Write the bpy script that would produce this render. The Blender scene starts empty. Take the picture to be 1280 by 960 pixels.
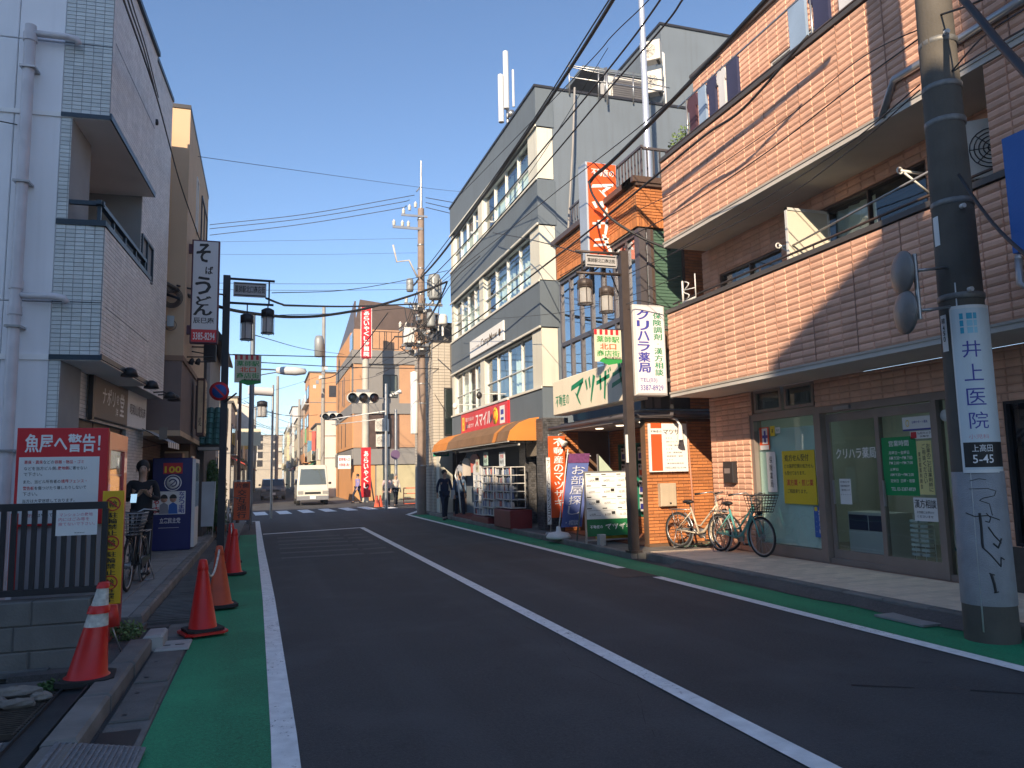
import bpy, math, random
from mathutils import Vector as V, Matrix
random.seed(11)
R = math.radians
SC = bpy.context.scene
COL = SC.collection

# ---------------------------------------------------------------- camera
cam = bpy.data.objects.new('camera', bpy.data.cameras.new('camera'))
COL.objects.link(cam)
ix = V((0.95114363, -0.30807683, -0.02035852)); iu = V((-0.01672971, -0.11726795, 0.99295939)); fw = V((0.30829518, 0.9441064, 0.1166927))
cam.matrix_world = Matrix(((ix.x, iu.x, -fw.x, 0), (ix.y, iu.y, -fw.y, 0), (ix.z, iu.z, -fw.z, 1.55), (0, 0, 0, 1)))
cam.data.sensor_width = 36; cam.data.lens = 950 / 1280 * 36
cam.data.clip_start = .05; cam.data.clip_end = 3000
SC.camera = cam
# ---------------------------------------------------------------- sky, sun, exposure
SUN_EL, SUN_AZ = R(25), R(212)          # azimuth clockwise from +Y: behind the camera, on its left
wd = bpy.data.worlds.new('World'); SC.world = wd; wd.use_nodes = True
nt = wd.node_tree; bg = nt.nodes['Background']
sky = nt.nodes.new('ShaderNodeTexSky'); sky.sky_type = 'NISHITA'; sky.sun_disc = False
sky.sun_elevation = SUN_EL; sky.sun_rotation = SUN_AZ
sky.air_density = .9; sky.dust_density = .3; sky.ozone_density = 3.4; sky.altitude = 40
nt.links.new(sky.outputs[0], bg.inputs[0]); bg.inputs[1].default_value = .125
sl = bpy.data.lights.new('sun', 'SUN'); sl.energy = 5.0; sl.angle = R(.55); sl.color = (1, .80, .57)
so = bpy.data.objects.new('sun', sl); COL.objects.link(so)
sd = V((math.sin(SUN_AZ) * math.cos(SUN_EL), math.cos(SUN_AZ) * math.cos(SUN_EL), math.sin(SUN_EL)))
so.rotation_euler = sd.to_track_quat('Z', 'Y').to_euler(); so.location = sd * 60
SC.view_settings.view_transform = 'Standard'; SC.view_settings.look = 'None'
SC.view_settings.exposure = 0.74; SC.view_settings.gamma = 1
SC.cycles.max_bounces = 6; SC.cycles.transparent_max_bounces = 16
SC.cycles.use_denoising = True

# ---------------------------------------------------------------- materials
MT = {}
def nodes(m):
    m.use_nodes = True; return m.node_tree, m.node_tree.nodes['Principled BSDF']
def mixc(t, a, b, fac, mode='MIX'):
    n = t.nodes.new('ShaderNodeMix'); n.data_type = 'RGBA'; n.blend_type = mode
    if isinstance(fac, (int, float)): n.inputs[0].default_value = fac
    else: t.links.new(fac, n.inputs[0])
    for v, i in ((a, 6), (b, 7)):
        if isinstance(v, tuple): n.inputs[i].default_value = (*v[:3], 1)
        else: t.links.new(v, n.inputs[i])
    return n.outputs[2]
def ramp(t, x, a, b):
    n = t.nodes.new('ShaderNodeMapRange'); t.links.new(x, n.inputs[0])
    n.inputs[1].default_value = a; n.inputs[2].default_value = b; return n.outputs[0]
def M(key, col=(.5, .5, .5), rough=.6, metal=0., var=.12, vs=2., bump=.15, bs=60., tint=0., streak=0., spec=.5, coat=0., dirt=(.12, .1, .08), em=0.):
    """One procedural material: base colour with soft wear, fine relief, optional per-piece tint and vertical rain streaks."""
    if key in MT: return MT[key]
    m = bpy.data.materials.new(key); t, b = nodes(m); MT[key] = m
    tc = t.nodes.new('ShaderNodeTexCoord').outputs['Object']
    def noise(scale, detail=4, vec=None):
        n = t.nodes.new('ShaderNodeTexNoise'); n.inputs['Scale'].default_value = scale; n.inputs['Detail'].default_value = detail
        t.links.new(vec if vec else tc, n.inputs['Vector']); return n.outputs['Fac']
    c = tuple(col)
    lo = tuple(x * (1 - var) for x in c); hi = tuple(min(1, x * (1 + var)) for x in c)
    out = mixc(t, lo, hi, ramp(t, noise(vs, 5), .3, .7)) if var else None
    if tint:
        oi = t.nodes.new('ShaderNodeObjectInfo').outputs['Random']
        at = t.nodes.new('ShaderNodeAttribute'); at.attribute_name = 'tint'
        ad = t.nodes.new('ShaderNodeMath'); ad.operation = 'ADD'; t.links.new(oi, ad.inputs[0]); t.links.new(at.outputs['Fac'], ad.inputs[1])
        fr = t.nodes.new('ShaderNodeMath'); fr.operation = 'FRACT'; t.links.new(ad.outputs[0], fr.inputs[0])
        hv = t.nodes.new('ShaderNodeHueSaturation'); t.links.new(out, hv.inputs['Color'])
        mr = t.nodes.new('ShaderNodeMapRange'); t.links.new(fr.outputs[0], mr.inputs[0])
        mr.inputs[3].default_value = 1 - tint; mr.inputs[4].default_value = 1 + tint; t.links.new(mr.outputs[0], hv.inputs['Value'])
        out = hv.outputs[0]
    if streak:
        mp = t.nodes.new('ShaderNodeMapping'); mp.inputs['Scale'].default_value = (5, 5, .35); t.links.new(tc, mp.inputs['Vector'])
        s = ramp(t, noise(1.3, 6, mp.outputs[0]), .5, .78)
        sm = t.nodes.new('ShaderNodeMath'); sm.operation = 'MULTIPLY'; t.links.new(s, sm.inputs[0]); sm.inputs[1].default_value = streak
        out = mixc(t, out, tuple(c[i] * .45 + dirt[i] * .2 for i in range(3)), sm.outputs[0])
    if out is None: b.inputs['Base Color'].default_value = (*c, 1)
    else: t.links.new(out, b.inputs['Base Color'])
    b.inputs['Roughness'].default_value = rough; b.inputs['Metallic'].default_value = metal
    b.inputs['Specular IOR Level'].default_value = spec; b.inputs['Coat Weight'].default_value = coat
    if em: b.inputs['Emission Color'].default_value = (*c, 1); b.inputs['Emission Strength'].default_value = em
    if bump:
        bn = t.nodes.new('ShaderNodeBump'); bn.inputs['Strength'].default_value = bump; bn.inputs['Distance'].default_value = .01
        t.links.new(noise(bs, 3), bn.inputs['Height']); t.links.new(bn.outputs[0], b.inputs['Normal'])
    return m
def glass(key, tintc=(.75, .85, .85), refl=.25, rough=.02, through=.9):
    """Window glass: partly mirror, partly see-through."""
    if key in MT: return MT[key]
    m = bpy.data.materials.new(key); m.use_nodes = True; t = m.node_tree; t.nodes.clear(); MT[key] = m
    tr = t.nodes.new('ShaderNodeBsdfTransparent'); tr.inputs[0].default_value = (*[x * through for x in tintc], 1)
    gl = t.nodes.new('ShaderNodeBsdfGlossy'); gl.inputs['Roughness'].default_value = rough; gl.inputs[0].default_value = (.9, .95, 1, 1)
    lw = t.nodes.new('ShaderNodeLayerWeight'); lw.inputs[0].default_value = .5
    pw = t.nodes.new('ShaderNodeMath'); pw.operation = 'POWER'; t.links.new(lw.outputs['Facing'], pw.inputs[0]); pw.inputs[1].default_value = 4
    mr = t.nodes.new('ShaderNodeMapRange'); t.links.new(pw.outputs[0], mr.inputs[0]); mr.inputs[3].default_value = refl; mr.inputs[4].default_value = 1
    tc = t.nodes.new('ShaderNodeTexCoord'); n = t.nodes.new('ShaderNodeTexNoise'); n.inputs['Scale'].default_value = 1.2; t.links.new(tc.outputs['Object'], n.inputs['Vector'])
    bn = t.nodes.new('ShaderNodeBump'); bn.inputs['Strength'].default_value = .12; bn.inputs['Distance'].default_value = .02
    t.links.new(n.outputs['Fac'], bn.inputs['Height']); t.links.new(bn.outputs[0], gl.inputs['Normal'])
    mx = t.nodes.new('ShaderNodeMixShader'); t.links.new(mr.outputs[0], mx.inputs[0]); t.links.new(tr.outputs[0], mx.inputs[1]); t.links.new(gl.outputs[0], mx.inputs[2])
    o = t.nodes.new('ShaderNodeOutputMaterial'); t.links.new(mx.outputs[0], o.inputs[0]); return m

# ---------------------------------------------------------------- mesh building
class Fr:
    """A working plane: origin, u axis, up axis, outward normal."""
    def __init__(s, o, ex, ey=(0, 0, 1)):
        s.o = V(o); s.ex = V(ex).normalized(); s.ey = V(ey).normalized(); s.n = s.ex.cross(s.ey).normalized()
    def P(s, u, v, d=0): return s.o + s.ex * u + s.ey * v + s.n * d
    def sh(s, u=0, v=0, d=0): return Fr(s.P(u, v, d), s.ex, s.ey)
    def rot(s, deg):
        a = R(deg); return Fr(s.o, s.ex * math.cos(a) + s.ey * math.sin(a), s.ey * math.cos(a) - s.ex * math.sin(a))
WF = Fr((0, 0, 0), (1, 0, 0), (0, 1, 0))      # world frame: u=x v=y d=z
MW = {}                                        # own record of world matrices
class MB:
    def __init__(s): s.v = []; s.f = []; s.t = []; s.mi = []; s.cur = 0; s.sm = False; s.smf = []; s.cuts = []
    def add(s, vs, fs, tint=0.):
        k = len(s.v); s.cuts.append((k, len(s.f))); s.v += [tuple(p) for p in vs]; s.f += [tuple(i + k for i in f) for f in fs]
        s.t += [tint] * len(fs); s.mi += [s.cur] * len(fs); s.smf += [s.sm] * len(fs); return s
    def box(s, fr, u0, u1, v0, v1, d0, d1, tint=0.):
        if u0 > u1: u0, u1 = u1, u0
        if v0 > v1: v0, v1 = v1, v0
        if d0 > d1: d0, d1 = d1, d0
        p = [fr.P(u, v, d) for d in (d0, d1) for v in (v0, v1) for u in (u0, u1)]
        return s.add(p, [(0, 2, 3, 1), (4, 5, 7, 6), (0, 1, 5, 4), (2, 6, 7, 3), (0, 4, 6, 2), (1, 3, 7, 5)], tint)
    def bbox(s, fr, u0, u1, v0, v1, d0, d1, c=.01, tint=0.):
        c, cv = c if isinstance(c, tuple) else (c, c); cd = max(c, cv) if cv == c else cv * .55
        """box with chamfered front edges"""
        p = [fr.P(u, v, d0) for v in (v0, v1) for u in (u0, u1)] + [fr.P(u, v, d1 - cd) for v in (v0, v1) for u in (u0, u1)] + \
            [fr.P(u, v, d1) for v in (v0 + cv, v1 - cv) for u in (u0 + c, u1 - c)]
        return s.add(p, [(0, 2, 3, 1), (0, 1, 5, 4), (2, 6, 7, 3), (0, 4, 6, 2), (1, 3, 7, 5), (4, 5, 9, 8), (6, 10, 11, 7), (4, 8, 10, 6), (5, 7, 11, 9), (8, 9, 11, 10)], tint)
    def quad(s, a, b, c, d, tint=0.): return s.add([a, b, c, d], [(0, 1, 2, 3)], tint)
    def prism(s, pts, off, tint=0.):
        n = len(pts); off = V(off); pts = [V(p) for p in pts]
        return s.add(pts + [p + off for p in pts], [tuple(range(n))[::-1], tuple(range(n, 2 * n))] + [(i, (i + 1) % n, n + (i + 1) % n, n + i) for i in range(n)], tint)
    def poly(s, fr, uv, d0, d1, tint=0.): return s.prism([fr.P(u, v, d0) for u, v in uv], fr.n * (d1 - d0), tint)
    def cyl(s, a, b, r0, r1=None, n=12, cap=True, tint=0.):
        a, b = V(a), V(b); r1 = r0 if r1 is None else r1; ax = (b - a).normalized()
        x = ax.orthogonal().normalized(); y = ax.cross(x)
        vs = [p + (x * math.cos(2 * math.pi * i / n) + y * math.sin(2 * math.pi * i / n)) * r for p, r in ((a, r0), (b, r1)) for i in range(n)]
        fs = [(i, (i + 1) % n, n + (i + 1) % n, n + i) for i in range(n)]
        o = s.sm; s.sm = n > 6; s.add(vs, fs, tint); s.sm = o
        if cap:
            s.add(vs[:n], [tuple(range(n))[::-1]], tint); s.add(vs[n:], [tuple(range(n))], tint)
        return s
    def tube(s, pts, r, n=6, tint=0.):
        pts = [V(p) for p in pts]; m = len(pts); vs = []
        prev = None
        for i, p in enumerate(pts):
            t = (pts[min(i + 1, m - 1)] - pts[max(i - 1, 0)]).normalized()
            x = t.orthogonal().normalized() if prev is None else (prev - t * prev.dot(t)).normalized()
            prev = x; y = t.cross(x); rr = r[i] if isinstance(r, (list, tuple)) else r
            vs += [p + (x * math.cos(2 * math.pi * j / n) + y * math.sin(2 * math.pi * j / n)) * rr for j in range(n)]
        fs = [(i * n + j, i * n + (j + 1) % n, (i + 1) * n + (j + 1) % n, (i + 1) * n + j) for i in range(m - 1) for j in range(n)]
        fs += [tuple(range(n))[::-1], tuple(range((m - 1) * n, m * n))]
        o = s.sm; s.sm = True; s.add(vs, fs, tint); s.sm = o; return s
    def lathe(s, c, prof, n=20, ax=(0, 0, 1), tint=0.):
        ax = V(ax).normalized(); x = ax.orthogonal().normalized(); y = ax.cross(x); c = V(c); vs = []
        for r, h in prof: vs += [c + ax * h + (x * math.cos(2 * math.pi * j / n) + y * math.sin(2 * math.pi * j / n)) * max(r, 1e-4) for j in range(n)]
        m = len(prof); fs = [(i * n + j, i * n + (j + 1) % n, (i + 1) * n + (j + 1) % n, (i + 1) * n + j) for i in range(m - 1) for j in range(n)]
        o = s.sm; s.sm = True; s.add(vs, fs, tint); s.sm = o; return s
    def torus(s, c, ax, Rr, r, n=28, k=8, a0=0, a1=2 * math.pi):
        ax = V(ax).normalized(); x = ax.orthogonal().normalized(); y = ax.cross(x); c = V(c)
        full = abs(a1 - a0 - 2 * math.pi) < 1e-6
        pts = [c + (x * math.cos(a0 + (a1 - a0) * i / n) + y * math.sin(a0 + (a1 - a0) * i / n)) * Rr for i in range(n + 1)]
        return s.tube(pts, r, k)
    def ball(s, c, rx, ry=None, rz=None, n=12, m=8, tint=0.):
        ry = ry or rx; rz = rz or rx; c = V(c); vs = []
        for i in range(m + 1):
            th = math.pi * i / m
            for j in range(n):
                ph = 2 * math.pi * j / n; vs.append(c + V((rx * math.sin(th) * math.cos(ph), ry * math.sin(th) * math.sin(ph), rz * math.cos(th))))
        o = s.sm; s.sm = True; s.add(vs, [((i + 1) * n + j, (i + 1) * n + (j + 1) % n, i * n + (j + 1) % n, i * n + j) for i in range(m) for j in range(n)], tint); s.sm = o; return s
    def split(s, name, mat, parent=None, kind=None):
        """one object for each piece that was added"""
        c = s.cuts + [(len(s.v), len(s.f))]
        for i in range(len(c) - 1):
            m = MB(); (a, fa), (b, fb) = c[i], c[i + 1]
            m.v = s.v[a:b]; m.f = [tuple(q - a for q in f) for f in s.f[fa:fb]]; m.t = s.t[fa:fb]; m.mi = s.mi[fa:fb]; m.smf = s.smf[fa:fb]
            o = m.build(name, mat, parent, kind)
        return o
    def build(s, name, mat, parent=None, kind=None, label=None):
        if not s.v: return None
        me = bpy.data.meshes.new(name); vs = s.v
        mats = mat if isinstance(mat, (list, tuple)) else [mat]
        pw = MW.get(parent.name) if parent else None
        if pw is not None: inv = pw.inverted(); vs = [inv @ V(p) for p in vs]
        me.from_pydata(vs, [], s.f)
        for m_ in mats: me.materials.append(m_)
        if len(mats) > 1: me.polygons.foreach_set('material_index', s.mi)
        if any(s.smf): me.polygons.foreach_set('use_smooth', s.smf)
        if any(s.t):
            at = me.attributes.new('tint', 'FLOAT', 'FACE'); at.data.foreach_set('value', s.t)
        me.update()
        return link(name, me, parent, kind, label)
def link(name, me, parent=None, kind=None, label=None, loc=None):
    o = bpy.data.objects.new(name, me); COL.objects.link(o)
    if parent: o.parent = parent; MW[o.name] = MW[parent.name].copy()
    else: MW[o.name] = Matrix()
    if loc is not None: o.location = loc
    if kind: o['kind'] = kind
    if label: o['label'] = label
    return o
def thing(name, label, cat, loc=(0, 0, 0), rz=0., group=None):
    o = bpy.data.objects.new(name, None); COL.objects.link(o); o.location = loc; o.rotation_euler = (0, 0, rz)
    o.empty_display_size = .1; o['label'] = label; o['category'] = cat
    if group: o['group'] = group
    MW[o.name] = Matrix.Translation(V(loc)) @ Matrix.Rotation(rz, 4, 'Z'); return o
def tag(o, label, cat, group=None):
    o['label'] = label; o['category'] = cat
    if group: o['group'] = group
    return o
def part(name, mat, parent, fn, kind=None, label=None):
    m = MB(); fn(m); return m.build(name, mat, parent, kind, label)
def pbox(name, mat, parent, fr, *a, kind=None, label=None):
    m = MB(); m.box(fr, *a); return m.build(name, mat, parent, kind, label)
def copy_tree(o, parent=None, loc=None, rz=None, label=None):
    c = o.copy(); COL.objects.link(c)
    if parent: c.parent = parent
    if loc is not None: c.location = loc
    if rz is not None: c.rotation_euler = (0, 0, rz)
    if label: c['label'] = label
    for ch in list(o.children): copy_tree(ch, c)
    return c

# ---------------------------------------------------------------- lettering
_tc = {}
def glyphs(s, bold=0.):
    bold = min(bold, .008); k = (s, bold)
    if k not in _tc:
        c = bpy.data.curves.new('lettering', 'FONT'); c.body = s; c.resolution_u = 2; c.offset = bold
        o = bpy.data.objects.new('lettering', c); me = o.to_mesh()
        _tc[k] = ([v.co.copy() for v in me.vertices], [tuple(p.vertices) for p in me.polygons]); o.to_mesh_clear()
        bpy.data.objects.remove(o); bpy.data.curves.remove(c)
    return _tc[k]
def put(mb, fr, s, u0, u1, v0, v1, d, bold=.012, slant=0., keep=False):
    """flat print of the line s stretched into a box of plane fr"""
    vs, fs = glyphs(s, bold)
    if not vs: return
    x0 = min(p.x for p in vs); x1 = max(p.x for p in vs); y0 = min(p.y for p in vs); y1 = max(p.y for p in vs)
    if keep: y0, y1 = -.12, .88
    w = max(x1 - x0, 1e-3); h = max(y1 - y0, .25 if keep else 1e-3)
    bo = [(0, 0)] if bold < .02 else [(0, 0), (bold * .8, 0)] if bold < .035 else [(-bold * .5, 0), (bold * .5, 0), (0, bold * .5)]
    for k, (bx, by) in enumerate(bo):
        mb.add([fr.P(u0 + (p.x + bx - x0) / w * (u1 - u0) + slant * (p.y - y0) / h * (v1 - v0), v0 + (p.y + by - y0) / h * (v1 - v0), d + .0004 * k) for p in vs], fs)
def putv(mb, fr, s, u0, u1, v0, v1, d, bold=.012, fill=.88):
    """a column of characters, top to bottom"""
    n = len(s); h = (v1 - v0) / n
    for i, ch in enumerate(s):
        if ch == ' ': continue
        a = (1 - fill) / 2 * h; top = v1 - i * h
        if ch in 'ーｰ-|': put(mb, fr, '|', (u0 + u1) / 2 - .04 * (u1 - u0), (u0 + u1) / 2 + .04 * (u1 - u0), top - h + a, top - a, d, bold)
        elif ch in '・.': put(mb, fr, '●', (u0 + u1) / 2 - .07 * (u1 - u0), (u0 + u1) / 2 + .07 * (u1 - u0), top - h / 2 - .07 * h, top - h / 2 + .07 * h, d, 0)
        else: put(mb, fr, ch, u0, u1, top - h + a, top - a, d, bold)

# ---------------------------------------------------------------- walls, tiles
def rects_minus(r, holes):
    out = [r]
    for h in holes:
        nx = []
        for (a, b, c, d) in out:
            if h[0] >= b or h[1] <= a or h[2] >= d or h[3] <= c: nx.append((a, b, c, d)); continue
            if h[0] > a: nx.append((a, h[0], c, d))
            if h[1] < b: nx.append((h[1], b, c, d))
            m0, m1 = max(a, h[0]), min(b, h[1])
            if h[2] > c: nx.append((m0, m1, c, h[2]))
            if h[3] < d: nx.append((m0, m1, h[3], d))
        out = nx
    return out
def wall(fr, u0, u1, v0, v1, d0, d1, holes=(), mb=None):
    mb = mb or MB()
    for (a, b, c, d) in rects_minus((u0, u1, v0, v1), holes): mb.box(fr, a, b, c, d, d0, d1)
    return mb
CAM = V((0, 0, 1.55))
def tiles(parent, name, mat, fr, u0, u1, v0, v1, tw, th, gap, depth, cham=.008, holes=(), bond=True, limit=300, tint=True, zlim=None):
    """Tiles or bricks laid on a plane: the nearest ones single objects sharing a mesh, the rest joined into one part."""
    full = []; rest = MB(); row = 0; v = v0
    while v < v1 - .002:
        vt = min(v + th, v1); u = u0 - (tw / 2 if bond and row % 2 else 0)
        while u < u1 - .002:
            a, b = max(u, u0), min(u + tw, u1)
            if b - a > gap * 1.5 and vt - v > gap * 1.5:
                for (p, q, r_, s_) in rects_minus((a, b, v, vt), holes):
                    if q - p < gap * 1.6 or s_ - r_ < gap * 1.6: continue
                    if abs(q - p - tw) < 1e-4 and abs(s_ - r_ - th) < 1e-4: full.append((p, r_))
                    else: rest.bbox(fr, p + gap / 2, q - gap / 2, r_ + gap / 2, s_ - gap / 2, depth - .02, depth, cham, random.random() if tint else 0)
            u += tw
        v += th; row += 1
    full.sort(key=lambda p: (fr.P(p[0], p[1]) - CAM).length)
    if limit:
        m = MB(); f0 = Fr((0, 0, 0), fr.ex, fr.ey); m.bbox(f0, gap / 2, tw - gap / 2, gap / 2, th - gap / 2, depth - .02, depth, cham)
        me = None; inv = MW[parent.name].inverted()
        for p in full[:limit]:
            if me is None:
                keep = MW[parent.name].copy(); MW[parent.name] = Matrix.Rotation(keep.to_euler().z, 4, 'Z')
                o = m.build(name, mat, parent); MW[parent.name] = keep; me = o.data; MW[o.name] = keep.copy(); o.location = inv @ fr.P(*p)
            else: link(name, me, parent, loc=inv @ fr.P(*p))
    for p in full[limit:]: rest.bbox(fr, p[0] + gap / 2, p[0] + tw - gap / 2, p[1] + gap / 2, p[1] + th - gap / 2, depth - .02, depth, cham, random.random() if tint else 0)
    rest.build(name + '_courses', mat, parent, kind='stuff')
def window(parent, fr, u0, u1, v0, v1, n=2, fm=None, gm=None, d=0., fw_=.032, dep=.08, inside=None, name='window', mull=None, curtain=None, cd=.12):
    """frame (part) > pane, curtain (sub-parts); d = outer face of the frame"""
    fm = fm or MT['alu']; gm = gm or MT['glass_win']; m = MB()
    m.box(fr, u0, u1, v0, v0 + fw_, d - dep, d); m.box(fr, u0, u1, v1 - fw_, v1, d - dep, d)
    m.box(fr, u0, u0 + fw_, v0 + fw_, v1 - fw_, d - dep, d); m.box(fr, u1 - fw_, u1, v0 + fw_, v1 - fw_, d - dep, d)
    xs = [u0 + (u1 - u0) * i / n for i in range(n + 1)] if mull is None else [u0] + list(mull) + [u1]
    for x in xs[1:-1]: m.box(fr, x - fw_ * .4, x + fw_ * .4, v0 + fw_, v1 - fw_, d - dep, d - .005)
    o = m.build(name, fm, parent)
    for i in range(len(xs) - 1):
        za, zb, zc = [d - dep * .7 - .004 * (i % 2) + random.uniform(-.006, .006) for _ in range(3)]; ua, ub = xs[i] + .01, xs[i + 1] - .01
        m = MB(); m.add([fr.P(ua, v0 + .01, za), fr.P(ub, v0 + .01, zb), fr.P(ub, v1 - .01, zb + zc - za), fr.P(ua, v1 - .01, zc)], [(0, 1, 2, 3)]); m.build('pane', gm, o)
    if curtain:
        c = MB(); nn = max(6, int((u1 - u0) / .07))
        for a, b in curtain:
            ua, ub = u0 + (u1 - u0) * a, u0 + (u1 - u0) * b; k = max(4, int(nn * (b - a)))
            P = [fr.P(ua + (ub - ua) * i / k, 0, 0) + fr.n * (d - dep - cd + .03 * math.sin(i * 1.9)) for i in range(k + 1)]
            for i in range(k): c.quad(P[i] + fr.ey * (v0 + .02), P[i + 1] + fr.ey * (v0 + .02), P[i + 1] + fr.ey * (v1 - .02), P[i] + fr.ey * (v1 - .02))
        c.build('curtain', MT['curtain'], o)
    if inside:
        m = MB(); z = d - dep - inside
        m.quad(fr.P(u0, v0, z), fr.P(u1, v0, z), fr.P(u1, v1, z), fr.P(u0, v1, z))
        for (a, b) in (((u0, v0), (u1, v0)), ((u1, v0), (u1, v1)), ((u1, v1), (u0, v1)), ((u0, v1), (u0, v0))):
            m.quad(fr.P(*a, d - dep), fr.P(*b, d - dep), fr.P(*b, z), fr.P(*a, z))
        m.build('reveal', MT['room'], o)
    return o
def wire(name, label, a, b, sag, r, mat, n=24, cat='cable', pts=None, group=None):
    a, b = V(a), V(b)
    P = pts or [a.lerp(b, i / n) - V((0, 0, sag * 4 * (i / n) * (1 - i / n))) for i in range(n + 1)]
    m = MB(); m.tube(P, r, 6); o = m.build(name, mat); tag(o, label, cat, group); return o
# ---------------------------------------------------------------- shared materials
M('alu', (.42, .42, .43), .35, .7, var=.05, bump=.03); M('alu_white', (.66, .66, .64), .45, .1, var=.05, bump=.03)
M('darkframe', (.035, .035, .04), .4, .3, var=.1, bump=.04); M('brownframe', (.11, .075, .06), .45, .3, var=.12, bump=.05)
M('curtain', (.66, .72, .69), .9, var=.08, bump=.1); M('room', (.05, .05, .055), .9, var=.2); M('blind', (.45, .52, .5), .7, var=.06)
glass('glass_win', (.84, .94, .93), .10, through=.97); glass('glass_clear', (.88, .94, .93), .05, through=.98); glass('glass_dark', (.45, .5, .52), .10)
M('white_paint', (.72, .72, .70), .5, var=.06, bump=.05); M('black', (.015, .015, .017), .45, var=.1, bump=.03); M('print_black', (.02, .02, .02), .6, var=0, bump=0)
M('print_white', (.8, .8, .8), .5, var=0, bump=0); M('print_red', (.55, .02, .03), .5, var=0, bump=0); M('print_green', (.0, .22, .09), .5, var=0, bump=0)
M('print_blue', (.04, .05, .32), .5, var=0, bump=0); M('steel', (.38, .39, .40), .38, .8, var=.12, bump=.05); M('rubber', (.02, .02, .02), .8, var=.2)
M('concrete', (.17, .168, .155), .85, var=.2, vs=2.5, bump=.35, bs=50, streak=.4); M('concrete_dark', (.13, .13, .125), .9, var=.25, vs=4, bump=.4, bs=60, streak=.3)
M('pole_concrete', (.10, .09, .076), .85, var=.18, vs=3, bump=.35, bs=70, streak=.3); M('pole_brown', (.25, .19, .155), .8, var=.15, vs=4, streak=.3)
M('cable', (.02, .02, .024), .6, var=.1, bump=0); M('insulator', (.62, .60, .56), .3, var=.05, bump=0)
M('road_paint', (.84, .84, .82), .7, var=.12, vs=9, bump=.3, bs=90, dirt=(.05, .05, .05)); M('red_plastic', (.62, .03, .02), .42, var=.12, vs=6, bump=.05)

# chipped, tyre-worn road paint
def wear(m, under, a=.60, b_=.66, sc=26):
    t, b = m.node_tree, m.node_tree.nodes['Principled BSDF']; tc = t.nodes.new('ShaderNodeTexCoord').outputs['Object']
    n = t.nodes.new('ShaderNodeTexNoise'); n.inputs['Scale'].default_value = sc; n.inputs['Detail'].default_value = 8; n.inputs['Roughness'].default_value = .75; t.links.new(tc, n.inputs['Vector'])
    k = t.nodes.new('ShaderNodeTexNoise'); k.inputs['Scale'].default_value = .9; t.links.new(tc, k.inputs['Vector'])
    ad = t.nodes.new('ShaderNodeMath'); ad.operation = 'MULTIPLY_ADD'; t.links.new(k.outputs['Fac'], ad.inputs[0]); ad.inputs[1].default_value = .3; t.links.new(n.outputs['Fac'], ad.inputs[2])
    src = b.inputs['Base Color'].links[0].from_socket
    t.links.new(mixc(t, src, under, ramp(t, ad.outputs[0], a + .15, b_ + .15)), b.inputs['Base Color'])
wear(MT['road_paint'], (.09, .085, .08))
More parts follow.
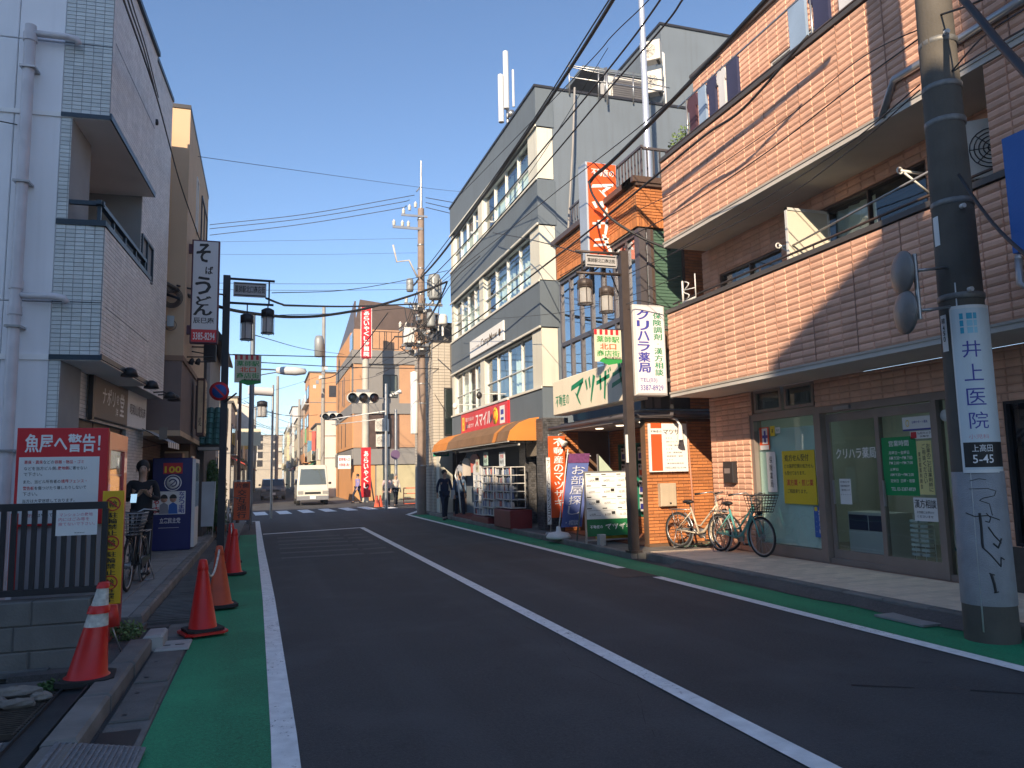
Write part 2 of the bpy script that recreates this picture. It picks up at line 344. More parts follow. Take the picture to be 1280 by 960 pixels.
# ---------------------------------------------------------------- ground
def asphalt(key, col, rough=.85):
    m = M(key, col, rough, var=.16, vs=.7, bump=.0); t, b = m.node_tree, m.node_tree.nodes['Principled BSDF']
    tc = t.nodes.new('ShaderNodeTexCoord').outputs['Object']
    n1 = t.nodes.new('ShaderNodeTexNoise'); n1.inputs['Scale'].default_value = 180; n1.inputs['Detail'].default_value = 4
    n2 = t.nodes.new('ShaderNodeTexVoronoi'); n2.inputs['Scale'].default_value = 110
    for n in (n1, n2): t.links.new(tc, n.inputs['Vector'])
    src = b.inputs['Base Color'].links[0].from_socket
    n0 = t.nodes.new('ShaderNodeTexNoise'); n0.inputs['Scale'].default_value = 42; n0.inputs['Detail'].default_value = 6; n0.inputs['Roughness'].default_value = .8; t.links.new(tc, n0.inputs['Vector'])
    src = mixc(t, tuple(c * .62 for c in col), src, ramp(t, n0.outputs['Fac'], .38, .52))
    src = mixc(t, src, tuple(min(1, c * 1.7 + .008) for c in col), ramp(t, n0.outputs['Fac'], .56, .70))
    lo = mixc(t, src, tuple(min(1, c * 2.4 + .02) for c in col), ramp(t, n1.outputs['Fac'], .58, .72))
    n3 = t.nodes.new('ShaderNodeTexNoise'); n3.inputs['Scale'].default_value = 1.1; n3.inputs['Detail'].default_value = 8; t.links.new(tc, n3.inputs['Vector'])
    f = t.nodes.new('ShaderNodeMath'); f.operation = 'MULTIPLY'; t.links.new(ramp(t, n3.outputs['Fac'], .52, .68), f.inputs[0]); f.inputs[1].default_value = .35
    lo2 = mixc(t, lo, tuple(c * 1.7 + .01 for c in col), f.outputs[0])
    mp = t.nodes.new('ShaderNodeMapping'); mp.inputs['Scale'].default_value = (1.4, .06, 1); t.links.new(tc, mp.inputs['Vector'])
    n4 = t.nodes.new('ShaderNodeTexNoise'); n4.inputs['Scale'].default_value = 1.0; n4.inputs['Detail'].default_value = 6; t.links.new(mp.outputs[0], n4.inputs['Vector'])
    g = t.nodes.new('ShaderNodeMath'); g.operation = 'MULTIPLY'; t.links.new(ramp(t, n4.outputs['Fac'], .48, .66), g.inputs[0]); g.inputs[1].default_value = .30
    lo2 = mixc(t, lo2, tuple(c * 1.9 + .012 for c in col), g.outputs[0])
    n5 = t.nodes.new('ShaderNodeTexNoise'); n5.inputs['Scale'].default_value = 3.1; n5.inputs['Detail'].default_value = 3; t.links.new(tc, n5.inputs['Vector'])
    q = t.nodes.new('ShaderNodeMath'); q.operation = 'MULTIPLY'; t.links.new(ramp(t, n5.outputs['Fac'], .68, .76), q.inputs[0]); q.inputs[1].default_value = .5
    lo2 = mixc(t, lo2, tuple(c * .4 for c in col), q.outputs[0])
    t.links.new(lo2, b.inputs['Base Color'])
    bn = t.nodes.new('ShaderNodeBump'); bn.inputs['Strength'].default_value = .6; bn.inputs['Distance'].default_value = .006
    t.links.new(n2.outputs['Distance'], bn.inputs['Height']); t.links.new(bn.outputs[0], b.inputs['Normal']); return m
asphalt('asphalt', (.052, .053, .055)); asphalt('green_coat', (.012, .22, .095), .8); asphalt('gutter_asphalt', (.09, .084, .08)); asphalt('brown_patch', (.075, .06, .052))
M('paver', (.78, .63, .47), .8, var=.12, vs=3, bump=.2, tint=.10); M('paver_grey', (.27, .265, .25), .85, var=.15, vs=3, bump=.25, tint=.1)
def sheet(name, pts, z, mat, kind='structure'):
    m = MB(); m.add([(x, y, z) for x, y in pts], [tuple(range(len(pts)))]); return m.build(name, mat, kind=kind)
def strip(name, L, Rr, z, mat):
    m = MB()
    for i in range(len(L) - 1): m.quad((*L[i], z), (*Rr[i], z), (*Rr[i + 1], z), (*L[i + 1], z))
    return m.build(name, mat, kind='structure')
sheet('ground', [(-900, -900), (900, -900), (900, 900), (-900, 900)], -.03, M('earth', (.09, .085, .075), .95, var=.2, vs=.1))
sheet('road', [(-2.6, -30), (8.2, -30), (8.2, 30), (-2.6, 30)], 0, MT['asphalt'])
sheet('cross_street', [(-60, 30), (60, 30), (60, 46), (-60, 46)], 0, MT['asphalt'])
sheet('far_road', [(-1.7, 46), (4.1, 46), (3.2, 160), (-1.5, 160)], 0, MT['asphalt'])
sheet('far_pavement_ground', [(-40, 46), (40, 46), (40, 160), (-40, 160)], -.008, MT['concrete'])
lineC = [(.10, -2), (.14, 3), (.14, 5), (.115, 7.5), (.085, 10.5), (.03, 14), (-.04, 18), (-.11, 23), (-.20, 29.6)]
off = lambda P, w: [(x + w, y) for x, y in P]
strip('edge_line', off(lineC, -.075), off(lineC, .075), .008, MT['road_paint'])
inner = [(-.66, -2), (-.66, 3), (-.66, 5), (-.645, 7.5), (-.60, 10.5), (-.55, 14), (-.53, 18), (-.6, 22.6)]
strip('green_lane', inner, [(x, y) for x, y in off(lineC[:7], -.075)] + [(-.18, 22.6)], .004, MT['green_coat'])
sheet('brown_lane_patch', [(-.6, 22.6), (-.18, 22.6), (-.27, 29.4), (-.95, 29.4)], .004, MT['brown_patch'])
sheet('edge_line_end', [(-1.25, 29.3), (-.27, 29.45), (-.27, 29.7), (-1.25, 29.55)], .0085, MT['road_paint'])
sheet('centre_line', [(2.69, -2), (2.84, -2), (2.93, 23.8), (2.78, 23.8)], .008, MT['road_paint'])
sheet('stop_line', [(0.0, 22.45), (2.79, 23.55), (2.79, 23.8), (0.0, 22.72)], .009, MT['road_paint'])
M('worn_paint', (.105, .104, .104), .8, var=.3, vs=12, bump=.2)
m = MB()
for i in range(6):
    y = 15.6 + i * 1.05
    for (a, b) in ((.35, 1.95), (2.05, 2.55)): m.quad((a, y, .004), (b, y + .1, .004), (b, y + .36, .004), (a, y + .26, .004))
m.build('worn_marking', MT['worn_paint'], kind='structure')
sheet('right_edge_line', [(5.38, -2), (5.53, -2), (5.555, 10.15), (5.405, 10.15)], .008, MT['road_paint'])
sheet('right_edge_line', [(5.40, 11.3), (5.55, 11.3), (5.50, 30.0), (5.35, 30.0)], .008, MT['road_paint'])
sheet('right_green_lane', [(5.53, -2), (6.95, -2), (6.75, 5.6), (6.17, 7.6), (6.16, 11), (6.14, 30), (5.5, 30), (5.555, 11)], .004, MT['green_coat'])
sheet('brown_road_patch', [(5.0, 10.3), (5.56, 10.3), (5.56, 11.25), (5.0, 11.25)], .005, MT['brown_patch'])
sheet('gutter_strip', [(6.95, -2), (7.2, -2), (6.5, 6.0), (6.39, 7.6), (6.39, 11.4), (6.16, 11.4), (6.17, 7.6), (6.75, 5.6)], .006, MT['gutter_asphalt'])
# crosswalk: skewed band with stripes
m = MB(); e0, e1 = V((-1.6, 33.6, 0)), V((6.3, 36.9, 0))
for i in range(8):
    a = e0.lerp(e1, (i * 1.03 + .3) / 8.2); b = e0.lerp(e1, min(1, (i * 1.03 + .85) / 8.2))
    m.quad((a.x, a.y, .006), (b.x, b.y, .006), (b.x - .15, b.y + 3.3, .006), (a.x - .15, a.y + 3.3, .006))
m.build('crosswalk', MT['road_paint'], kind='structure')
sheet('crossing_corner_line', [(5.35, 30.4), (5.5, 30.2), (6.6, 33.2), (6.4, 33.4)], .0075, MT['road_paint'])
# cut and refilled trench patches
sheet('road_patch', [(3.5, 13.2), (4.9, 13.3), (4.85, 16.8), (3.45, 16.7)], .003, MT['gutter_asphalt2'] if 'gutter_asphalt2' in MT else asphalt('gutter_asphalt2', (.050, .046, .045)))
sheet('road_patch', [(3.4, 25.5), (5.2, 25.7), (5.1, 27.2), (3.3, 27.0)], .003, MT['gutter_asphalt2'])
# crack sealing on the near lane
m = MB(); pts = [(4.0 + .32 * i + random.uniform(-.04, .04), 4.6 - .34 * i * .6 + random.uniform(-.05, .05)) for i in range(9)]
for i in range(8):
    if i % 3 != 1: a, b = pts[i], pts[i + 1]; m.quad((a[0], a[1], .003), (b[0], b[1], .003), (b[0], b[1] + .02, .003), (a[0] + .02, a[1] + .03, .003))
for P_ in ([(2.2, 4.2), (2.5, 5.0), (2.4, 5.9), (2.62, 6.9), (2.5, 8.0)], [(.6, 9.5), (1.3, 9.7), (1.9, 9.5), (2.6, 9.75)], [(4.3, 7.0), (4.6, 8.2), (4.5, 9.4), (4.75, 10.4)]):
    for i in range(len(P_) - 1):
        n_ = 8; prev = None
        for k in range(n_ + 1):
            x = P_[i][0] + (P_[i + 1][0] - P_[i][0]) * k / n_ + random.uniform(-.02, .02); y = P_[i][1] + (P_[i + 1][1] - P_[i][1]) * k / n_
            if prev and random.random() < .5: m.quad((*prev, .0035), (x, y, .0035), (x + .004, y + .003, .0035), (prev[0] + .004, prev[1] + .003, .0035))
            prev = (x, y)
m.build('road_crack', M('crack', (.012, .012, .014), .9, var=0, bump=0), kind='structure')
# ---- pavement on the shop side
def slab(name, pts, z0, z1, mat): 
    m = MB(); m.prism([(x, y, z0) for x, y in pts], (0, 0, z1 - z0)); return m.build(name, mat, kind='structure')
pav = slab('right_pavement', [(6.52, -2), (12.5, -2), (12.5, 12.35), (6.52, 12.35)], -.02, .112, MT['concrete_dark'])
FG = Fr((6.53, -1, .112), (1, 0, 0), (0, 1, 0))
tiles(pav, 'paving_tile', MT['paver'], FG, 0, 1.46, 0, 13.3, .295, .145, .008, .012, .003, bond=True)
m = MB()
for i in range(22):
    y = -1 + i * .6; m.bbox(WF, 6.38, 6.515, y + .004, y + .596, -.02, .125, .015, random.random())
m.split('kerb_stone', M('kerb', (.20, .19, .175), .85, var=.2, vs=4, bump=.4, tint=.12, streak=.2), pav)
# earthy asphalt ramp along the kerb with its broken lip
m = MB(); prev = None
for i in range(12):
    y = 5.6 + i * .5; w = .16 + .05 * math.sin(i * 1.7); a = (6.36 - w, y, .012); b = (6.38, y, .095 + .01 * math.sin(i * 2.3))
    if prev: m.quad(prev[0], prev[1], b, a); 
    prev = (a, b)
m.build('kerb_ramp', MT['gutter_asphalt'], kind='structure')
pavf = slab('right_pavement_far', [(6.32, 12.35), (12.5, 12.35), (12.5, 30), (6.32, 30)], -.02, .10, MT['concrete_dark'])
m = MB()
for i in range(29): y = 12.4 + i * .6; m.bbox(WF, 6.2, 6.315, y + .004, y + .596, -.02, .112, .015, random.random())
m.split('kerb_stone', MT['kerb'], pavf)
o = pbox('manhole_cover', M('grey_plate', (.33, .33, .34), .6, .2, var=.12, vs=6, bump=.25), None, Fr((6.0, 5.9, .012), (1, 0, 0), (0, 1, 0)), 0, .42, 0, .62, 0, .02); o['kind'] = 'structure'
# ---- ground on the near side
lg_ = slab('left_gutter', [(-.93, -2), (-.66, -2), (-.66, 9), (-.62, 30), (-.93, 30)], -.02, .002, MT['gutter_asphalt'])
m = MB()
for i in range(24):
    y = 1.2 + i * 1.2
    m.bbox(WF, -.93, -.665 if y < 9 else -.62, y + .01, y + 1.19, -.02, .012, .006, random.random())
m.split('gutter_slab', M('gutter', (.15, .145, .135), .85, var=.22, vs=5, bump=.4, tint=.15, streak=.1), lg_)
m = MB(); ks = [(1.2, 0), (2.3, 0), (3.4, 0), (4.45, 0), (5.0, 1), (5.95, 1), (6.9, 1), (7.85, 2)]
kx = lambda y: -1.045 + .01 * math.sin(y)
for i, (y, h) in enumerate(ks[:-1]):
    y2 = ks[i + 1][0] - .012; z = .11 if h == 0 else .125
    m.bbox(WF, kx(y) - .10, kx(y) + .09, y, y2, -.02, z, .02, random.random())
m.split('kerb_stone', MT['kerb'], lg_)
m = MB(); m.bbox(WF, -1.03, -.86, 7.86, 8.25, 0, .14, .02)
m.build('kerb_end_stone', M('pale_stone', (.42, .42, .40), .8, var=.12, vs=8, bump=.3), kind='structure')
m = MB(); y = 9.0
while y < 29.5:
    m.bbox(WF, -1.32, -1.19, y + .004, y + .596, -.02, .16, .02, random.random()); y += .6
m.split('kerb_stone', MT['kerb'], lg_)
lp = slab('left_pavement', [(-3.2, 9.0), (-1.32, 9.0), (-1.32, 30), (-3.2, 30)], -.02, .135, MT['concrete_dark'])
tiles(lp, 'paving_slab', MT['paver_grey'], Fr((-2.75, 9.0, .135), (1, 0, 0), (0, 1, 0)), 0, 1.43, 0, 20.9, .3, .3, .008, .012, .003, bond=False, limit=200)
slab('gutter_asphalt_patch', [(-1.85, 6.95), (-1.155, 6.95), (-1.14, 9.0), (-1.85, 9.0)], -.02, .075, MT['gutter_asphalt'])
slab('gutter_apron', [(-1.19, 9.0), (-.93, 9.0), (-.93, 29.5), (-1.19, 29.5)], -.02, .02, MT['gutter_asphalt'])
# ribbed steps beside the pavement edge
m = MB()
for j in range(2):
    y0 = 9.15 + j * 2.1
    m.box(WF, -1.17, -.66, y0, y0 + 1.9, .014, .045)
    for i in range(17): m.box(WF, -1.165, -.665, y0 + .05 + i * .11, y0 + .09 + i * .11, .046, .062)
m.build('ribbed_ramp', MT['concrete_dark'], kind='structure')
# near-left corner: paving, grating, steel channel
slab('corner_ground', [(-8, -2), (-1.15, -2), (-1.15, 6.94), (-8, 6.94)], -.02, .03, MT['concrete_dark'])
cg = slab('corner_paving', [(-3.6, 1.0), (-1.35, 1.0), (-1.35, 5.35), (-3.6, 5.35)], .03, .05, MT['concrete_dark'])
tiles(cg, 'paving_slab', M('paver_corner', (.30, .29, .27), .85, var=.15, vs=3, bump=.3, tint=.1), Fr((-3.55, 1.05, .05), (1, 0, 0), (0, 1, 0)), 0, 2.15, 0, 4.25, .42, .42, .012, .016, .004, bond=False, limit=120)
t = thing('drain_channel', 'long steel drain channel set into the ground beside the kerb', 'drain', (-1.26, 3.6, .03))
m = MB(); m.box(WF, -1.345, -1.335, 1.0, 6.35, .04, .10); m.box(WF, -1.175, -1.165, 1.0, 6.35, .04, .115); m.box(WF, -1.335, -1.175, 1.0, 6.35, .045, .078)
m.build('channel', M('dark_steel', (.05, .06, .065), .55, .5, var=.2, vs=7, bump=.2), t)
t = thing('floor_grating', 'rusty steel bar grating with broken concrete lumps on it', 'grating', (-1.95, 5.9, .03))
m = MB()
for i in range(26): m.box(WF, -2.75, -1.36, 5.42 + i * .045, 5.432 + i * .045, .04, .075)
for i in range(6): m.box(WF, -2.75 + i * .27, -2.735 + i * .27, 5.40, 6.58, .042, .073)
m.build('bars', M('rusty_steel', (.085, .07, .055), .75, .3, var=.35, vs=14, bump=.3), t)
pbox('pit', MT['black'], t, WF, -2.75, -1.36, 5.41, 6.57, .0312, .036)
def rock(name, c, rx, ry, rz, mat, label):
    m = MB(); m.ball((0, 0, 0), rx, ry, rz, 11, 7)
    m.v = [tuple(V(p) * random.uniform(.8, 1.15) + V(c)) for p in m.v]
    m.smf = [False] * len(m.f)
    o = m.build(name, mat); tag(o, label, 'rubble'); return o
M('rubble', (.24, .215, .185), .9, var=.25, vs=12, bump=.6, bs=30)
for c, r, l in (((-1.60, 6.28, .115), (.15, .06, .04), 'long curved lump of broken concrete lying at the back of the grating'), ((-1.42, 6.13, .105), (.075, .05, .032), 'small square lump of broken concrete nearest the big cone'),
                ((-1.53, 6.0, .105), (.12, .055, .035), 'flat cracked piece of concrete in the middle of the grating'), ((-1.70, 6.05, .105), (.10, .09, .04), 'rounded lump of concrete at the frame edge of the grating')):
    rock('concrete_lump', c, *r, MT['rubble'], l)
# plastic kerb ramp, gutter gap, covers
t = thing('kerb_ramp_plate', 'grey ribbed plastic kerb ramp lying against the kerb in the foreground', 'kerb ramp', (-.8, 4.7, 0))
m = MB(); m.prism([(-1.08, 3.6, .02), (-.62, 3.6, .02), (-.62, 3.6, .03), (-1.08, 3.6, .115)], (0, 1.42, 0))
for i in range(16): x = -1.05 + i * .027; z = .116 - .085 * (x + 1.08) / .46; m.box(Fr((x, 3.62, z), (0, 1, 0), (-1, 0, .18)), 0, 1.38, 0, .012, -.002, .008)
m.build('plate', M('ramp_plastic', (.20, .20, .205), .7, var=.22, vs=20, bump=.5, bs=35), t)
for i, y in enumerate((5.62, 6.62)):
    t = thing('gutter_cover', ('concrete gutter cover with an oval stain nearest the plastic ramp', 'concrete gutter cover beside the big striped cone')[i], 'drain cover', (-.8, y, .012))
    m = MB(); m.bbox(WF, -.92, -.68, y, y + .8, .013, .028, .008); m.build('cover', MT['gutter'], t)
    m = MB()
    for k in range(2): m.box(WF, -.86, -.83, y + .1 + k * .55, y + .14 + k * .55, .0283, .0295)
    m.build('lifting_slot', MT['black'], t)
m = MB(); m.box(WF, -.93, -.70, 5.1, 5.45, .0125, .0132); m.build('gutter_gap', MT['black'], kind='structure')
t = thing('drain_cover', 'pale concrete drain lid with two slots in front of the second cone', 'drain cover', (-.8, 7.95, .012))
m = MB(); m.bbox(WF, -.92, -.63, 7.75, 8.15, .013, .032, .01); m.build('lid', MT['pale_stone'], t)
m = MB(); m.box(WF, -.88, -.80, 7.9, 7.94, .0323, .0335); m.box(WF, -.76, -.68, 7.9, 7.94, .0323, .0335); m.build('slot', MT['black'], t)
# foliage helper
def leaves(mb, c, r, n, size, seed=0, flat=1.):
    rnd = random.Random(seed); c = V(c)
    for _ in range(n):
        d = V((rnd.gauss(0, 1), rnd.gauss(0, 1), rnd.gauss(0, 1))).normalized() * (rnd.random() ** .4)
        p = c + V((d.x * r[0], d.y * r[1], d.z * r[2])); a = V((rnd.gauss(0, 1), rnd.gauss(0, 1), rnd.gauss(0, flat))).normalized()
        b = a.orthogonal().normalized(); b = (b + a.cross(b) * rnd.uniform(-1, 1)).normalized(); s = size * rnd.uniform(.6, 1.3)
        mb.add([p - a * s, p + b * s * .45, p + a * s, p - b * s * .45], [(0, 1, 2, 3)], rnd.random())
M('leaf', (.045, .11, .025), .6, var=.3, vs=6, bump=0, tint=.35); M('leaf_light', (.14, .22, .07), .6, var=.3, vs=6, bump=0, tint=.35)
for c, r, n, l in (((-1.2, 8.1, .16), (.16, .10, .09), 420, 'bright green weeds growing where the kerb meets the pavement'), ((-1.43, 6.42, .10), (.08, .05, .05), 160, 'small green weed growing at the corner of the grating')):
    m = MB(); leaves(m, c, r, n, .022, 3); o = m.build('weed', MT['leaf_light'] if n > 200 else MT['leaf']); tag(o, l, 'plant')
# ================================================================ salmon block building with the pharmacy
M('salmon', (.70, .405, .285), .75, var=.08, vs=2.5, bump=.5, bs=30, tint=.12, streak=.22); M('salmon_joint', (.36, .21, .155), .85, var=.12)
M('soffit', (.52, .49, .45), .75, var=.08, bump=.05); M('cap_dark', (.10, .09, .085), .5, .3, var=.15); M('trim_beige', (.42, .38, .33), .6, var=.1)
PB = thing('apartment_building', 'salmon block clad building with deep balconies and a pharmacy on its ground floor', 'building', (7.1, 8, 0))
Y0 = 12.3
F1 = Fr((7.1, Y0, 0), (0, -1, 0)); F2 = Fr((8.0, 12.5, 0), (0, -1, 0))       # balcony face, recessed wall
LB = 8.9                                                                        # band ends where the recess closes
bw = .26; bh = .0965
m = MB()
for (z0, z1) in ((2.97, 4.43), (5.80, 7.36)):
    m.box(F1, .012, 10.3, z0, z1, -.15, -.014)
m.split('balcony_wall', MT['salmon_joint'], PB)
for (z0, z1) in ((2.97, 4.42), (5.80, 7.35)):
    tiles(PB, 'wall_block', MT['salmon'], F1, 0, 10.3, z0, z1, bw, bh, .005, .024, (.010, .026), bond=False, limit=150)
    m = MB()
    for k in range(1, 13): m.box(F1, k * .78 - .004, k * .78 + .004, z0, z1, .0065, .0255)
    m.build('panel_joint', MT['salmon_joint'], PB)
m = MB(); m.box(F1, -.01, 10.3, 2.875, 2.968, -.90, .022); m.box(F1, -.01, 10.3, 5.70, 5.798, -.90, .022); m.split('floor_slab', MT['soffit'], PB)
m = MB(); m.box(F1, -.03, 10.3, 2.935, 2.967, .022, .035); m.box(F1, -.03, 10.3, 5.765, 5.797, .022, .035); m.split('slab_trim', MT['trim_beige'], PB)
m = MB(); m.box(F1, -.02, 10.3, 4.431, 4.50, -.17, .045); m.box(F1, -.02, 10.3, 7.361, 7.43, -.17, .045); m.split('parapet_cap', MT['cap_dark'], PB)
# recessed walls
doorh = (1.22, 5.32, .12, 2.46); trans = (1.3, 2.9, 2.36, 2.88); bottomwin = (6.0, 9.0, .62, 2.25)
win2 = [(.55, 2.35, 3.05, 5.15), (3.2, 5.25, 3.05, 5.45)]; win3 = [(2.35, 3.5, 5.9, 8.35), (4.4, 6.4, 5.9, 8.25)]
m = wall(F2, 0, 10.4, .112, 2.875, -.25, -.022, [doorh, trans, bottomwin]); wall(F2, 0, 10.4, 2.968, 5.70, -.25, -.022, win2, m); wall(F2, 0, 10.4, 5.798, 9.30, -.25, -.022, win3, m)
m.box(F2, .02, 10.4, 9.22, 9.30, -3.2, -.25); m.box(F2, .02, .2, .112, 9.22, -3.5, -.25)
m.build('wall', MT['salmon_joint'], PB)
tiles(PB, 'wall_block', MT['salmon'], F2, 0, 10.4, .12, 2.87, bw * .78, bh, .005, .002, (.010, .024), holes=[doorh, trans, bottomwin], bond=False, limit=0)
tiles(PB, 'wall_block', MT['salmon'], F2, 0, 10.4, 2.97, 5.7, bw, bh, .005, .002, (.010, .024), holes=win2, bond=False, limit=0)
tiles(PB, 'wall_block', MT['salmon'], F2, 0, 10.4, 5.8, 9.3, bw, bh, .005, .002, (.010, .024), holes=win3, bond=False, limit=0)
Fs = Fr((7.25, 12.5, 0), (-1, 0, 0))   # far end wall, seen from nowhere but kept solid
m = MB(); m.box(F2, -.02, 10.4, 9.301, 9.36, -3.2, .06); m.build('roof_edge', MT['cap_dark'], PB)
for (a, b, c, d) in win2:
    window(PB, F2, a, b, c, d, 2, MT['brownframe'], MT['glass_win'], d=-.03, inside=.6, curtain=[(.05, .45)], cd=.2)
window(PB, F2, *win3[0], 2, MT['alu_white'], MT['glass_win'], d=-.03, inside=.6, curtain=[(.0, .5), (.6, 1)])
window(PB, F2, *win3[1], 2, MT['alu_white'], MT['glass_win'], d=-.03, inside=.6, curtain=[(.1, .8)])
m = MB(); m.box(F2, .32, .47, 8.35, 8.55, -.004, .09); m.build('vent_box', MT['alu_white'], PB)
# balcony partition with white frame
m = MB(); FPt = Fr((7.26, 9.05, 0), (1, 0, 0)); m.box(FPt, 0, .72, 4.5, 5.32, 0, .02); m.build('balcony_partition', M('partition', (.62, .58, .48), .7, var=.06), PB)
m = MB()
for a in ((-.02, .0), (.72, .75)): m.box(FPt, *a, 4.45, 5.36, -.01, .035)
m.box(FPt, -.02, .75, 5.32, 5.36, -.01, .035); m.build('partition_frame', MT['alu_white'], PB)
# railings above the caps
m = MB()
m.tube([F1.P(.1, 4.60, -.06), F1.P(10.2, 4.60, -.06)], .018, 8)
for k in range(9): m.cyl(F1.P(.3 + 1.2 * k, 4.5, -.06), F1.P(.3 + 1.2 * k, 4.6, -.06), .012, n=6)
m.tube([F1.P(.1, 7.53, -.06), F1.P(10.2, 7.53, -.06)], .02, 8)
for k in range(9): m.cyl(F1.P(.3 + 1.2 * k, 7.43, -.06), F1.P(.3 + 1.2 * k, 7.53, -.06), .012, n=6)
m.build('balcony_rail', MT['brownframe'], PB)
# laundry pole with brackets (2F)
m = MB(); m.tube([F1.P(3.2, 4.78, -.22), F1.P(6.1, 5.12, -.5)], .016, 8); m.build('laundry_pole', MT['alu'], PB)
for u, v in ((3.15, 4.95), (5.55, 5.2)):
    m = MB(); m.tube([F2.P(u - .2, v, -.02), F2.P(u - .2, v, .5)], .02, 6); m.tube([F2.P(u - .2, v - .3, -.02), F2.P(u - .2, v - .02, .45)], .015, 6); m.torus(F2.P(u - .2, v, .52), (0, 1, 0), .04, .012, 12, 6)
    m.build('pole_bracket', MT['alu_white'], PB)
# the closed bay at the near end of the building
FE = Fr((7.1, 5.62, 0), (0, -1, 0))
m = MB(); m.box(FE, 0, 3.2, 4.5, 5.70, -.9, -.012); m.build('bay_pier', MT['salmon_joint'], PB)
tiles(PB, 'wall_block', MT['salmon'], FE, 0, 3.2, 4.5, 5.7, bw, bh, .005, .010, (.010, .024), bond=False, limit=0)
tiles(PB, 'wall_block', MT['salmon'], Fr((7.12, 5.60, 0), (1, 0, 0)).sh(0, 0, .025), 0, .86, 4.5, 5.7, bw, bh, .006, .004, .006, bond=False, limit=0)
# side window with its sill board and dark stone base
window(PB, F2, *bottomwin, 2, MT['darkframe'], MT['glass_dark'], d=-.02, inside=.7)
m = MB(); m.box(F2, 5.75, 10.4, .56, .62, -.02, .05); m.box(F2, 5.75, 10.4, .12, .56, -.019, .03); m.build('stone_base', M('dark_stone', (.06, .055, .05), .5, var=.3, vs=9), PB)
m = MB(); m.box(F2, 5.42, 5.72, .125, .66, .002, .02); m.build('white_panel', MT['white_paint'], PB)
# downpipe and wall pipes
m = MB(); m.tube([F1.P(6.9, 3.55, .05), F1.P(6.9, 3.30, .06), F1.P(7.0, 3.22, .08), F1.P(9.8, 3.18, .08)], .035, 8); m.tube([F1.P(6.9, 3.55, .05), F1.P(6.85, 3.6, -.02)], .035, 8); m.build('wall_pipe', MT['alu'], PB)
m = MB(); m.tube([F1.P(5.35, 5.75, .04), F1.P(5.6, 6.1, .06), F1.P(9.9, 6.05, .08)], .05, 8); m.build('wall_conduit', MT['alu'], PB)
# ---- shopfront of the pharmacy
SF = thing('storefront', 'brown framed glass shopfront of the pharmacy with automatic sliding doors', 'shopfront', (8.05, 9.4, .12))
D = -.06
u = lambda Y: 12.5 - Y
fm = M('store_frame', (.30, .25, .22), .45, .3, var=.1, bump=.03, streak=.1)
m = MB()
m.box(F2, 1.22, 5.34, 2.36, 2.56 - .08, D - .1, D + .03)         # header
m.box(F2, 1.22, 2.84, .125, .30, D - .1, D + .02)                 # base under the show window
for a in ((1.22, 1.30), (2.82, 2.96), (5.22, 5.34)): m.box(F2, *a, .125, 2.36, D - .1, D + .035)
m.box(F2, 4.98, 5.06, .125, 2.36, D - .1, D + .02)
m.box(F2, 2.96, 5.22, .125, .20, D - .1, D + .0)
m.build('frame', fm, SF)
pbox('show_window', glass('glass_mint', (.90, .97, .95), .04, through=.97), SF, F2, 1.30, 2.82, .30, 2.36, D - .05, D - .043)
for (a, b, dd) in ((2.98, 4.06, -.09), (3.99, 5.0, -.05)):
    m = MB(); z = D + dd
    m.box(F2, a, a + .07, .2, 2.34, z, z + .035); m.box(F2, b - .07, b, .2, 2.34, z, z + .035); m.box(F2, a + .07, b - .07, .2, .33, z, z + .034); m.box(F2, a + .07, b - .07, 2.22, 2.34, z, z + .034)
    dr = m.build('door', fm, SF)
    pbox('pane', MT['glass_clear'], dr, F2, a + .07, b - .07, .33, 2.22, z + .012, z + .018)
    m = MB(); m.box(F2, a + .09, a + .12, 1.0, 1.35, z + .036, z + .06); m.build('handle', MT['alu'], dr)
pbox('side_pane', MT['glass_clear'], SF, F2, 5.06, 5.22, .2, 2.36, D - .05, D - .043)
for (a, b) in ((1.36, 2.08), (2.16, 2.86)):
    m = MB()
    m.box(F2, a, b, 2.40 + .09, 2.54, -.10, -.02); m.box(F2, a, b, 2.82, 2.87, -.10, -.02); m.box(F2, a, a + .05, 2.54, 2.82, -.10, -.02); m.box(F2, b - .05, b, 2.54, 2.82, -.10, -.02)
    tw = m.build('transom_window', fm, SF); pbox('pane', MT['glass_dark'], tw, F2, a + .05, b - .05, 2.54, 2.82, -.07, -.064)
m = MB(); m.box(F2, 3.3, 3.62, 2.38, 2.43, D + .03, D + .07); m.build('door_sensor', MT['alu'], SF)
# interior room with counter, poster backing, shelves
IN = thing('pharmacy_interior', 'pale pharmacy room with counter seen through the glass doors', 'room', (9.6, 9.5, .1))
M('room_pale', (.5, .52, .48), .8, var=.08); M('room_floor', (.22, .20, .17), .5, var=.1)
m = MB(); m.box(F2, .4, 5.6, .10, .12, -3.5, -.26); m.build('floor', MT['room_floor'], IN)
m = MB(); m.box(F2, .4, 5.6, .12, 2.9, -3.6, -3.5); m.box(F2, .3, .4, .12, 2.9, -3.5, -.26); m.box(F2, 5.6, 5.7, .12, 2.9, -3.5, -.26); m.box(F2, .4, 5.6, 2.8, 2.87, -3.5, -.26); m.build('wall', MT['room_pale'], IN)
for k in range(2): m = MB(); m.box(F2, 1.2 + 2.2 * k, 2.4 + 2.2 * k, 2.76, 2.79, -1.9, -1.7); m.build('ceiling_light', M('tube_light', (.85, 1, .92), .5, var=0, bump=0, em=4), IN)
m = MB(); m.box(F2, 1.28, 2.82, .31, 2.2, -.16, -.13); m.build('mint_screen', M('mint', (.80, .88, .84), .6, var=.05), IN)
m = MB(); m.box(F2, 3.1, 4.9, .12, 1.0, -2.9, -2.4); m.build('counter', M('wood_counter', (.20, .12, .07), .5, var=.2), IN)
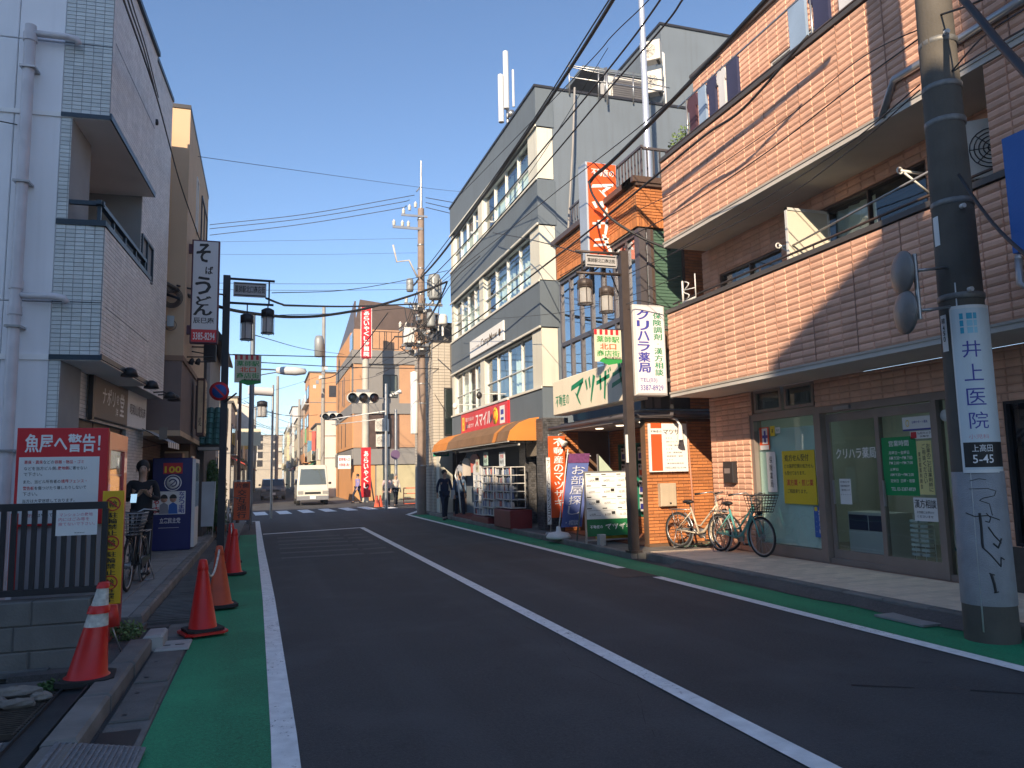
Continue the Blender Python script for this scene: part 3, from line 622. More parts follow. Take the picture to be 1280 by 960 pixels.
def itm(name, label, cat, fn, mat, group=None):
    m = MB(); fn(m); return tag(m.build(name, mat), label, cat, group)
t = thing('display_cabinet', 'low grey cabinet with navy drawer fronts behind the closed glass door', 'cabinet', (8.6, 9.2, .12))
pbox('body', MT['alu_white'], t, F2, 3.05, 3.85, .13, .88, -.75, -.35)
pbox('drawer', M('navy', (.015, .02, .07), .5), t, F2, 3.08, 3.44, .62, .84, -.35, -.335); pbox('drawer', MT['navy'], t, F2, 3.47, 3.82, .62, .84, -.35, -.335)
itm('handrail', 'white bent handrail inside the pharmacy door', 'handrail', lambda m: m.tube([F2.P(4.75, 1.1, -.5), F2.P(4.78, .5, -.5), F2.P(4.86, .36, -.5), F2.P(5.15, .33, -.5)], .018, 8), MT['alu_white'])
itm('waiting_chair', 'teal waiting chair behind the door glass', 'chair', lambda m: (m.box(F2, 4.6, 5.1, .42, .50, -1.1, -.65), m.box(F2, 4.6, 5.1, .5, .85, -1.15, -1.08), [m.cyl(F2.P(a, .12, b), F2.P(a, .42, b), .015, n=6) for a in (4.64, 5.06) for b in (-1.06, -.7)]), M('teal', (.0, .22, .24), .6))
for k, (a, col, lb) in enumerate(((3.1, (.02, .04, .2), 'navy'), (3.6, (.5, .5, .48), 'white'), (4.2, (.35, .04, .03), 'red'))):
    itm('stock_shelf', 'shelf of %s packets at the back of the pharmacy' % lb, 'shelf', lambda m, a=a: [m.box(F2, a, a + .42, 1.1 + .32 * r, 1.13 + .32 * r, -3.4, -3.1) or m.box(F2, a + .03 + .1 * c, a + .11 + .1 * c, 1.131 + .32 * r, 1.33 + .32 * r, -3.35, -3.15) for r in range(4) for c in range(4)], M('shelf%d' % k, col, .6))
t = thing('paper_rack', 'small white wire rack holding leaflets inside the sliding door', 'rack', (8.3, 8.0, .12))
m = MB()
for k in range(8):
    for c in range(2): m.box(F2, 4.33 + .16 * c, 4.46 + .16 * c, .36 + .062 * k, .395 + .062 * k, -.30, -.22)
m.build('leaflet', MT['white_paint'], t); m = MB(); [m.cyl(F2.P(a, .2, -.3), F2.P(a, .9, -.3), .006, n=5) for a in (4.32, 4.48, 4.64)]; m.build('wire_frame', MT['alu_white'], t)
# paper on the glass: function
def paper(name, label, fr, u0, u1, v0, v1, d, mat, texts, cat='poster', th=.004):
    t = thing(name, label, cat, fr.P((u0 + u1) / 2, (v0 + v1) / 2, d))
    pbox('sheet', mat, t, fr, u0, u1, v0, v1, d, d + th)
    by = {}
    for (s, mt, a, b, c, e, *o) in texts:
        m = by.setdefault(mt, MB()); fu = lambda x: u0 + (u1 - u0) * x; fv = lambda x: v0 + (v1 - v0) * x
        k = o[0] if o else 'h'
        if k == 'v': putv(m, fr, s, fu(a), fu(b), fv(c), fv(e), d + th + .001)
        elif k == 'r': m.box(fr, fu(a), fu(b), fv(c), fv(e), d + th + .0002, d + th + .0012)
        else: put(m, fr, s, fu(a), fu(b), fv(c), fv(e), d + th + .001, bold=(o[1] if len(o) > 1 else .012))
    for k, m in by.items(): m.build('printing' if k != 'x' else 'x', MT[k], t)
    return t
M('yellow_paper', (.72, .55, .02), .6, var=.04, bump=.03); M('green_paper', (.0, .27, .08), .5, var=.04, bump=.03); M('paper_white', (.74, .75, .74), .6, var=.04, bump=.03)
M('paper_mint', (.5, .68, .62), .6, var=.04); M('print_orange', (.75, .09, .02), .5, var=0, bump=0); M('paper_blue', (.03, .13, .45), .5, var=.05); M('pale_yellow', (.72, .66, .28), .6, var=.04); M('print_yellow', (.8, .6, .03), .5, var=0, bump=0)
G = D - .038
K = 'print_black'
paper('yellow_poster', 'large yellow poster about prescriptions on the pharmacy window', F2, 1.93, 2.71, .97, 1.82, G, MT['yellow_paper'],
      [('処方せん受付', K, .08, .82, .80, .93, 'h', .03), ('どの医療機関の処方せん', K, .06, .95, .67, .75), ('も受付ております。', K, .06, .70, .54, .62), ('漢方薬・煎じ薬', 'print_red', .10, .92, .34, .46, 'h', .02), ('ご相談承ります。', K, .12, .72, .20, .28)])
paper('medical_cross_sticker', 'red and white sticker with a blue cross on the pharmacy window', F2, 1.36, 1.62, 1.86, 2.24, G, MT['print_orange'],
      [('', 'print_white', .30, .85, .25, .95, 'r'), ('', 'print_white', .05, .95, .0, .2, 'r')])
m = MB(); m.box(F2, 1.49, 1.54, 1.98, 2.18, G + .006, G + .008); m.box(F2, 1.445, 1.585, 2.055, 2.105, G + .0061, G + .0081); tag(m.build('blue_cross', MT['print_blue']), 'blue cross on the red and white window sticker', 'emblem')
paper('small_yellow_label', 'small yellow label beside the blue cross sticker', F2, 1.66, 1.78, 2.08, 2.25, G, MT['print_yellow'], [('薬', K, .3, .7, .3, .7)])
paper('small_pale_label', 'small pale label hanging at the top of the pharmacy window', F2, 1.80, 1.92, 2.12, 2.22, G, MT['paper_white'], [('処方', 'print_green', .2, .8, .3, .7)])
paper('mint_notice', 'narrow pale notice with a column of marks on the mint window', F2, 1.52, 1.76, 1.15, 1.82, G, MT['paper_white'], [('保険薬局', K, .3, .62, .1, .9, 'v'), ('・・・', K, .72, .86, .1, .7, 'v')])
paper('health_notice', 'thin white notice with red mark at the frame of the mint window', F2, 2.73, 2.81, 1.4, 1.82, G, MT['paper_white'], [('', 'print_red', .2, .8, .4, .7, 'r'), ('', K, .25, .5, .1, .35, 'r')])
paper('lower_yellow_edge_notice', 'small black and white notice below the red mark notice', F2, 2.73, 2.81, 1.0, 1.33, G, MT['pale_yellow'], [('お薬', K, .2, .8, .2, .9, 'v')])
paper('blue_notice', 'tall blue notice with white lettering low on the window frame', F2, 2.62, 2.80, .48, .95, G + .005, MT['paper_blue'], [('お薬手帳', 'print_white', .55, .9, .1, .9, 'v'), ('・・・・・', 'print_white', .1, .4, .1, .9, 'v'), ('', 'print_yellow', .1, .45, .85, .98, 'r')])
z1 = D - .09 + .018; z2 = D - .05 + .018
m = MB(); put(m, F2, 'クリハラ薬局', 3.14, 3.92, 1.66, 1.82, z1 + .003, .03); tag(m.build('door_lettering', MT['print_white']), 'white lettering of the pharmacy name on the door glass', 'lettering')
paper('white_notice', 'small white text sheet taped to the door glass', F2, 3.17, 3.40, 1.0, 1.37, z1, MT['paper_white'], [('お知らせ', K, .1, .9, .84, .92), ('営業時間変更', K, .1, .9, .68, .76), ('ご案内致します', K, .1, .9, .52, .6), ('・・・・・', K, .1, .9, .36, .4)])
paper('green_hours_poster', 'green opening hours poster with white text on the sliding door', F2, 4.08, 4.66, 1.15, 1.93, z2, MT['green_paper'],
      [('営業時間', 'print_white', .22, .80, .84, .94, 'h', .03), ('月曜日～金曜日', 'print_white', .2, .8, .70, .76), ('AM 9:30～PM 7:00', 'print_white', .2, .88, .61, .67), ('PM 2:00～PM 7:00', 'print_white', .2, .88, .53, .58), ('土曜日', 'print_white', .2, .45, .42, .47), ('AM 9:30～PM 2:00', 'print_white', .2, .88, .33, .38), ('定休日  日曜・祝祭', 'print_white', .2, .9, .22, .28), ('TEL 03-3387-8929', 'print_white', .2, .9, .08, .14)])
paper('yellow_medicine_poster', 'narrow yellow poster with black columns of text on the sliding door', F2, 4.67, 4.90, 1.17, 1.86, z2, MT['pale_yellow'], [('お薬のことは薬剤師に', K, .66, .92, .05, .95, 'v'), ('ご相談ください', K, .36, .58, .2, .95, 'v'), ('東京都薬剤師会', K, .08, .24, .1, .8, 'v')])
paper('white_blue_sticker', 'white and blue sticker above the green poster', F2, 4.47, 4.92, 2.0, 2.18, z2, MT['paper_white'], [('', 'print_blue', 0, 1, 0, .12, 'r'), ('○', 'print_yellow', .12, .25, .3, .8), ('健康サポート薬局', 'print_blue', .35, .9, .5, .7)])
paper('red_white_sticker', 'white sticker with a red square above the yellow door poster', F2, 4.58, 4.93, 1.89, 1.99, z2, MT['paper_white'], [('', 'print_red', .04, .3, .1, .9, 'r'), ('防犯カメラ', K, .36, .95, .55, .85), ('作動中', K, .45, .85, .15, .4)])
paper('kanpo_notice', 'white notice in brush lettering under the yellow door poster', F2, 4.55, 4.92, .83, 1.13, z2, MT['paper_white'], [('漢方相談', K, .04, .96, .55, .92, 'h', .03), ('お気軽にお声かけ', K, .12, .85, .32, .43), ('くださいませ', K, .12, .8, .14, .25)])
m = MB(); m.lathe(F2.P(5.14, 2.16, -.1), [(.0, 0), (.075, 0), (.075, .004), (0, .004)], 20, F2.n); t = m.build('round_sticker', MT['paper_white']); tag(t, 'round pale sticker on the narrow side pane', 'sticker')
# intercom on the block pier
t = thing('mailbox', 'dark wall mailbox on the salmon pier beside the pharmacy window', 'mailbox', F2.P(.62, 1.5, 0))
m = MB(); m.bbox(F2, .50, .80, 1.30, 1.68, .0, .10, .01); m.build('case', MT['darkframe'], t); m = MB(); m.box(F2, .55, .72, 1.47, 1.56, .1005, .104); m.build('plate', MT['alu'], t)
# AC unit in the near bay
def ac_unit(label, fr, w=.8, h=.6, dp=.3, group='outdoor air conditioning units', mat='ac_white', dark=False):
    M('band_dark', (.10, .10, .10), .6)
    M('ac_white', (.60, .58, .53), .5, var=.07, vs=4, streak=.25)
    t = thing('air_conditioner', label, 'air conditioner', fr.P(w / 2, 0, 0), 0, group)
    m = MB(); m.bbox(fr, 0, w, .04, h, -dp, 0, .015); m.build('casing', MT[mat], t)
    m = MB(); c = fr.P(w * .4, h * .52, .004); rr = min(w, h) * .36
    for k in range(5): m.torus(c, fr.n, rr * (k + 1) / 5, .006, 20, 4)
    for k in range(8):
        a = k * math.pi / 4; m.tube([c, c + (fr.ex * math.cos(a) + fr.ey * math.sin(a)) * rr], .005, 4)
    m.build('fan_grille', MT['darkframe'], t)
    m = MB(); m.box(fr, .06, .14, 0, .04, -dp, 0); m.box(fr, w - .14, w - .06, 0, .04, -dp, 0); m.split('foot', MT['black'], t)
    if dark:
        m = MB(); m.box(fr, w * .1, w * .95, h * .12, h * .92, .001, .012); m.build('dark_grille', MT['band_dark'], t)
        m = MB()
        for k in range(14): m.box(fr, w * .1, w * .95, h * (.14 + .055 * k), h * (.155 + .055 * k), .0125, .02)
        m.build('louvre', MT['slate_frame'], t)
    return t
ac_unit('white air conditioner standing in the upper near bay of the salmon building', Fr((7.35, 6.1, 4.62), (.75, -.66, 0)), .62, .72, .28)
# white trellis-like antenna bracket at the far corner
t = thing('tv_mount', 'white pipe bracket standing on the balcony corner of the salmon building', 'bracket', (7.15, 11.4, 4.5))
m = MB(); b = F1.sh(.55, 4.5, .0)
m.tube([b.P(0, 0), b.P(0, .42)], .02, 6); m.tube([b.P(0, .03), b.P(.42, .03)], .02, 6); m.tube([b.P(.42, .03), b.P(.42, .45)], .012, 6)
m.tube([b.P(.12 + .09 * math.sin(i * .9), .06 + i * .03) for i in range(12)], .012, 6); m.tube([b.P(0, .25), b.P(.42, .2)], .01, 6); m.build('pipes', MT['alu_white'], t)
# laundry on the top balcony
def garment(label, u, v, mat, w=.5, h=.55, kind=0):
    t = thing('laundry', label, 'clothes', F1.P(u, v, -.3), 0, 'laundry hung on the top balcony')
    m = MB(); f = F1.sh(u, v, -.32)
    out = [(-.5, -.15), (-.36, 0), (-.12, .02), (0, -.03), (.12, .02), (.36, 0), (.5, -.15), (.4, -.28), (.3, -.2), (.3, -1), (-.3, -1), (-.3, -.2), (-.4, -.28)] if kind == 0 else [(-.45, 0), (.45, 0), (.45, -1), (.1, -.97), (-.45, -1)]
    m.poly(f, [(x * w, y * h) for x, y in out], -.02, .03); m.build('cloth', mat, t)
    m = MB(); m.tube([f.P(-.3 * w, -.02), f.P(0, .09), f.P(.3 * w, -.02)], .006, 4); m.build('hanger', MT['alu'], t)
m = MB(); m.tube([F1.P(.2, 8.42, -.3), F1.P(8.2, 8.42, -.3)], .017, 8)
for k in (.5, 3.9, 7.6): m.tube([F1.P(k, 7.43, -.3), F1.P(k, 8.42, -.3)], .02, 6)
m.build('laundry_pole', MT['alu'], PB)
M('cloth_navy', (.03, .035, .09), .9, var=.15); M('cloth_white', (.6, .6, .62), .9, var=.08); M('cloth_blue', (.25, .35, .5), .9, var=.1); M('cloth_plum', (.07, .03, .05), .9, var=.15)
for i, (u_, mt, k, w_, h_, l) in enumerate(((.70, 'cloth_plum', 0, .36, .9, 'plum shirt nearest the far corner of the top balcony'), (1.02, 'cloth_blue', 1, .26, .85, 'pale blue towel beside the plum shirt'), (1.34, 'cloth_navy', 0, .34, .8, 'navy shirt between the towel and the white shirt'), (1.64, 'cloth_white', 0, .30, .75, 'white shirt in the middle of the far group of laundry'),
     (1.95, 'cloth_navy', 1, .34, .85, 'navy trousers left of the balcony window'), (3.6, 'cloth_blue', 1, .4, .8, 'pale blue towel by the curtained balcony window'), (4.1, 'cloth_navy', 0, .5, .9, 'dark navy jacket before the white sheet'), (4.65, 'cloth_white', 1, .45, .95, 'large white sheet on the top balcony'), (5.2, 'cloth_navy', 0, .55, .95, 'dark jacket beyond the white sheet'))):
    garment(l, u_, 8.40, MT[mt], w_, h_, k)
# blue projecting sign at the picture edge
t = thing('blue_sign', 'plain blue projecting sign fixed beyond the salmon building', 'sign', (5.8, 4.3, 3.4))
m = MB(); m.bbox(Fr((5.69, 4.2, 0), (1, 0, 0)), 0, .7, 3.22, 4.18, -.2, 0, .01); m.build('panel', M('sign_blue', (.02, .12, .42), .4, var=.06), t)
m = MB(); m.box(Fr((6.30, 4.3, 0), (1, 0, 0)), 0, 1.0, 3.9, 3.95, 0, .05); m.box(Fr((6.30, 4.3, 0), (1, 0, 0)), 0, 1.0, 3.4, 3.45, 0, .05); m.build('bracket', MT['steel'], t)

# ================================================================ orange brick estate agency
M('brick', (.46, .17, .055), .75, var=.12, vs=4, bump=.5, bs=40, tint=.20, streak=.12); M('mortar', (.13, .075, .045), .9, var=.15)
BB = thing('estate_agency_building', 'orange brick corner building with a tall bluish curtain window', 'building', (7.4, 15.3, 0))
bwid, bhei = .225, .062
FX = Fr((7.0, 17.6, 0), (0, -1, 0)); FY = Fr((7.0, 13.2, 0), (1, 0, 0))
# side wall
shut = (.52, 1.06, 4.4, 6.30); 
m = wall(FY, 0, 3.2, .10, 2.55, -.2, -.012); wall(FY, .50, 3.2, 2.75, 6.36, -.2, -.012, [(.50, 1.02, 4.3, 6.36)], m); wall(FY, 0, 3.2, 6.4, 7.30, -.2, -.012, (), m)
m.box(FX, 0, 4.39, 6.4, 7.30, -.2, -.012); m.build('wall', MT['mortar'], BB)
tiles(BB, 'brick', MT['brick'], FY, 0, 1.9, .16, 2.50, bwid, bhei, .010, .006, .005, limit=190)
tiles(BB, 'brick', MT['brick'], FY, 1.02, 1.9, 2.75, 6.36, bwid, bhei, .010, .006, .005, limit=0)
tiles(BB, 'brick', MT['brick'], FY, 0, 1.4, 6.60, 7.28, bwid, bhei, .010, .006, .005, limit=60)
tiles(BB, 'soldier_brick', MT['brick'], FY, 0, 1.4, 6.40, 6.60, bhei, .2, .010, .006, .005, bond=False, limit=0)
tiles(BB, 'brick', MT['brick'], FX, 0, 4.38, 6.60, 7.28, bwid, bhei, .010, .006, .005, limit=50)
tiles(BB, 'soldier_brick', MT['brick'], FX, 0, 4.38, 6.40, 6.60, bhei, .2, .010, .006, .005, bond=False, limit=0)
m = MB(); m.box(FY, -.1, 3.2, 7.301, 7.42, -.4, .10); m.box(FX, -.1, 4.398, 7.301, 7.42, -.4, .10); m.box(FY, -.02, 3.2, 7.24, 7.30, .03, .07); m.build('parapet_coping', MT['brownframe'], BB)
m = MB(); m.box(FX, 0, 4.2, 6.36, 6.395, -3.2, -.02); m.box(FX, 0, 4.2, 7.1, 7.2, -3.2, -.21); m.build('roof_slab', MT['concrete_dark'], BB)
# ground floor recess
FR_ = Fr((8.3, 17.6, 0), (0, -1, 0))
m = MB(); m.box(FX, 0, 4.2, 2.56, 2.74, -2.0, -.0); m.build('ceiling', MT['soffit'], BB)
m = wall(FR_, 0, 4.2, .1, 2.56, -.1, -.02, [(.5, 2.4, .5, 2.2), (2.9, 3.9, .12, 2.2)]); m.box(Fr((7.0, 17.6, 0), (1, 0, 0)), 0, 1.3, .1, 2.56, -.15, -.02); m.build('inner_wall', MT['mortar'], BB)
tiles(BB, 'brick', MT['brick'], FR_, 0, 4.2, .12, 2.55, bwid, bhei, .010, .0, .005, holes=[(.5, 2.4, .5, 2.2), (2.9, 3.9, .12, 2.2)], limit=0)
tiles(BB, 'brick', MT['brick'], Fr((7.02, 17.55, 0), (1, 0, 0)), 0, .42, .12, 2.55, bwid, bhei, .010, .006, .005, limit=0)
window(BB, FR_, .5, 2.4, .5, 2.2, 2, M('green_frame', (.02, .20, .13), .4), MT['glass_clear'], d=.0, inside=.3)
window(BB, FR_, 2.9, 3.9, .12, 2.2, 1, MT['darkframe'], MT['glass_dark'], d=.0, inside=.8)
tiles_floor = slab('entrance_tiles', [(6.95, 13.45), (8.25, 13.45), (8.25, 17.4), (6.95, 17.4)], .10, .13, M('red_tile', (.24, .09, .05), .6, var=.15, vs=5, tint=.1))
# property sheets in the shop window
for r in range(4):
    for c in range(4):
        uu = .62 + c * .44; vv = .62 + r * .39
        tt = paper('property_sheet', 'white property sheet in row %s, %s place, of the agency window' % (('lowest', 'second', 'third', 'top')[r], ('first', 'second', 'third', 'last')[c]), FR_, uu, uu + .38, vv, vv + .31, -.025, MT['paper_white'],
                   [('', K, .05, .3, .72, .9, 'r'), ('賃貸 %d.%d万円' % (6 + r, 2 + c * 2), 'print_red' if (r + c) % 3 == 0 else K, .36, .95, .72, .9), ('', 'print_orange' if (r + c) % 4 == 0 else 'print_blue', .1, .5, .15, .55, 'r'), ('中野区上高田', K, .55, .95, .3, .45)], 'notice', .002)
        tt['group'] = 'property sheets in the agency window'
# downlights
for k in range(3):
    m = MB(); m.lathe((7.5, 14.2 + k * 1.1, 2.545), [(0, 0), (.09, 0), (.09, .012), (0, .012)], 16); o = m.build('downlight', M('lit_lamp', (1, .85, .6), .5, var=0, bump=0, em=2.5)); tag(o, ('ceiling downlight nearest the lamp post', 'middle ceiling downlight of the agency', 'ceiling downlight farthest in the agency entrance')[k], 'lamp', 'downlights of the agency')
# curtain window above
CW = Fr((7.06, 17.55, 0), (0, -1, 0))
M('slate_frame', (.12, .11, .12), .45, .4, var=.1)
g = glass('glass_curtain', (.35, .55, .62), .45)
m = MB()
for v in (3.66, 4.72, 6.32): m.box(CW, 0, 4.3, v - .05, v + .05, -.1, 0)
xs = [0, .62, 1.24, 1.86, 2.48, 3.10, 3.72, 4.3]
for x in xs: m.box(CW, x - .04, x + .04, 3.71, 4.67, -.1, -.004); m.box(CW, x - .04, x + .04, 4.77, 6.27, -.1, -.004)
cwf = m.build('curtain_wall_frame', MT['slate_frame'], BB)
for i in range(7):
    for a, b in ((3.71, 4.67), (4.77, 6.27)): pbox('pane', g, cwf, CW, xs[i] + .04, xs[i + 1] - .04, a, b, -.06, -.052)
m = MB(); m.box(CW, 0, 4.3, 3.7, 6.3, -.45, -.40); m.build('blind', M('blue_blind', (.16, .30, .36), .7, var=.12, vs=3), BB)
m = MB(); m.box(Fr((7.06, 13.25, 0), (1, 0, 0)), -.05, .10, 2.75, 6.36, -.1, .09); m.box(Fr((7.06, 13.25, 0), (1, 0, 0)), .16, .30, 2.75, 6.36, -.1, .06); m.build('corner_post', MT['slate_frame'], BB)
pbox('corner_pane', g, BB, Fr((7.06, 13.22, 0), (1, 0, 0)), .10, .16, 2.8, 6.3, .0, .006)
# green roller shutter on the side
m = MB()
for i in range(34): m.bbox(FY, .34, 1.01, 4.05 + i * .068, 4.113 + i * .068, -.08, -.03, .008, random.random())
m.build('green_shutter', M('shutter_green', (.075, .15, .11), .6, var=.08, tint=.05), BB)
m = MB(); m.box(FY, .99, 1.04, 4.0, 6.36, -.02, .02); m.box(FY, .29, .34, 4.0, 6.36, -.06, .02); m.box(FY, .29, 1.04, 3.9, 4.0, -.08, .03); m.build('shutter_frame', MT['brownframe'], BB)
m = MB(); m.box(FY, 0, 1.1, 2.75, 3.9, -.1, -.005); m.build('dark_infill', MT['darkframe'], BB)
# pipe canopy below fascia and fascia sign
m = MB(); m.tube([(6.75, 17.7, 2.62), (6.75, 13.05, 2.62), (8.6, 13.0, 2.62)], .055, 10); m.box(WF, 6.80, 8.6, 13.03, 13.19, 2.56, 2.66); m.build('canopy_pipe', MT['slate_frame'], BB)
FS = Fr((6.6, 17.05, 0), (0, -1, 0))
t = thing('fascia_sign', 'cream fascia sign with green agency name above the entrance', 'sign', (6.7, 15, 3.3))
m = MB(); m.bbox(FS, 0, 4.1, 2.90, 3.72, -.35, 0, .02); m.build('panel', M('cream_panel', (.82, .74, .58), .55, var=.05, vs=1.5, bump=.05, streak=.12), t)
m = MB(); put(m, FS, '不動産の', .18, 1.02, 3.08, 3.36, .002, .02); m.build('small_lettering', MT['print_green'], t)
m = MB(); 
# hand-cut angular katakana, matching the sign
def strokes(mb, fr, u0, v0, w, h, polys, d):
    for P in polys: mb.add([fr.P(u0 + x * w, v0 + y * h, d) for x, y in P], [tuple(range(len(P)))])
MA = [[(0, .62), (.05, .82), (1, 1), (.98, .80)], [(.98, .86), (.72, .8), (.42, .42), (.55, .38)], [(.3, .55), (.52, .42), (.78, 0), (.6, .12)]]
TU = [[(.0, .85), (.14, .92), (.25, .55), (.15, .48)], [(.33, .9), (.48, .98), (.55, .6), (.44, .52)], [(.78, 1), (1, .92), (.55, 0), (.48, .1)]]
ZA = [[(0, .58), (.0, .72), (.95, .86), (.95, .72)], [(.22, .88), (.36, .9), (.36, .4), (.24, .36)], [(.6, .98), (.76, 1.0), (.60, 0), (.5, .08)], [(.82, 1.0), (.9, 1.04), (.94, .9), (.87, .88)], [(.95, 1.04), (1.02, 1.08), (1.06, .94), (.99, .92)]]
KI = [[(.05, .70), (.08, .84), (.95, 1.0), (.92, .86)], [(0, .34), (.04, .50), (1.05, .70), (1.0, .54)], [(.4, 1.12), (.56, 1.16), (.86, .0), (.7, .04)]]
for i, (ch, uu, ww) in enumerate(((MA, 1.15, .72), (TU, 1.95, .55), (ZA, 2.55, .68), (KI, 3.28, .72))): strokes(m, FS, uu, 3.0, ww, .60, ch, .003)
m.build('large_lettering', MT['print_green'], t)
# arm lamps
t = thing('arm_lamp', 'white cone lamp above the price board on the brick side wall', 'lamp', (7.6, 13.1, 2.5))
m = MB(); m.tube([(7.55, 13.18, 2.56), (7.55, 12.95, 2.52), (7.55, 12.82, 2.40)], .02, 8); m.build('arm', MT['alu_white'], t); m = MB(); m.lathe((7.55, 12.82, 2.12), [(.07, 0), (.045, .12), (.03, .28), (0, .29)], 14); m.build('shade', MT['white_paint'], t)
t = thing('spot_lamp', 'white floodlight above the orange agency banner', 'lamp', (6.9, 17.4, 2.2))
m = MB(); m.tube([(6.98, 17.2, 2.5), (6.7, 17.0, 2.45), (6.6, 16.8, 2.30)], .015, 6); m.build('arm', MT['alu_white'], t); m = MB(); m.lathe((6.62, 16.8, 2.32), [(.0, -.01), (.05, 0), (.055, .12), (.09, .24), (.0, .22)], 14, (.3, -.75, -.5)); m.build('head', MT['white_paint'], t)
# price board on the side wall
FBd = Fr((7.0, 13.13, 0), (1, 0, 0))
paper('agency_board', 'white board with an orange band and the agency text on the brick side wall', FBd, .02, .86, 1.52, 2.45, -.01, MT['paper_white'],
      [('', 'print_orange', .06, .34, .90, 1.0, 'r'), ('', 'print_orange', .06, .34, .02, .78, 'r'), ('不動産の', K, .05, .34, .81, .86), ('マツザキ', K, .38, .95, .77, .88, 'h', .03)] +
      [(s, K, .45, .45 + w, .68 - i * .075, .71 - i * .075) for i, (s, w) in enumerate((('・・・', .14), ('賃貸アパート・マンション', .42), ('一戸建・貸店舗', .36), ('・・・', .14), ('土地・建物売買', .40), ('賃貸管理・査定', .42), ('・・・', .14), ('東京都知事免許', .44)))] + [('中野区上高田 TEL 03-3386', K, .4, .95, .06, .10)], 'sign', .03)
t = thing('meter_box', 'beige meter box low on the brick side wall', 'meter box', (7.4, 13.1, 1.1))
m = MB(); m.bbox(FY, .22, .56, .86, 1.30, .0, .12, .012); m.build('case', M('beige_metal', (.46, .38, .28), .5, var=.08, streak=.3), t); m = MB(); m.lathe(FY.P(.42, .92, .12), [(.02, 0), (.02, .006), (0, .006)], 10, FY.n); m.build('lock', MT['black'], t)
m = MB(); m.tube([(7.98, 13.16, .15), (7.90, 13.16, 2.5)], .018, 8); tag(m.build('wall_pipe', M('pink_pipe', (.45, .22, .15), .5)), 'thin pink pipe running down the brick side wall', 'pipe')
# roof railing, flagpole, bush
t = thing('roof_railing', 'dark metal railing on the brick building roof', 'railing', (7.3, 15, 7.4))
m = MB(); m.box(FX, .3, 4.2, 8.18, 8.23, -.32, -.27)
m.box(FY, .3, 1.6, 8.18, 8.23, -.32, -.27)
for i in range(27): m.box(FX, .3 + i * .148, .33 + i * .148, 7.42, 8.18, -.31, -.285)
for i in range(10): m.box(FY, .3 + i * .148, .33 + i * .148, 7.42, 8.18, -.31, -.285)
m.split('bar', MT['slate_frame'], t)
t = thing('flagpole', 'tall bright metal mast rising behind the brick building', 'mast', (8.6, 15.5, 7.1))
m = MB(); m.cyl((8.58, 15.5, 7.2), (8.6, 15.5, 14.5), .085, .065, 16); m.build('pole', M('bright_steel', (.75, .75, .76), .25, .6, var=.05, bump=0), t)
m = MB(); leaves(m, (8.1, 12.9, 8.0), (.45, .35, .55), 900, .05, 5); m.cyl((8.1, 12.9, 7.3), (8.12, 12.9, 8.1), .02, .01, 6); tag(m.build('shrub', MT['leaf_light']), 'pale green shrub showing over the salmon building roof line', 'shrub')
# big orange vertical sign
VS = Fr((6.52, 14.5, 0), (1, 0, 0))
t = thing('vertical_sign', 'tall orange vertical sign with white agency name high on the brick building', 'sign', (6.8, 14.6, 7))
m = MB(); m.bbox(VS, 0, .74, 6.1, 8.25, -.42, -.01, .02); m.build('box', M('sign_side', (.42, .47, .52), .35, .3, var=.05), t)
m = MB(); m.box(VS, .035, .705, 6.13, 8.22, -.009, .004); m.build('face', M('sign_orange', (.74, .10, .018), .45, var=.05, vs=1.5, bump=0), t)
m = MB(); put(m, VS, '不動産の', .12, .66, 7.93, 8.10, .006, .03)
for i, ch in enumerate((MA, TU, ZA, KI)): strokes(m, VS, .11, 7.43 - i * .405, .53, .36, ch, .007)
m.build('lettering', MT['print_white'], t)
m = MB(); m.box(VS, .74, 1.0, 6.5, 6.56, -.3, -.2); m.box(VS, .74, 1.0, 7.15, 7.2, -.3, -.2); m.build('bracket', MT['steel'], t)
# pharmacy vertical sign
PS = Fr((6.44, 12.42, 0), (1, 0, 0))
t = thing('pharmacy_sign', 'white vertical pharmacy sign with blue and green columns of lettering', 'sign', (6.8, 12.5, 3.8))
m = MB(); m.bbox(PS, 0, .66, 2.92, 4.62, -.26, -.008, .02); m.build('box', M('sign_box_white', (.55, .54, .53), .5, var=.08, streak=.2), t)
m = MB(); m.box(PS, .04, .62, 2.96, 4.58, -.0075, .003); m.build('face', M('sign_face_white', (.66, .64, .68), .4, var=.04, bump=0, vs=1), t)
m = MB(); putv(m, PS, 'クリハラ薬局', .07, .31, 3.33, 4.52, .005, .045, .9); put(m, PS, 'TEL(03)', .09, .44, 3.15, 3.24, .005); put(m, PS, '3387-8929', .09, .56, 3.01, 3.11, .005); m.build('blue_lettering', MT['print_blue'], t)
m = MB(); putv(m, PS, '保険調剤・漢方相談', .40, .57, 3.28, 4.48, .005, .03, .9); m.build('green_lettering', MT['print_green'], t)
m = MB(); m.box(PS, .66, .95, 3.2, 3.26, -.2, -.12); m.box(PS, .66, .95, 4.2, 4.26, -.2, -.12); m.build('bracket', MT['steel'], t)

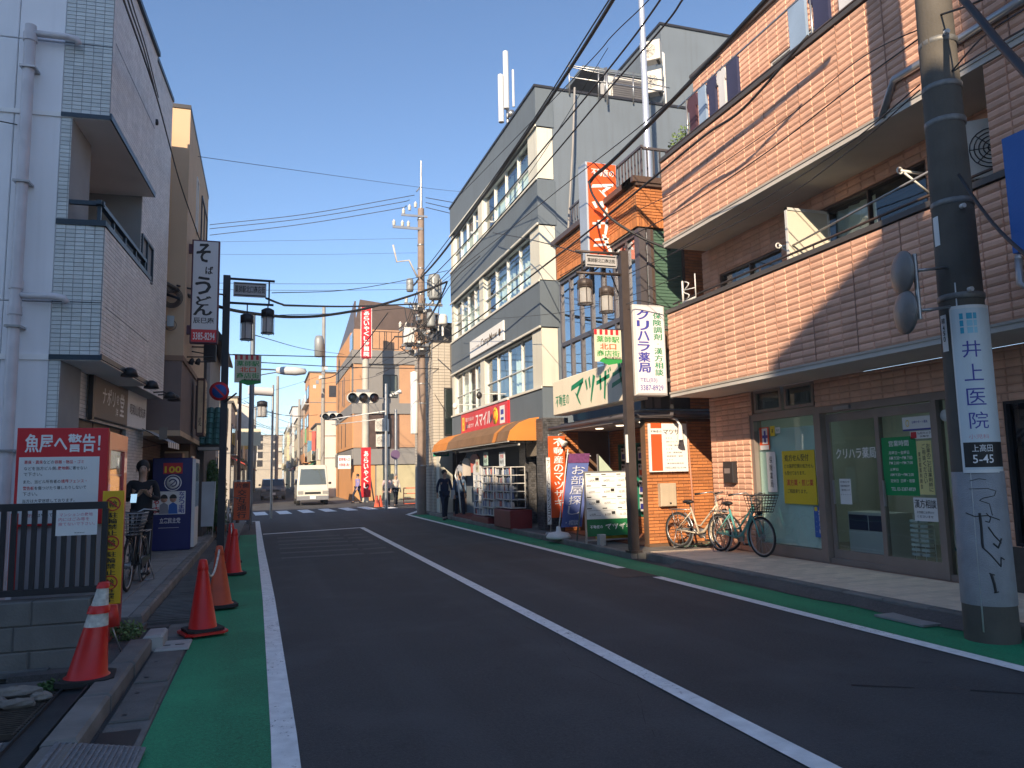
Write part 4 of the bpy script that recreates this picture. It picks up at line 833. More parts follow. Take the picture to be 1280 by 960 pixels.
# ================================================================ grey office building
M('grey_band', (.115, .145, .175), .75, var=.06, vs=.8, bump=.15, bs=25, streak=.30); M('cream_wall', (.60, .59, .51), .75, var=.06, vs=1, bump=.15, streak=.28); M('side_grey', (.135, .168, .205), .8, var=.07, vs=.7, bump=.2, bs=20, streak=.35)
GB = thing('office_building', 'four storey office block with slate grey bands and cream window piers', 'building', (8, 24, 0))
GF = Fr((7.0, 29.0, 0), (0, -1, 0)); GY = 18.8; L = 29.0 - GY
GS = Fr((7.0, GY, 0), (1, 0, 0))
bands = [(2.62, 3.80), (5.44, 6.70), (8.28, 9.55), (11.08, 12.2)]; wins = [(3.80, 5.44), (6.70, 8.28), (9.55, 11.08)]
m = MB()
for (a, b) in bands: m.box(GF, -.0, L + .03, a, b, -.5, .03)
m.split('grey_band', MT['grey_band'], GB)
m = MB(); m.box(GF, -.02, L + .06, 12.201, 12.27, -.5, .07); m.build('roof_edge', MT['darkframe'], GB)
m = MB()
for (a, b) in wins: m.box(GF, -.01, L + .05, a - .03, a + .03, .031, .07); m.box(GF, -.01, L + .05, b - .035, b + .02, .031, .075)
m.split('sill_line', M('cream_trim', (.66, .64, .56), .6, var=.06), GB)
m = MB()
piers = [(0, .35), (4.1, 4.62), (L - .75, L)]
for (a, b) in wins:
    for (p, q) in piers: m.box(GF, p, q, a + .031, b - .036, -.4, 0)
m.split('pier', MT['cream_wall'], GB)
for k, (a, b) in enumerate(wins):
    window(GB, GF, .35, 4.1, a + .03, b - .035, 4, MT['alu_white'], MT['glass_win'], d=-.08, inside=1.2, curtain=[(0, .42), (.5, .95)] if k else [(.0, .3), (.6, .8)], cd=.25)
    window(GB, GF, 4.62, L - .75, a + .03, b - .035, 4, MT['alu_white'], MT['glass_win'], d=-.08, inside=1.2, curtain=[(.02, .46), (.52, .98)] if k else [(.45, .62), (.8, .98)], cd=.25)
    m = MB(); h = a + .03 + (b - a) * .42; m.box(GF, .4, 4.05, h - .011, h + .011, -.14, -.085); m.box(GF, 4.67, L - .8, h - .011, h + .011, -.14, -.075); m.split('window_rail', MT['alu_white'], GB)
# side: cream returns, grey flank
m = MB()
for (a, b) in wins: m.box(GS, .004, .46, a + .031, b - .036, -.35, .012)
m.split('pier_return', MT['cream_wall'], GB)
m = MB(); m.box(GS, .46, 9, .1, 12.2, -10, 0)
for (a, b) in bands: m.box(GS, .03, .46, a, b, -.3, .002)
m.build('side_wall', MT['side_grey'], GB)
m = MB(); m.box(GS, .0, 9.02, 12.201, 12.27, -10, .04); m.box(GS, .452, .47, 2.7, 12.2, .0, .006); m.build('side_coping', MT['darkframe'], GB)
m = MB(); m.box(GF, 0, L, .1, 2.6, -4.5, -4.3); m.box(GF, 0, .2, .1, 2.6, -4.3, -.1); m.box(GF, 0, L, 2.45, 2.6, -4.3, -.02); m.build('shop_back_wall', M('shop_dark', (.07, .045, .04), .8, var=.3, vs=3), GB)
# rear upper block
m = MB(); m.box(Fr((12.9, 22, 0), (1, 0, 0)), 0, 8, 12, 17.0, -8, 0); m.box(Fr((11.7, 25, 0), (1, 0, 0)), 0, 1.2, 12, 16.9, -5, 0); m.build('upper_block', MT['side_grey'], GB)
m = MB(); m.box(Fr((12.9, 22, 0), (1, 0, 0)), -.05, 8, 17.001, 17.08, -8, .05); m.build('upper_coping', MT['darkframe'], GB)
m = MB(); m.box(Fr((9.9, 22, 0), (1, 0, 0)), 0, 3.0, 14.9, 15.05, -1.5, 0); m.build('canopy', MT['grey_band'], GB)
# stone columns at the near ground floor corner
M('dark_tile', (.085, .085, .09), .35, var=.2, vs=6, tint=.35); M('pebble', (.22, .19, .16), .8, var=.5, vs=28, bump=.8, bs=40); M('grout', (.16, .15, .14), .9)
def column(label, x0, x1, y0, y1, z1, parent):
    fr = Fr((x0, y1, 0), (0, -1, 0)); fy = Fr((x0, y0, 0), (1, 0, 0))
    m = MB(); m.box(WF, x0 + .01, x1, y0 + .01, y1, .1, z1); m.build('column_core', MT['grout'], parent)
    tiles(parent, 'column_tile', MT['dark_tile'], fr, 0, y1 - y0, .12, z1, .10, .062, .008, .005, .003, limit=80)
    tiles(parent, 'column_tile', MT['dark_tile'], fy, 0, x1 - x0, .12, z1, .10, .062, .008, .005, .003, limit=60)
CL = thing('tiled_porch', 'dark mosaic tiled porch columns between the shop and the agency', 'porch', (6.9, 19.2, .1))
column('', 6.85, 7.15, 19.9, 20.45, 2.75, CL); column('', 6.75, 7.45, 18.2, 18.72, 2.95, CL)
m = MB(); m.box(WF, 6.87, 7.12, 18.73, 19.89, 2.0, 2.75); m.build('pebble_lintel', MT['pebble'], CL)
m = MB(); m.box(WF, 7.4, 7.5, 18.7, 20.0, .12, 2.0); m.build('porch_door', MT['darkframe'], CL)
m = MB(); m.bbox(WF, 6.75, 7.45, 18.73, 20.4, .1, .17, .02); m.build('step', MT['kerb'], CL)
# signs on the grey building
t = thing('banner_sign', 'white camp gear shop sign on the second grey band', 'sign', (6.95, 24, 5.9))
f = GF.sh(0, 0, .035); m = MB(); m.bbox(f, 3.05, 7.05, 5.62, 6.24, 0, .05, .01); m.build('panel', MT['paper_white'], t)
m = MB(); put(m, f, 'CampMow', 4.5, 6.4, 5.74, 6.08, .052, .03); put(m, f, 'アウトドア用品', 3.3, 4.3, 5.86, 5.96, .052); m.build('lettering', M('print_brown', (.12, .07, .03), .6, var=0, bump=0), t)
m = MB(); m.lathe(f.P(6.68, 5.93, .051), [(0, 0), (.12, 0), (.12, .003), (0, .003)], 16, f.n); m.build('logo', MT['print_brown'], t)
t = thing('red_shop_sign', 'red sign with white lettering and a yellow smiling face above the orange awning', 'sign', (6.9, 24, 3.3))
f = Fr((6.9, 27.3, 0), (0, -1, 0)); m = MB(); m.bbox(f, 0, 5.7, 2.98, 3.74, -.1, .0, .02); m.build('panel', M('sign_red', (.60, .02, .03), .4, var=.05, bump=0), t)
m = MB(); m.box(f, -.02, 5.72, 3.741, 3.79, -.08, .03); m.build('top_trim', MT['alu_white'], t)
m = MB(); put(m, f, 'スマイル', 2.0, 3.9, 3.15, 3.58, .004, .05, .15); put(m, f, '靴とかばんの', .7, 1.8, 3.42, 3.56, .004, .03); put(m, f, 'のお店です', .7, 1.8, 3.18, 3.32, .004, .03); m.build('lettering', MT['print_white'], t)
m = MB(); m.box(f, .2, .5, 3.12, 3.60, .001, .003); m.lathe(f.P(4.4, 3.36, .001), [(0, 0), (.27, 0), (.27, .004), (0, .004)], 20, f.n); m.build('yellow_emblem', MT['print_yellow'], t)
m = MB(); m.torus(f.P(4.4, 3.40, .006), f.n, .15, .018, 12, 4, math.pi * .0, math.pi * 2); put(m, f, '安', .25, .45, 3.4, 3.55, .004); put(m, f, '得', .25, .45, 3.17, 3.33, .004); m.build('face_marks', MT['print_orange'], t)
m = MB(); m.box(f, 4.9, 5.4, 3.08, 3.62, .001, .004); m.build('notice_panel', MT['paper_white'], t)
m = MB(); m.box(f, 5.0, 5.3, 3.35, 3.5, .0045, .006); m.box(f, 5.0, 5.3, 3.18, 3.26, .0045, .006); m.build('notice_print', MT['print_blue'], t)
for k, (yy, zz) in enumerate(((21.9, 3.95), (25.0, 3.9))):
    t = thing('sign_lamp', ('white arm lamp over the near end of the red sign', 'white arm lamp over the far end of the red sign')[k], 'lamp', (6.8, yy, zz), 0, 'arm lamps over the red sign')
    m = MB(); m.tube([(6.96, yy, zz), (6.3, yy + .3, zz + .03)], .016, 6); m.build('arm', MT['alu_white'], t); m = MB(); m.ball((6.2, yy + .33, zz - .02), .09, .09, .11); m.build('head', MT['darkframe'] if k == 0 else MT['white_paint'], t)
# orange awning: curved canopy
t = thing('orange_awning', 'faded orange fabric awning with bright orange ends over the shop', 'awning', (6.5, 23, 2.9))
M('awning_faded', (.20, .115, .06), .85, var=.15, vs=3, bump=.2, streak=.2); M('awning_orange', (.56, .21, .04), .8, var=.08, vs=2, bump=.15)
prof = [(6.9, 3.02), (6.62, 2.98), (6.32, 2.86), (6.08, 2.66), (6.0, 2.40)]
def awn(y0, y1, mat, nm):
    m = MB(); 
    for i in range(4): (x0, z0), (x1, z1) = prof[i], prof[i + 1]; m.quad((x0, y0, z0), (x1, y0, z1), (x1, y1, z1), (x0, y1, z0)); 
    m.sm = True; m.smf = [True] * len(m.f); return m.build(nm, mat, t)
awn(18.9 + .0, 20.0, MT['awning_faded'], 'near_return'); awn(19.9, 20.3, MT['awning_orange'], 'orange_stripe'); awn(20.3, 25.9, MT['awning_faded'], 'canopy_cloth'); awn(25.9, 28.3, MT['awning_orange'], 'far_cloth')
m = MB(); m.add([(x, 18.89, z) for x, z in prof] + [(6.9, 18.89, 2.40)], [tuple(range(6))]); m.build('end_cheek', MT['awning_orange'], t)
m = MB(); m.box(WF, 6.02, 6.06, 18.9, 28.3, 2.37, 2.40); m.box(WF, 6.35, 6.39, 19.0, 25.5, 2.28, 2.33)
for i in range(6): m.box(WF, 6.02, 6.9, 19.4 + i * 1.7, 19.43 + i * 1.7, 2.36, 2.39)
m.split('awning_rail', MT['alu_white'], t)
# red goods, racks: built with the street objects
# roof equipment
t = thing('cell_antenna', 'white mobile phone antenna mast on the grey building roof', 'antenna', (7.55, 23, 12.2))
m = MB(); m.cyl((7.55, 23, 12.2), (7.55, 23, 15.2), .05, n=10); m.build('mast', MT['steel'], t)
for (x, z0, z1) in ((7.28, 13.1, 14.75), (7.47, 13.6, 15.6), (7.72, 13.7, 15.0)): 
    m = MB(); m.cyl((x, 22.85, z0), (x, 22.85, z1), .095 if x < 7.6 else .04, n=14); m.build('antenna_panel', M('antenna_grey', (.62, .64, .66), .45, var=.04), t)
for z in (13.0, 13.4): 
    m = MB(); m.lathe((7.6, 22.8, z - .1), [(.0, 0), (.12, .02), (.12, .2), (0, .22)], 10); m.tube([(7.5, 22.9, z - .1), (7.7, 22.95, z + .15)], .03, 6); m.build('radio_unit', MT['steel'], t)
t = thing('roof_pipe_railing', 'thin pipe railing along the grey building roof edge', 'railing', (9, 18.7, 12.3))
m = MB()
for z in (12.6, 12.95): m.tube([(8.0, 18.7, z), (11.0, 18.7, z)], .02, 6)
for x in (8.0, 8.9, 9.1, 10.0, 11.0): m.tube([(x, 18.75, 12.1), (x, 18.7, 13.05)], .022, 6)
m.tube([(9.1, 18.6, 11.9), (9.1, 18.6, 13.0)], .03, 6); m.tube([(9.1, 18.6, 12.4), (9.45, 18.5, 12.9)], .02, 6)
m.tube([(7.9, 18.68, 12.9), (11.2, 18.72, 12.75)], .015, 6)
m.build('pipes', MT['steel'], t)
ac_unit('low beige air conditioner at the far end of the office roof edge', Fr((9.0, 19.6, 12.27), (1, 0, 0)), .6, .42, .35)
ac_unit('large beige air conditioner in the middle of the office roof', Fr((9.75, 19.8, 12.27), (1, 0, 0)), 1.3, 1.25, .6, dark=True)
ac_unit('air conditioner hung on the wall under the rear canopy', Fr((11.75, 21.3, 13.9), (.75, -.66, 0)), .62, .8, .35)
ac_unit('top air conditioner bolted high on the rear block', Fr((11.68, 21.3, 15.0), (.75, -.66, 0)), .66, .72, .35)
m = MB(); m.tube([(12.6, 21.9, 16.0), (12.85, 21.8, 15.8), (12.85, 21.8, 13.6), (12.7, 21.8, 13.1), (12.5, 21.8, 12.6)], .05, 8); tag(m.build('duct_hose', MT['alu_white']), 'white insulated pipe running down the rear grey wall', 'pipe')
t = thing('red_roof_sign', 'back of a red patterned roof sign on the grey building', 'sign', (8.2, 20.8, 12.9))
m = MB(); m.box(Fr((7.6, 20.8, 0), (1, 0, 0)), 0, 1.1, 12.4, 13.1, -.05, 0); m.build('panel', M('red_mesh', (.30, .07, .06), .7, var=.3, vs=20), t); m = MB(); [m.box(Fr((7.6, 20.75, 0), (1, 0, 0)), a, a + .04, 12.2, 13.2, 0, .04) for a in (0, .5, 1.06)]; m.build('frame', MT['steel'], t)
m = MB(); m.tube([(8.1, 18.6, 12.25), (7.95, 18.5, 10.5), (7.75, 18.45, 8.5), (7.6, 18.45, 6.4), (7.55, 18.5, 5.0)], .03, 6); tag(m.build('loose_cable', M('cable_grey', (.28, .27, .26), .7)), 'loose grey cable hanging down the office side wall', 'cable')
# beige tiled house beyond
BH = thing('tiled_house', 'pale beige small tiled house beyond the office block', 'building', (7.5, 31, 0))
M('beige_tile_wall', (.46, .42, .36), .75, var=.06, streak=.15, bump=.1)
hf = Fr((6.35, 33.5, 0), (0, -1, 0)); hy = Fr((6.35, 29.6, 0), (1, 0, 0))
m = MB(); m.box(WF, 6.37, 10, 29.62, 33.5, 0, 6.85); m.box(WF, 6.9, 10, 30.2, 33.5, 6.85, 7.7); m.build('wall', MT['grout'], BH)
tiles(BH, 'wall_tile', MT['beige_tile_wall'], hy, 0, .72, .1, 6.84, .24, .12, .012, .0, .002, holes=[(.42, .72, 2.7, 4.2)], bond=False, limit=0)
tiles(BH, 'wall_tile', MT['beige_tile_wall'], hf, 0, 3.9, .1, 6.84, .24, .12, .012, .0, .002, bond=False, limit=0)
m = MB(); m.box(WF, 6.88, 10, 30.15, 33.5, 7.7, 7.78); m.box(WF, 6.33, 10, 29.58, 33.52, 6.85, 6.93); m.build('roof_edge', MT['darkframe'], BH)
m = MB(); m.box(hy, .1, .62, .1, 2.6, .02, .6); m.build('porch_wall', MT['cream_wall'], BH)
m = MB(); m.box(hy, .44, .8, 3.1, 5.0, .005, .03); m.box(hy, .42, .9, 2.7, 2.75, .03, .3); [m.box(hy, .44 + k * .07, .46 + k * .07, 2.3, 2.7, .28, .3) for k in range(6)]; m.build('window_frame', MT['darkframe'], BH)
m = MB(); m.box(hy, .47, .8, 3.15, 4.95, .031, .035); m.build('window_pane', MT['glass_win'], BH)
for k, (uu, vv) in enumerate(((.14, 5.3), (-.02, 4.9))): pass
# ================================================================ pale tiled corner building on the near side
M('lilac_siding', (.84, .83, .85), .55, var=.06, vs=.8, bump=.05, streak=.22); M('tile_grey', (.62, .65, .64), .45, var=.08, vs=4, bump=.12, tint=.10, streak=.06)
M('grout_dark', (.27, .29, .30), .85, var=.1); M('fine_render', (.46, .44, .42), .85, var=.05, vs=1.2, bump=.5, bs=14, streak=.06); M('rail_dark', (.03, .05, .07), .4, .3, var=.1)
M('beige_side', (.68, .58, .48), .8, var=.06, streak=.1)
a = R(3.4); LU = V((math.sin(a), math.cos(a), 0)); LN = V((math.cos(a), -math.sin(a), 0))
LO = V((-1.85, 10, 0))
FL = Fr(LO, LU); FN = Fr(LO - LU * .15, LN)
TB = thing('tiled_building', 'pale grey tiled building with lilac siding on its flank and a restaurant below', 'building', (-3.5, 12, 0))
# flank with siding panels
m = MB()
vx = [-7.5, -4.5, -3.0, -1.02, -.52]; vz = [0, 3.64, 6.84, 8.24]
for i in range(len(vx) - 1):
    for j in range(len(vz) - 1): m.bbox(FN, vx[i] + .004, vx[i + 1] - .004, vz[j] + .005, vz[j + 1] - .005, -.3, 0, .008)
m.split('siding_panel', MT['lilac_siding'], TB)
m = MB(); m.box(FN, -7.5, -.52, 0, 8.2, -.4, -.02); m.build('flank_core', MT['grout_dark'], TB)
# body
m = MB()
m.box(FL, 2.45, 4.60, 2.97, 8.5, -3.5, -.155)                       # full height part at the far end
m.box(FL, -.13, 2.45, 5.95, 8.2, -3.5, -.015)                      # upper volume
m2 = MB(); m2.box(FL, -.10, 2.45, 2.97, 5.95, -3.5, -1.2); m2.build('recess_wall', MT['beige_side'], TB)
m.build('wall', MT['grout_dark'], TB)
tiles(TB, 'wall_tile', MT['tile_grey'], FN, -.52, 0, 5.96, 8.2, .104, .05, .006, .006, .0025, bond=False, limit=150)
tiles(TB, 'wall_tile', MT['tile_grey'], FN, -.52, -.005, 3.02, 4.58, .104, .05, .006, .008, .0025, bond=False, limit=150)
m = MB(); m.box(FN, -.52, 0, 3.02, 4.57, -.12, 0); m.box(FN, -.52, -.40, 4.57, 5.95, -.8, -.0); m.box(FN, -.52, -.40, 0, 3.02, -.8, -.0); m.box(FN, -.52, 0, 5.95, 8.2, -.02, 0); m.build('return_wall', MT['grout_dark'], TB)
for z0, z1 in ((.1, 3.0), (4.6, 5.95)): tiles(TB, 'wall_tile', MT['tile_grey'], FN, -.52, -.40, z0, z1, .104, .05, .006, .006, .0025, bond=False, limit=0)
# street faces in small 45 mm tile, joined
tiles(TB, 'street_tile', M('tile_pale', (.68, .66, .64), .5, var=.06, vs=3, bump=.15, tint=.10, streak=.22), FL.sh(0, 0, -.01), -.15, 2.46, 5.96, 8.2, .145, .05, .005, .007, .002, bond=False, limit=0)
tiles(TB, 'street_tile', MT['tile_pale'], FL.sh(0, 0, 0), -.15, 2.45, 3.02, 4.57, .104, .05, .005, .007, .002, bond=False, limit=0)
wh = (2.47, 3.30, 4.72, 5.32)
tiles(TB, 'street_tile', MT['tile_pale'], FL.sh(0, 0, -.15), 2.46, 4.61, 2.97, 8.5, .145, .05, .005, .006, .002, holes=[wh], bond=False, limit=0)
m = MB(); m.box(FL, -.15, 2.45, 3.02, 4.57, -.13, -.002); m.build('balcony_parapet', MT['grout_dark'], TB)
m = MB(); m.box(FL, -.17, 2.46, 2.955, 3.018, -1.25, .02); m.box(FL, -.17, 2.46, 5.895, 5.948, -1.25, .012)
m.split('balcony_soffit', M('soffit_white', (.86, .84, .82), .7, var=.05, bump=.05), TB)
m = MB(); m.box(FL, -.2, 2.47, 2.97, 3.03, .021, .04); m.box(FL, -.2, 2.46, 8.20, 8.27, -.3, .04); m.box(FL, 2.45, 4.62, 8.50, 8.57, -.5, -.12); m.box(FL, -.2, 2.47, 5.90, 5.975, .013, .035); m.box(FN, -.52, .03, 5.90, 5.955, .0, .03); m.box(FN, -.52, .03, 2.96, 3.02, .0, .03)
m.box(FL, -.19, 2.46, 4.575, 4.64, -.15, .02); m.box(FN, -.52, .02, 4.575, 4.64, -.1, .02)
m.split('dark_trim', MT['rail_dark'], TB)
m = MB(); m.box(FL, -.19, 2.40, 4.84, 4.89, -.10, -.04); m.box(FN, -.52, -.02, 4.84, 4.89, -.06, -.01)
for u_ in (-.13, .5, 1.12, 1.75, 2.35): m.box(FL, u_, u_ + .04, 4.64, 4.84, -.095, -.055)
m.box(FN, -.45, -.41, 4.64, 4.84, -.05, -.01)
m.build('balcony_rail', MT['rail_dark'], TB)
m = MB(); m.box(FL, .0, 2.4, 6.98, 6.992, -.003, -.0005); m.box(FL, 0, 2.44, 3.62, 3.632, .0075, .009); m.box(FN, -.52, 0, 6.84, 6.85, .007, .009); m.box(FN, -.52, 0, 3.64, 3.65, .009, .0105); m.build('joint_line', MT['rail_dark'], TB)
m = MB(); m.box(FL, -.06, 1.0, 3.02, 5.9, -1.19, -1.17); m.build('recess_panel', MT['beige_side'], TB)
window(TB, FL, 1.1, 2.2, 3.1, 5.2, 2, MT['rail_dark'], MT['glass_win'], d=-1.15, inside=.3)
window(TB, FL, wh[0], wh[1], wh[2], wh[3], 2, MT['rail_dark'], MT['glass_win'], d=-.12, inside=.3, curtain=[(.5, 1)])
m = MB(); m.lathe(FL.P(3.2, 7.45, -.15), [(.05, 0), (.05, .04), (0, .05)], 10, FL.n); m.build('vent_cap', MT['black'], TB)
# ground floor restaurant
m = wall(FL, -.1, 4.6, .12, 2.955, -3.3, -.45, [(.2, 3.35, .1, 2.36)]); m.box(FL, .15, 3.4, .12, 2.4, -2.6, -2.5)
m.build('shop_wall', MT['grout_dark'], TB)
tiles(TB, 'street_tile', MT['tile_pale'], FL.sh(0, 0, -.449), -.1, 4.6, .15, 2.95, .145, .05, .005, .006, .002, holes=[(.2, 3.35, .1, 2.36)], bond=False, limit=0)
m = MB(); m.box(FL, -.02, .55, 2.05, 2.92, -.442, -.41); m.build('beige_panel', MT['beige_side'], TB)
t = thing('restaurant_entrance', 'dark wooden restaurant entrance under the pale tiled building', 'shopfront', FL.P(1.8, .12, -.6))
m = MB()
for u_ in (.2, .95, 1.7, 2.5, 3.28): m.box(FL, u_, u_ + .07, .13, 2.36, -.6, -.5)
m.box(FL, .27, 3.28, 2.26, 2.36, -.6, -.51); m.box(FL, .27, 3.28, .13, .3, -.6, -.51); m.build('frame', M('dark_wood', (.035, .022, .016), .5, var=.25, vs=5), t)
for u_ in (.27, 1.02, 1.77, 2.57): pbox('pane', MT['glass_dark'], t, FL, u_, u_ + .7, .3, 2.26, -.56, -.554)
t = thing('restaurant_sign', 'grey-brown and white restaurant sign board above its entrance', 'sign', FL.P(2.7, 2.6, -.4))
m = MB(); m.bbox(FL, 1.22, 3.1, 2.40, 2.98, -.43, -.38, .01); m.build('board', M('taupe', (.20, .17, .14), .6, var=.06), t)
m = MB(); m.bbox(FL, 3.11, 4.45, 2.40, 2.99, -.43, -.375, .01); m.build('white_board', MT['paper_white'], t)
m = MB(); put(m, FL, 'ナポリ', 1.62, 2.30, 2.62, 2.86, -.377, .02); put(m, FL, '食', 2.36, 2.55, 2.68, 2.82, -.377, .02); put(m, FL, '堂', 2.6, 2.85, 2.52, 2.86, -.377, .02); put(m, FL, '洋', 2.36, 2.5, 2.50, 2.62, -.377); m.build('lettering', MT['print_white'], t)
m = MB(); put(m, FL, '昭和山電気商', 3.22, 4.36, 2.60, 2.78, -.372, .03); m.build('grey_lettering', M('print_grey', (.2, .2, .2), .6, var=0, bump=0), t)
t = thing('striped_awning', 'small black and white striped awning at the end of the restaurant', 'awning', FL.P(4.5, 2.2, 0))
f = Fr(FL.P(4.0, 0, -.35), LU)
for i in range(12):
    m = MB(); u0 = i * .09
    m.quad(f.P(u0, 2.42, 0), f.P(u0 + .09, 2.42, 0), f.P(u0 + .09, 2.2, .42), f.P(u0, 2.2, .42)); m.quad(f.P(u0, 2.2, .42), f.P(u0 + .09, 2.2, .42), f.P(u0 + .09, 2.10, .425), f.P(u0, 2.10, .425))
    m.build('stripe', MT['paper_white'] if i % 2 == 0 else MT['black'], t)
m = MB(); m.tube([f.P(0, 2.42, .01), f.P(0, 2.18, .42), f.P(0, 2.1, .01)], .008, 5); m.build('arm', MT['black'], t)
# black lamps above the board
for i, (u_, l) in enumerate(((1.02, 'black arm lamp nearest the drain pipe above the restaurant board'), (2.42, 'round black lamp in the middle above the restaurant board'), (3.95, 'black arm lamp over the white half of the restaurant board'), (4.35, 'farthest black arm lamp beyond the restaurant board'))):
    t = thing('arm_lamp', l, 'lamp', FL.P(u_, 3.05, 0), 0, 'black lamps over the restaurant sign')
    m = MB(); m.tube([FL.P(u_ - .25, 2.98, -.42), FL.P(u_ - .15, 3.02, .0), FL.P(u_, 2.99, .08)], .012, 6); m.build('arm', MT['black'], t)
    m = MB(); m.lathe(FL.P(u_, 3.04, .08), [(.03, .0), (.08, -.03), (.11, -.12), (.0, -.09)], 14, (0, 0, 1)); m.build('shade', MT['black'], t)
t = thing('bracket_pipe', 'black post beside the restaurant sign', 'post', FL.P(1.1, 2.6, -.4)); m = MB(); m.box(FL, 1.08, 1.17, 2.36, 2.95, -.42, -.36); m.build('post', MT['black'], t)
t = thing('tree_plaque', 'small brown plaque fixed beside the white restaurant board', 'sign', FL.P(4.7, 2.4, -.4)); m = MB(); f = FL.sh(0, 0, .0); m.box(Fr(FL.P(3.7, 0, .0), LN), -.02, .1, 2.22, 2.42, 0, .02); m.build('plate', MT['taupe'], t)
# drain pipe with elbows
t = thing('drain_pipe', 'pale lilac vertical drain pipe with two short branches into the tiled wall', 'pipe', (-2.7, 9.8, 0))
M('pipe_lilac', (.60, .57, .59), .4, var=.1, vs=5, bump=.05, streak=.25)
px = -.86
m = MB(); m.cyl(FN.P(px, .0, .11), FN.P(px, 6.95, .11), .062, n=16)
for z in (.5, 3.45, 3.75, 6.75): m.cyl(FN.P(px, z, .11), FN.P(px, z + .1, .11), .074, n=16)
m.build('pipe', MT['pipe_lilac'], t)
for z in (3.68, 6.86):
    m = MB(); m.tube([FN.P(px, z, .11), FN.P(px + .40, z, .11), FN.P(px + .49, z - .015, .11), FN.P(px + .515, z - .07, .09)], .040, 12); m.build('branch', MT['pipe_lilac'], t)
m = MB()
for z in (1.9, 3.3, 5.0, 6.4): m.box(FN, px - .075, px + .09, z, z + .025, .0, .19)
m.split('clip', MT['alu'], t)
# electricity meter box on the flank
t = thing('wall_notice', 'white notice board at the left edge of the lilac flank', 'sign', FN.P(-1.0, 1.7, 0)); m = MB(); m.bbox(FN, -1.45, -.97, 1.35, 1.95, .0, .04, .006); m.build('board', MT['paper_white'], t)
# unseen neighbours: low fish shop, then two blocks shaped to shade the street
m = MB(); m.box(FL, -6.0, -5.99, 0, 0.01, 0, .01)
nb = thing('fish_shop_building', 'plain rendered neighbour building left of the alley', 'building', (-9, -1, 0))
m = MB(); m.box(WF, -14, -4.0, -3, 4.6, 0, 4.0); m.build('wall', MT['fine_render'], nb)
m = MB()
for k in range(1):
    for j in range(2): m.box(Fr((-3.99, -2.6 + j * 3.2, 0), (0, 1, 0)), 0, 1.6, 1.2 + k * 3.4, 2.8 + k * 3.4, 0, .03)
m.build('window', MT['glass_win'], nb)
nb = thing('shade_tower', 'unseen tall slab added behind the viewpoint to shade the lilac flank and road', 'building', (-16, -10, 0))
m = MB(); m.box(WF, -26, -12, -13, -7.5, 0, 17.5); m.box(WF, -12, -9.5, -13, -7.52, 0, 15); m.build('wall', MT['cream_wall'], nb)  # added shade caster, stepped so the fascia sign still gets sun
m = MB()
for k in range(5):
    for j in range(4): m.box(Fr((-26, -7.49, 0), (1, 0, 0)), 1 + j * 4, 3 + j * 4, 1.2 + k * 3.1, 2.8 + k * 3.1, -.03, .0)
m.build('window', MT['glass_win'], nb)
nb = thing('shade_street_block', 'unseen cream block behind the viewpoint shaped to cast the shadow on the salmon facade', 'building', (-6, -12, 0))
m = MB(); m.box(WF, -3.4, -1.9, -22, -7.35, 0, 12.3); m.box(WF, -2.6, -1.88, -12, -9.6, 12.3, 17); m.box(WF, -9, -3.4, -22, -7.4, 0, 10.9); m.build('wall', MT['cream_wall'], nb)  # unseen; heights and narrow top block shaped for the salmon facade shadow edge
m = MB()
for k in range(3):
    for j in range(4): m.box(Fr((-1.89, -20 + j * 4.2, 0), (0, 1, 0)), 0, 2.2, 1.2 + k * 3.2, 2.7 + k * 3.2, 0, .03)
m.build('window', MT['glass_win'], nb)

# ================================================================ beige and brown noodle shop building
M('beige_render', (.60, .40, .24), .85, var=.05, vs=1, bump=.2, bs=30, streak=.06); M('brown_render', (.21, .155, .135), .85, var=.08, vs=2, bump=.15, streak=.08); M('cream_render', (.56, .40, .26), .85, var=.05, streak=.08)
NB = thing('noodle_shop_building', 'slim beige building with brown lower storeys and the noodle shop', 'building', (-2, 17.5, 0))
W = WF
m = MB(); m.box(W, -5.5, -1.79, 15.5, 20.6, 3.9, 8.82); m.build('beige_wall', MT['beige_render'], NB)
m = MB(); m.box(W, -1.79, -1.5, 15.5, 20.6, 3.9, 8.82); m.build('cream_wall', MT['cream_render'], NB)
m = MB(); m.box(W, -5.5, -1.49, 15.48, 20.62, 8.821, 8.90); m.build('roof_edge', MT['darkframe'], NB)
m = MB(); m.box(W, -5.5, -1.49, 15.48, 20.6, 3.80, 3.899); m.build('belt', M('brown_belt', (.28, .17, .11), .8, var=.06), NB)
m = MB(); m.box(W, -5.5, -1.52, 15.5, 20.6, 2.48, 3.799); m.build('brown_wall', MT['brown_render'], NB)
m = MB(); m.box(W, -5.5, -1.51, 15.49, 20.6, 2.38, 2.479); m.build('soffit', MT['cream_render'], NB)
m = MB(); m.box(W, -5.5, -2.25, 15.6, 20.6, .12, 2.379); m.box(W, -2.25, -1.62, 18.9, 20.6, .12, 2.379); m.build('ground_wall', MT['mortar'], NB)
tiles(NB, 'brick', M('brick_brown', (.20, .12, .08), .8, var=.12, tint=.12), Fr((-2.24, 15.55, 0), (0, 1, 0)), 0, 3.3, .14, 2.37, .21, .065, .01, .006, .004, limit=0)
m = MB(); m.box(Fr((-1.61, 18.95, 0), (0, 1, 0)), .1, .75, .13, 2.1, 0, .03); m.build('door', MT['alu'], NB)
m = MB(); m.box(Fr((-1.6, 18.85, 0), (1, 0, 0)), -.55, -.05, .13, 2.2, 0, .02); m.build('pale_pier', MT['cream_render'], NB)
SFr = Fr((-1.5, 15.5, 0), (0, 1, 0))
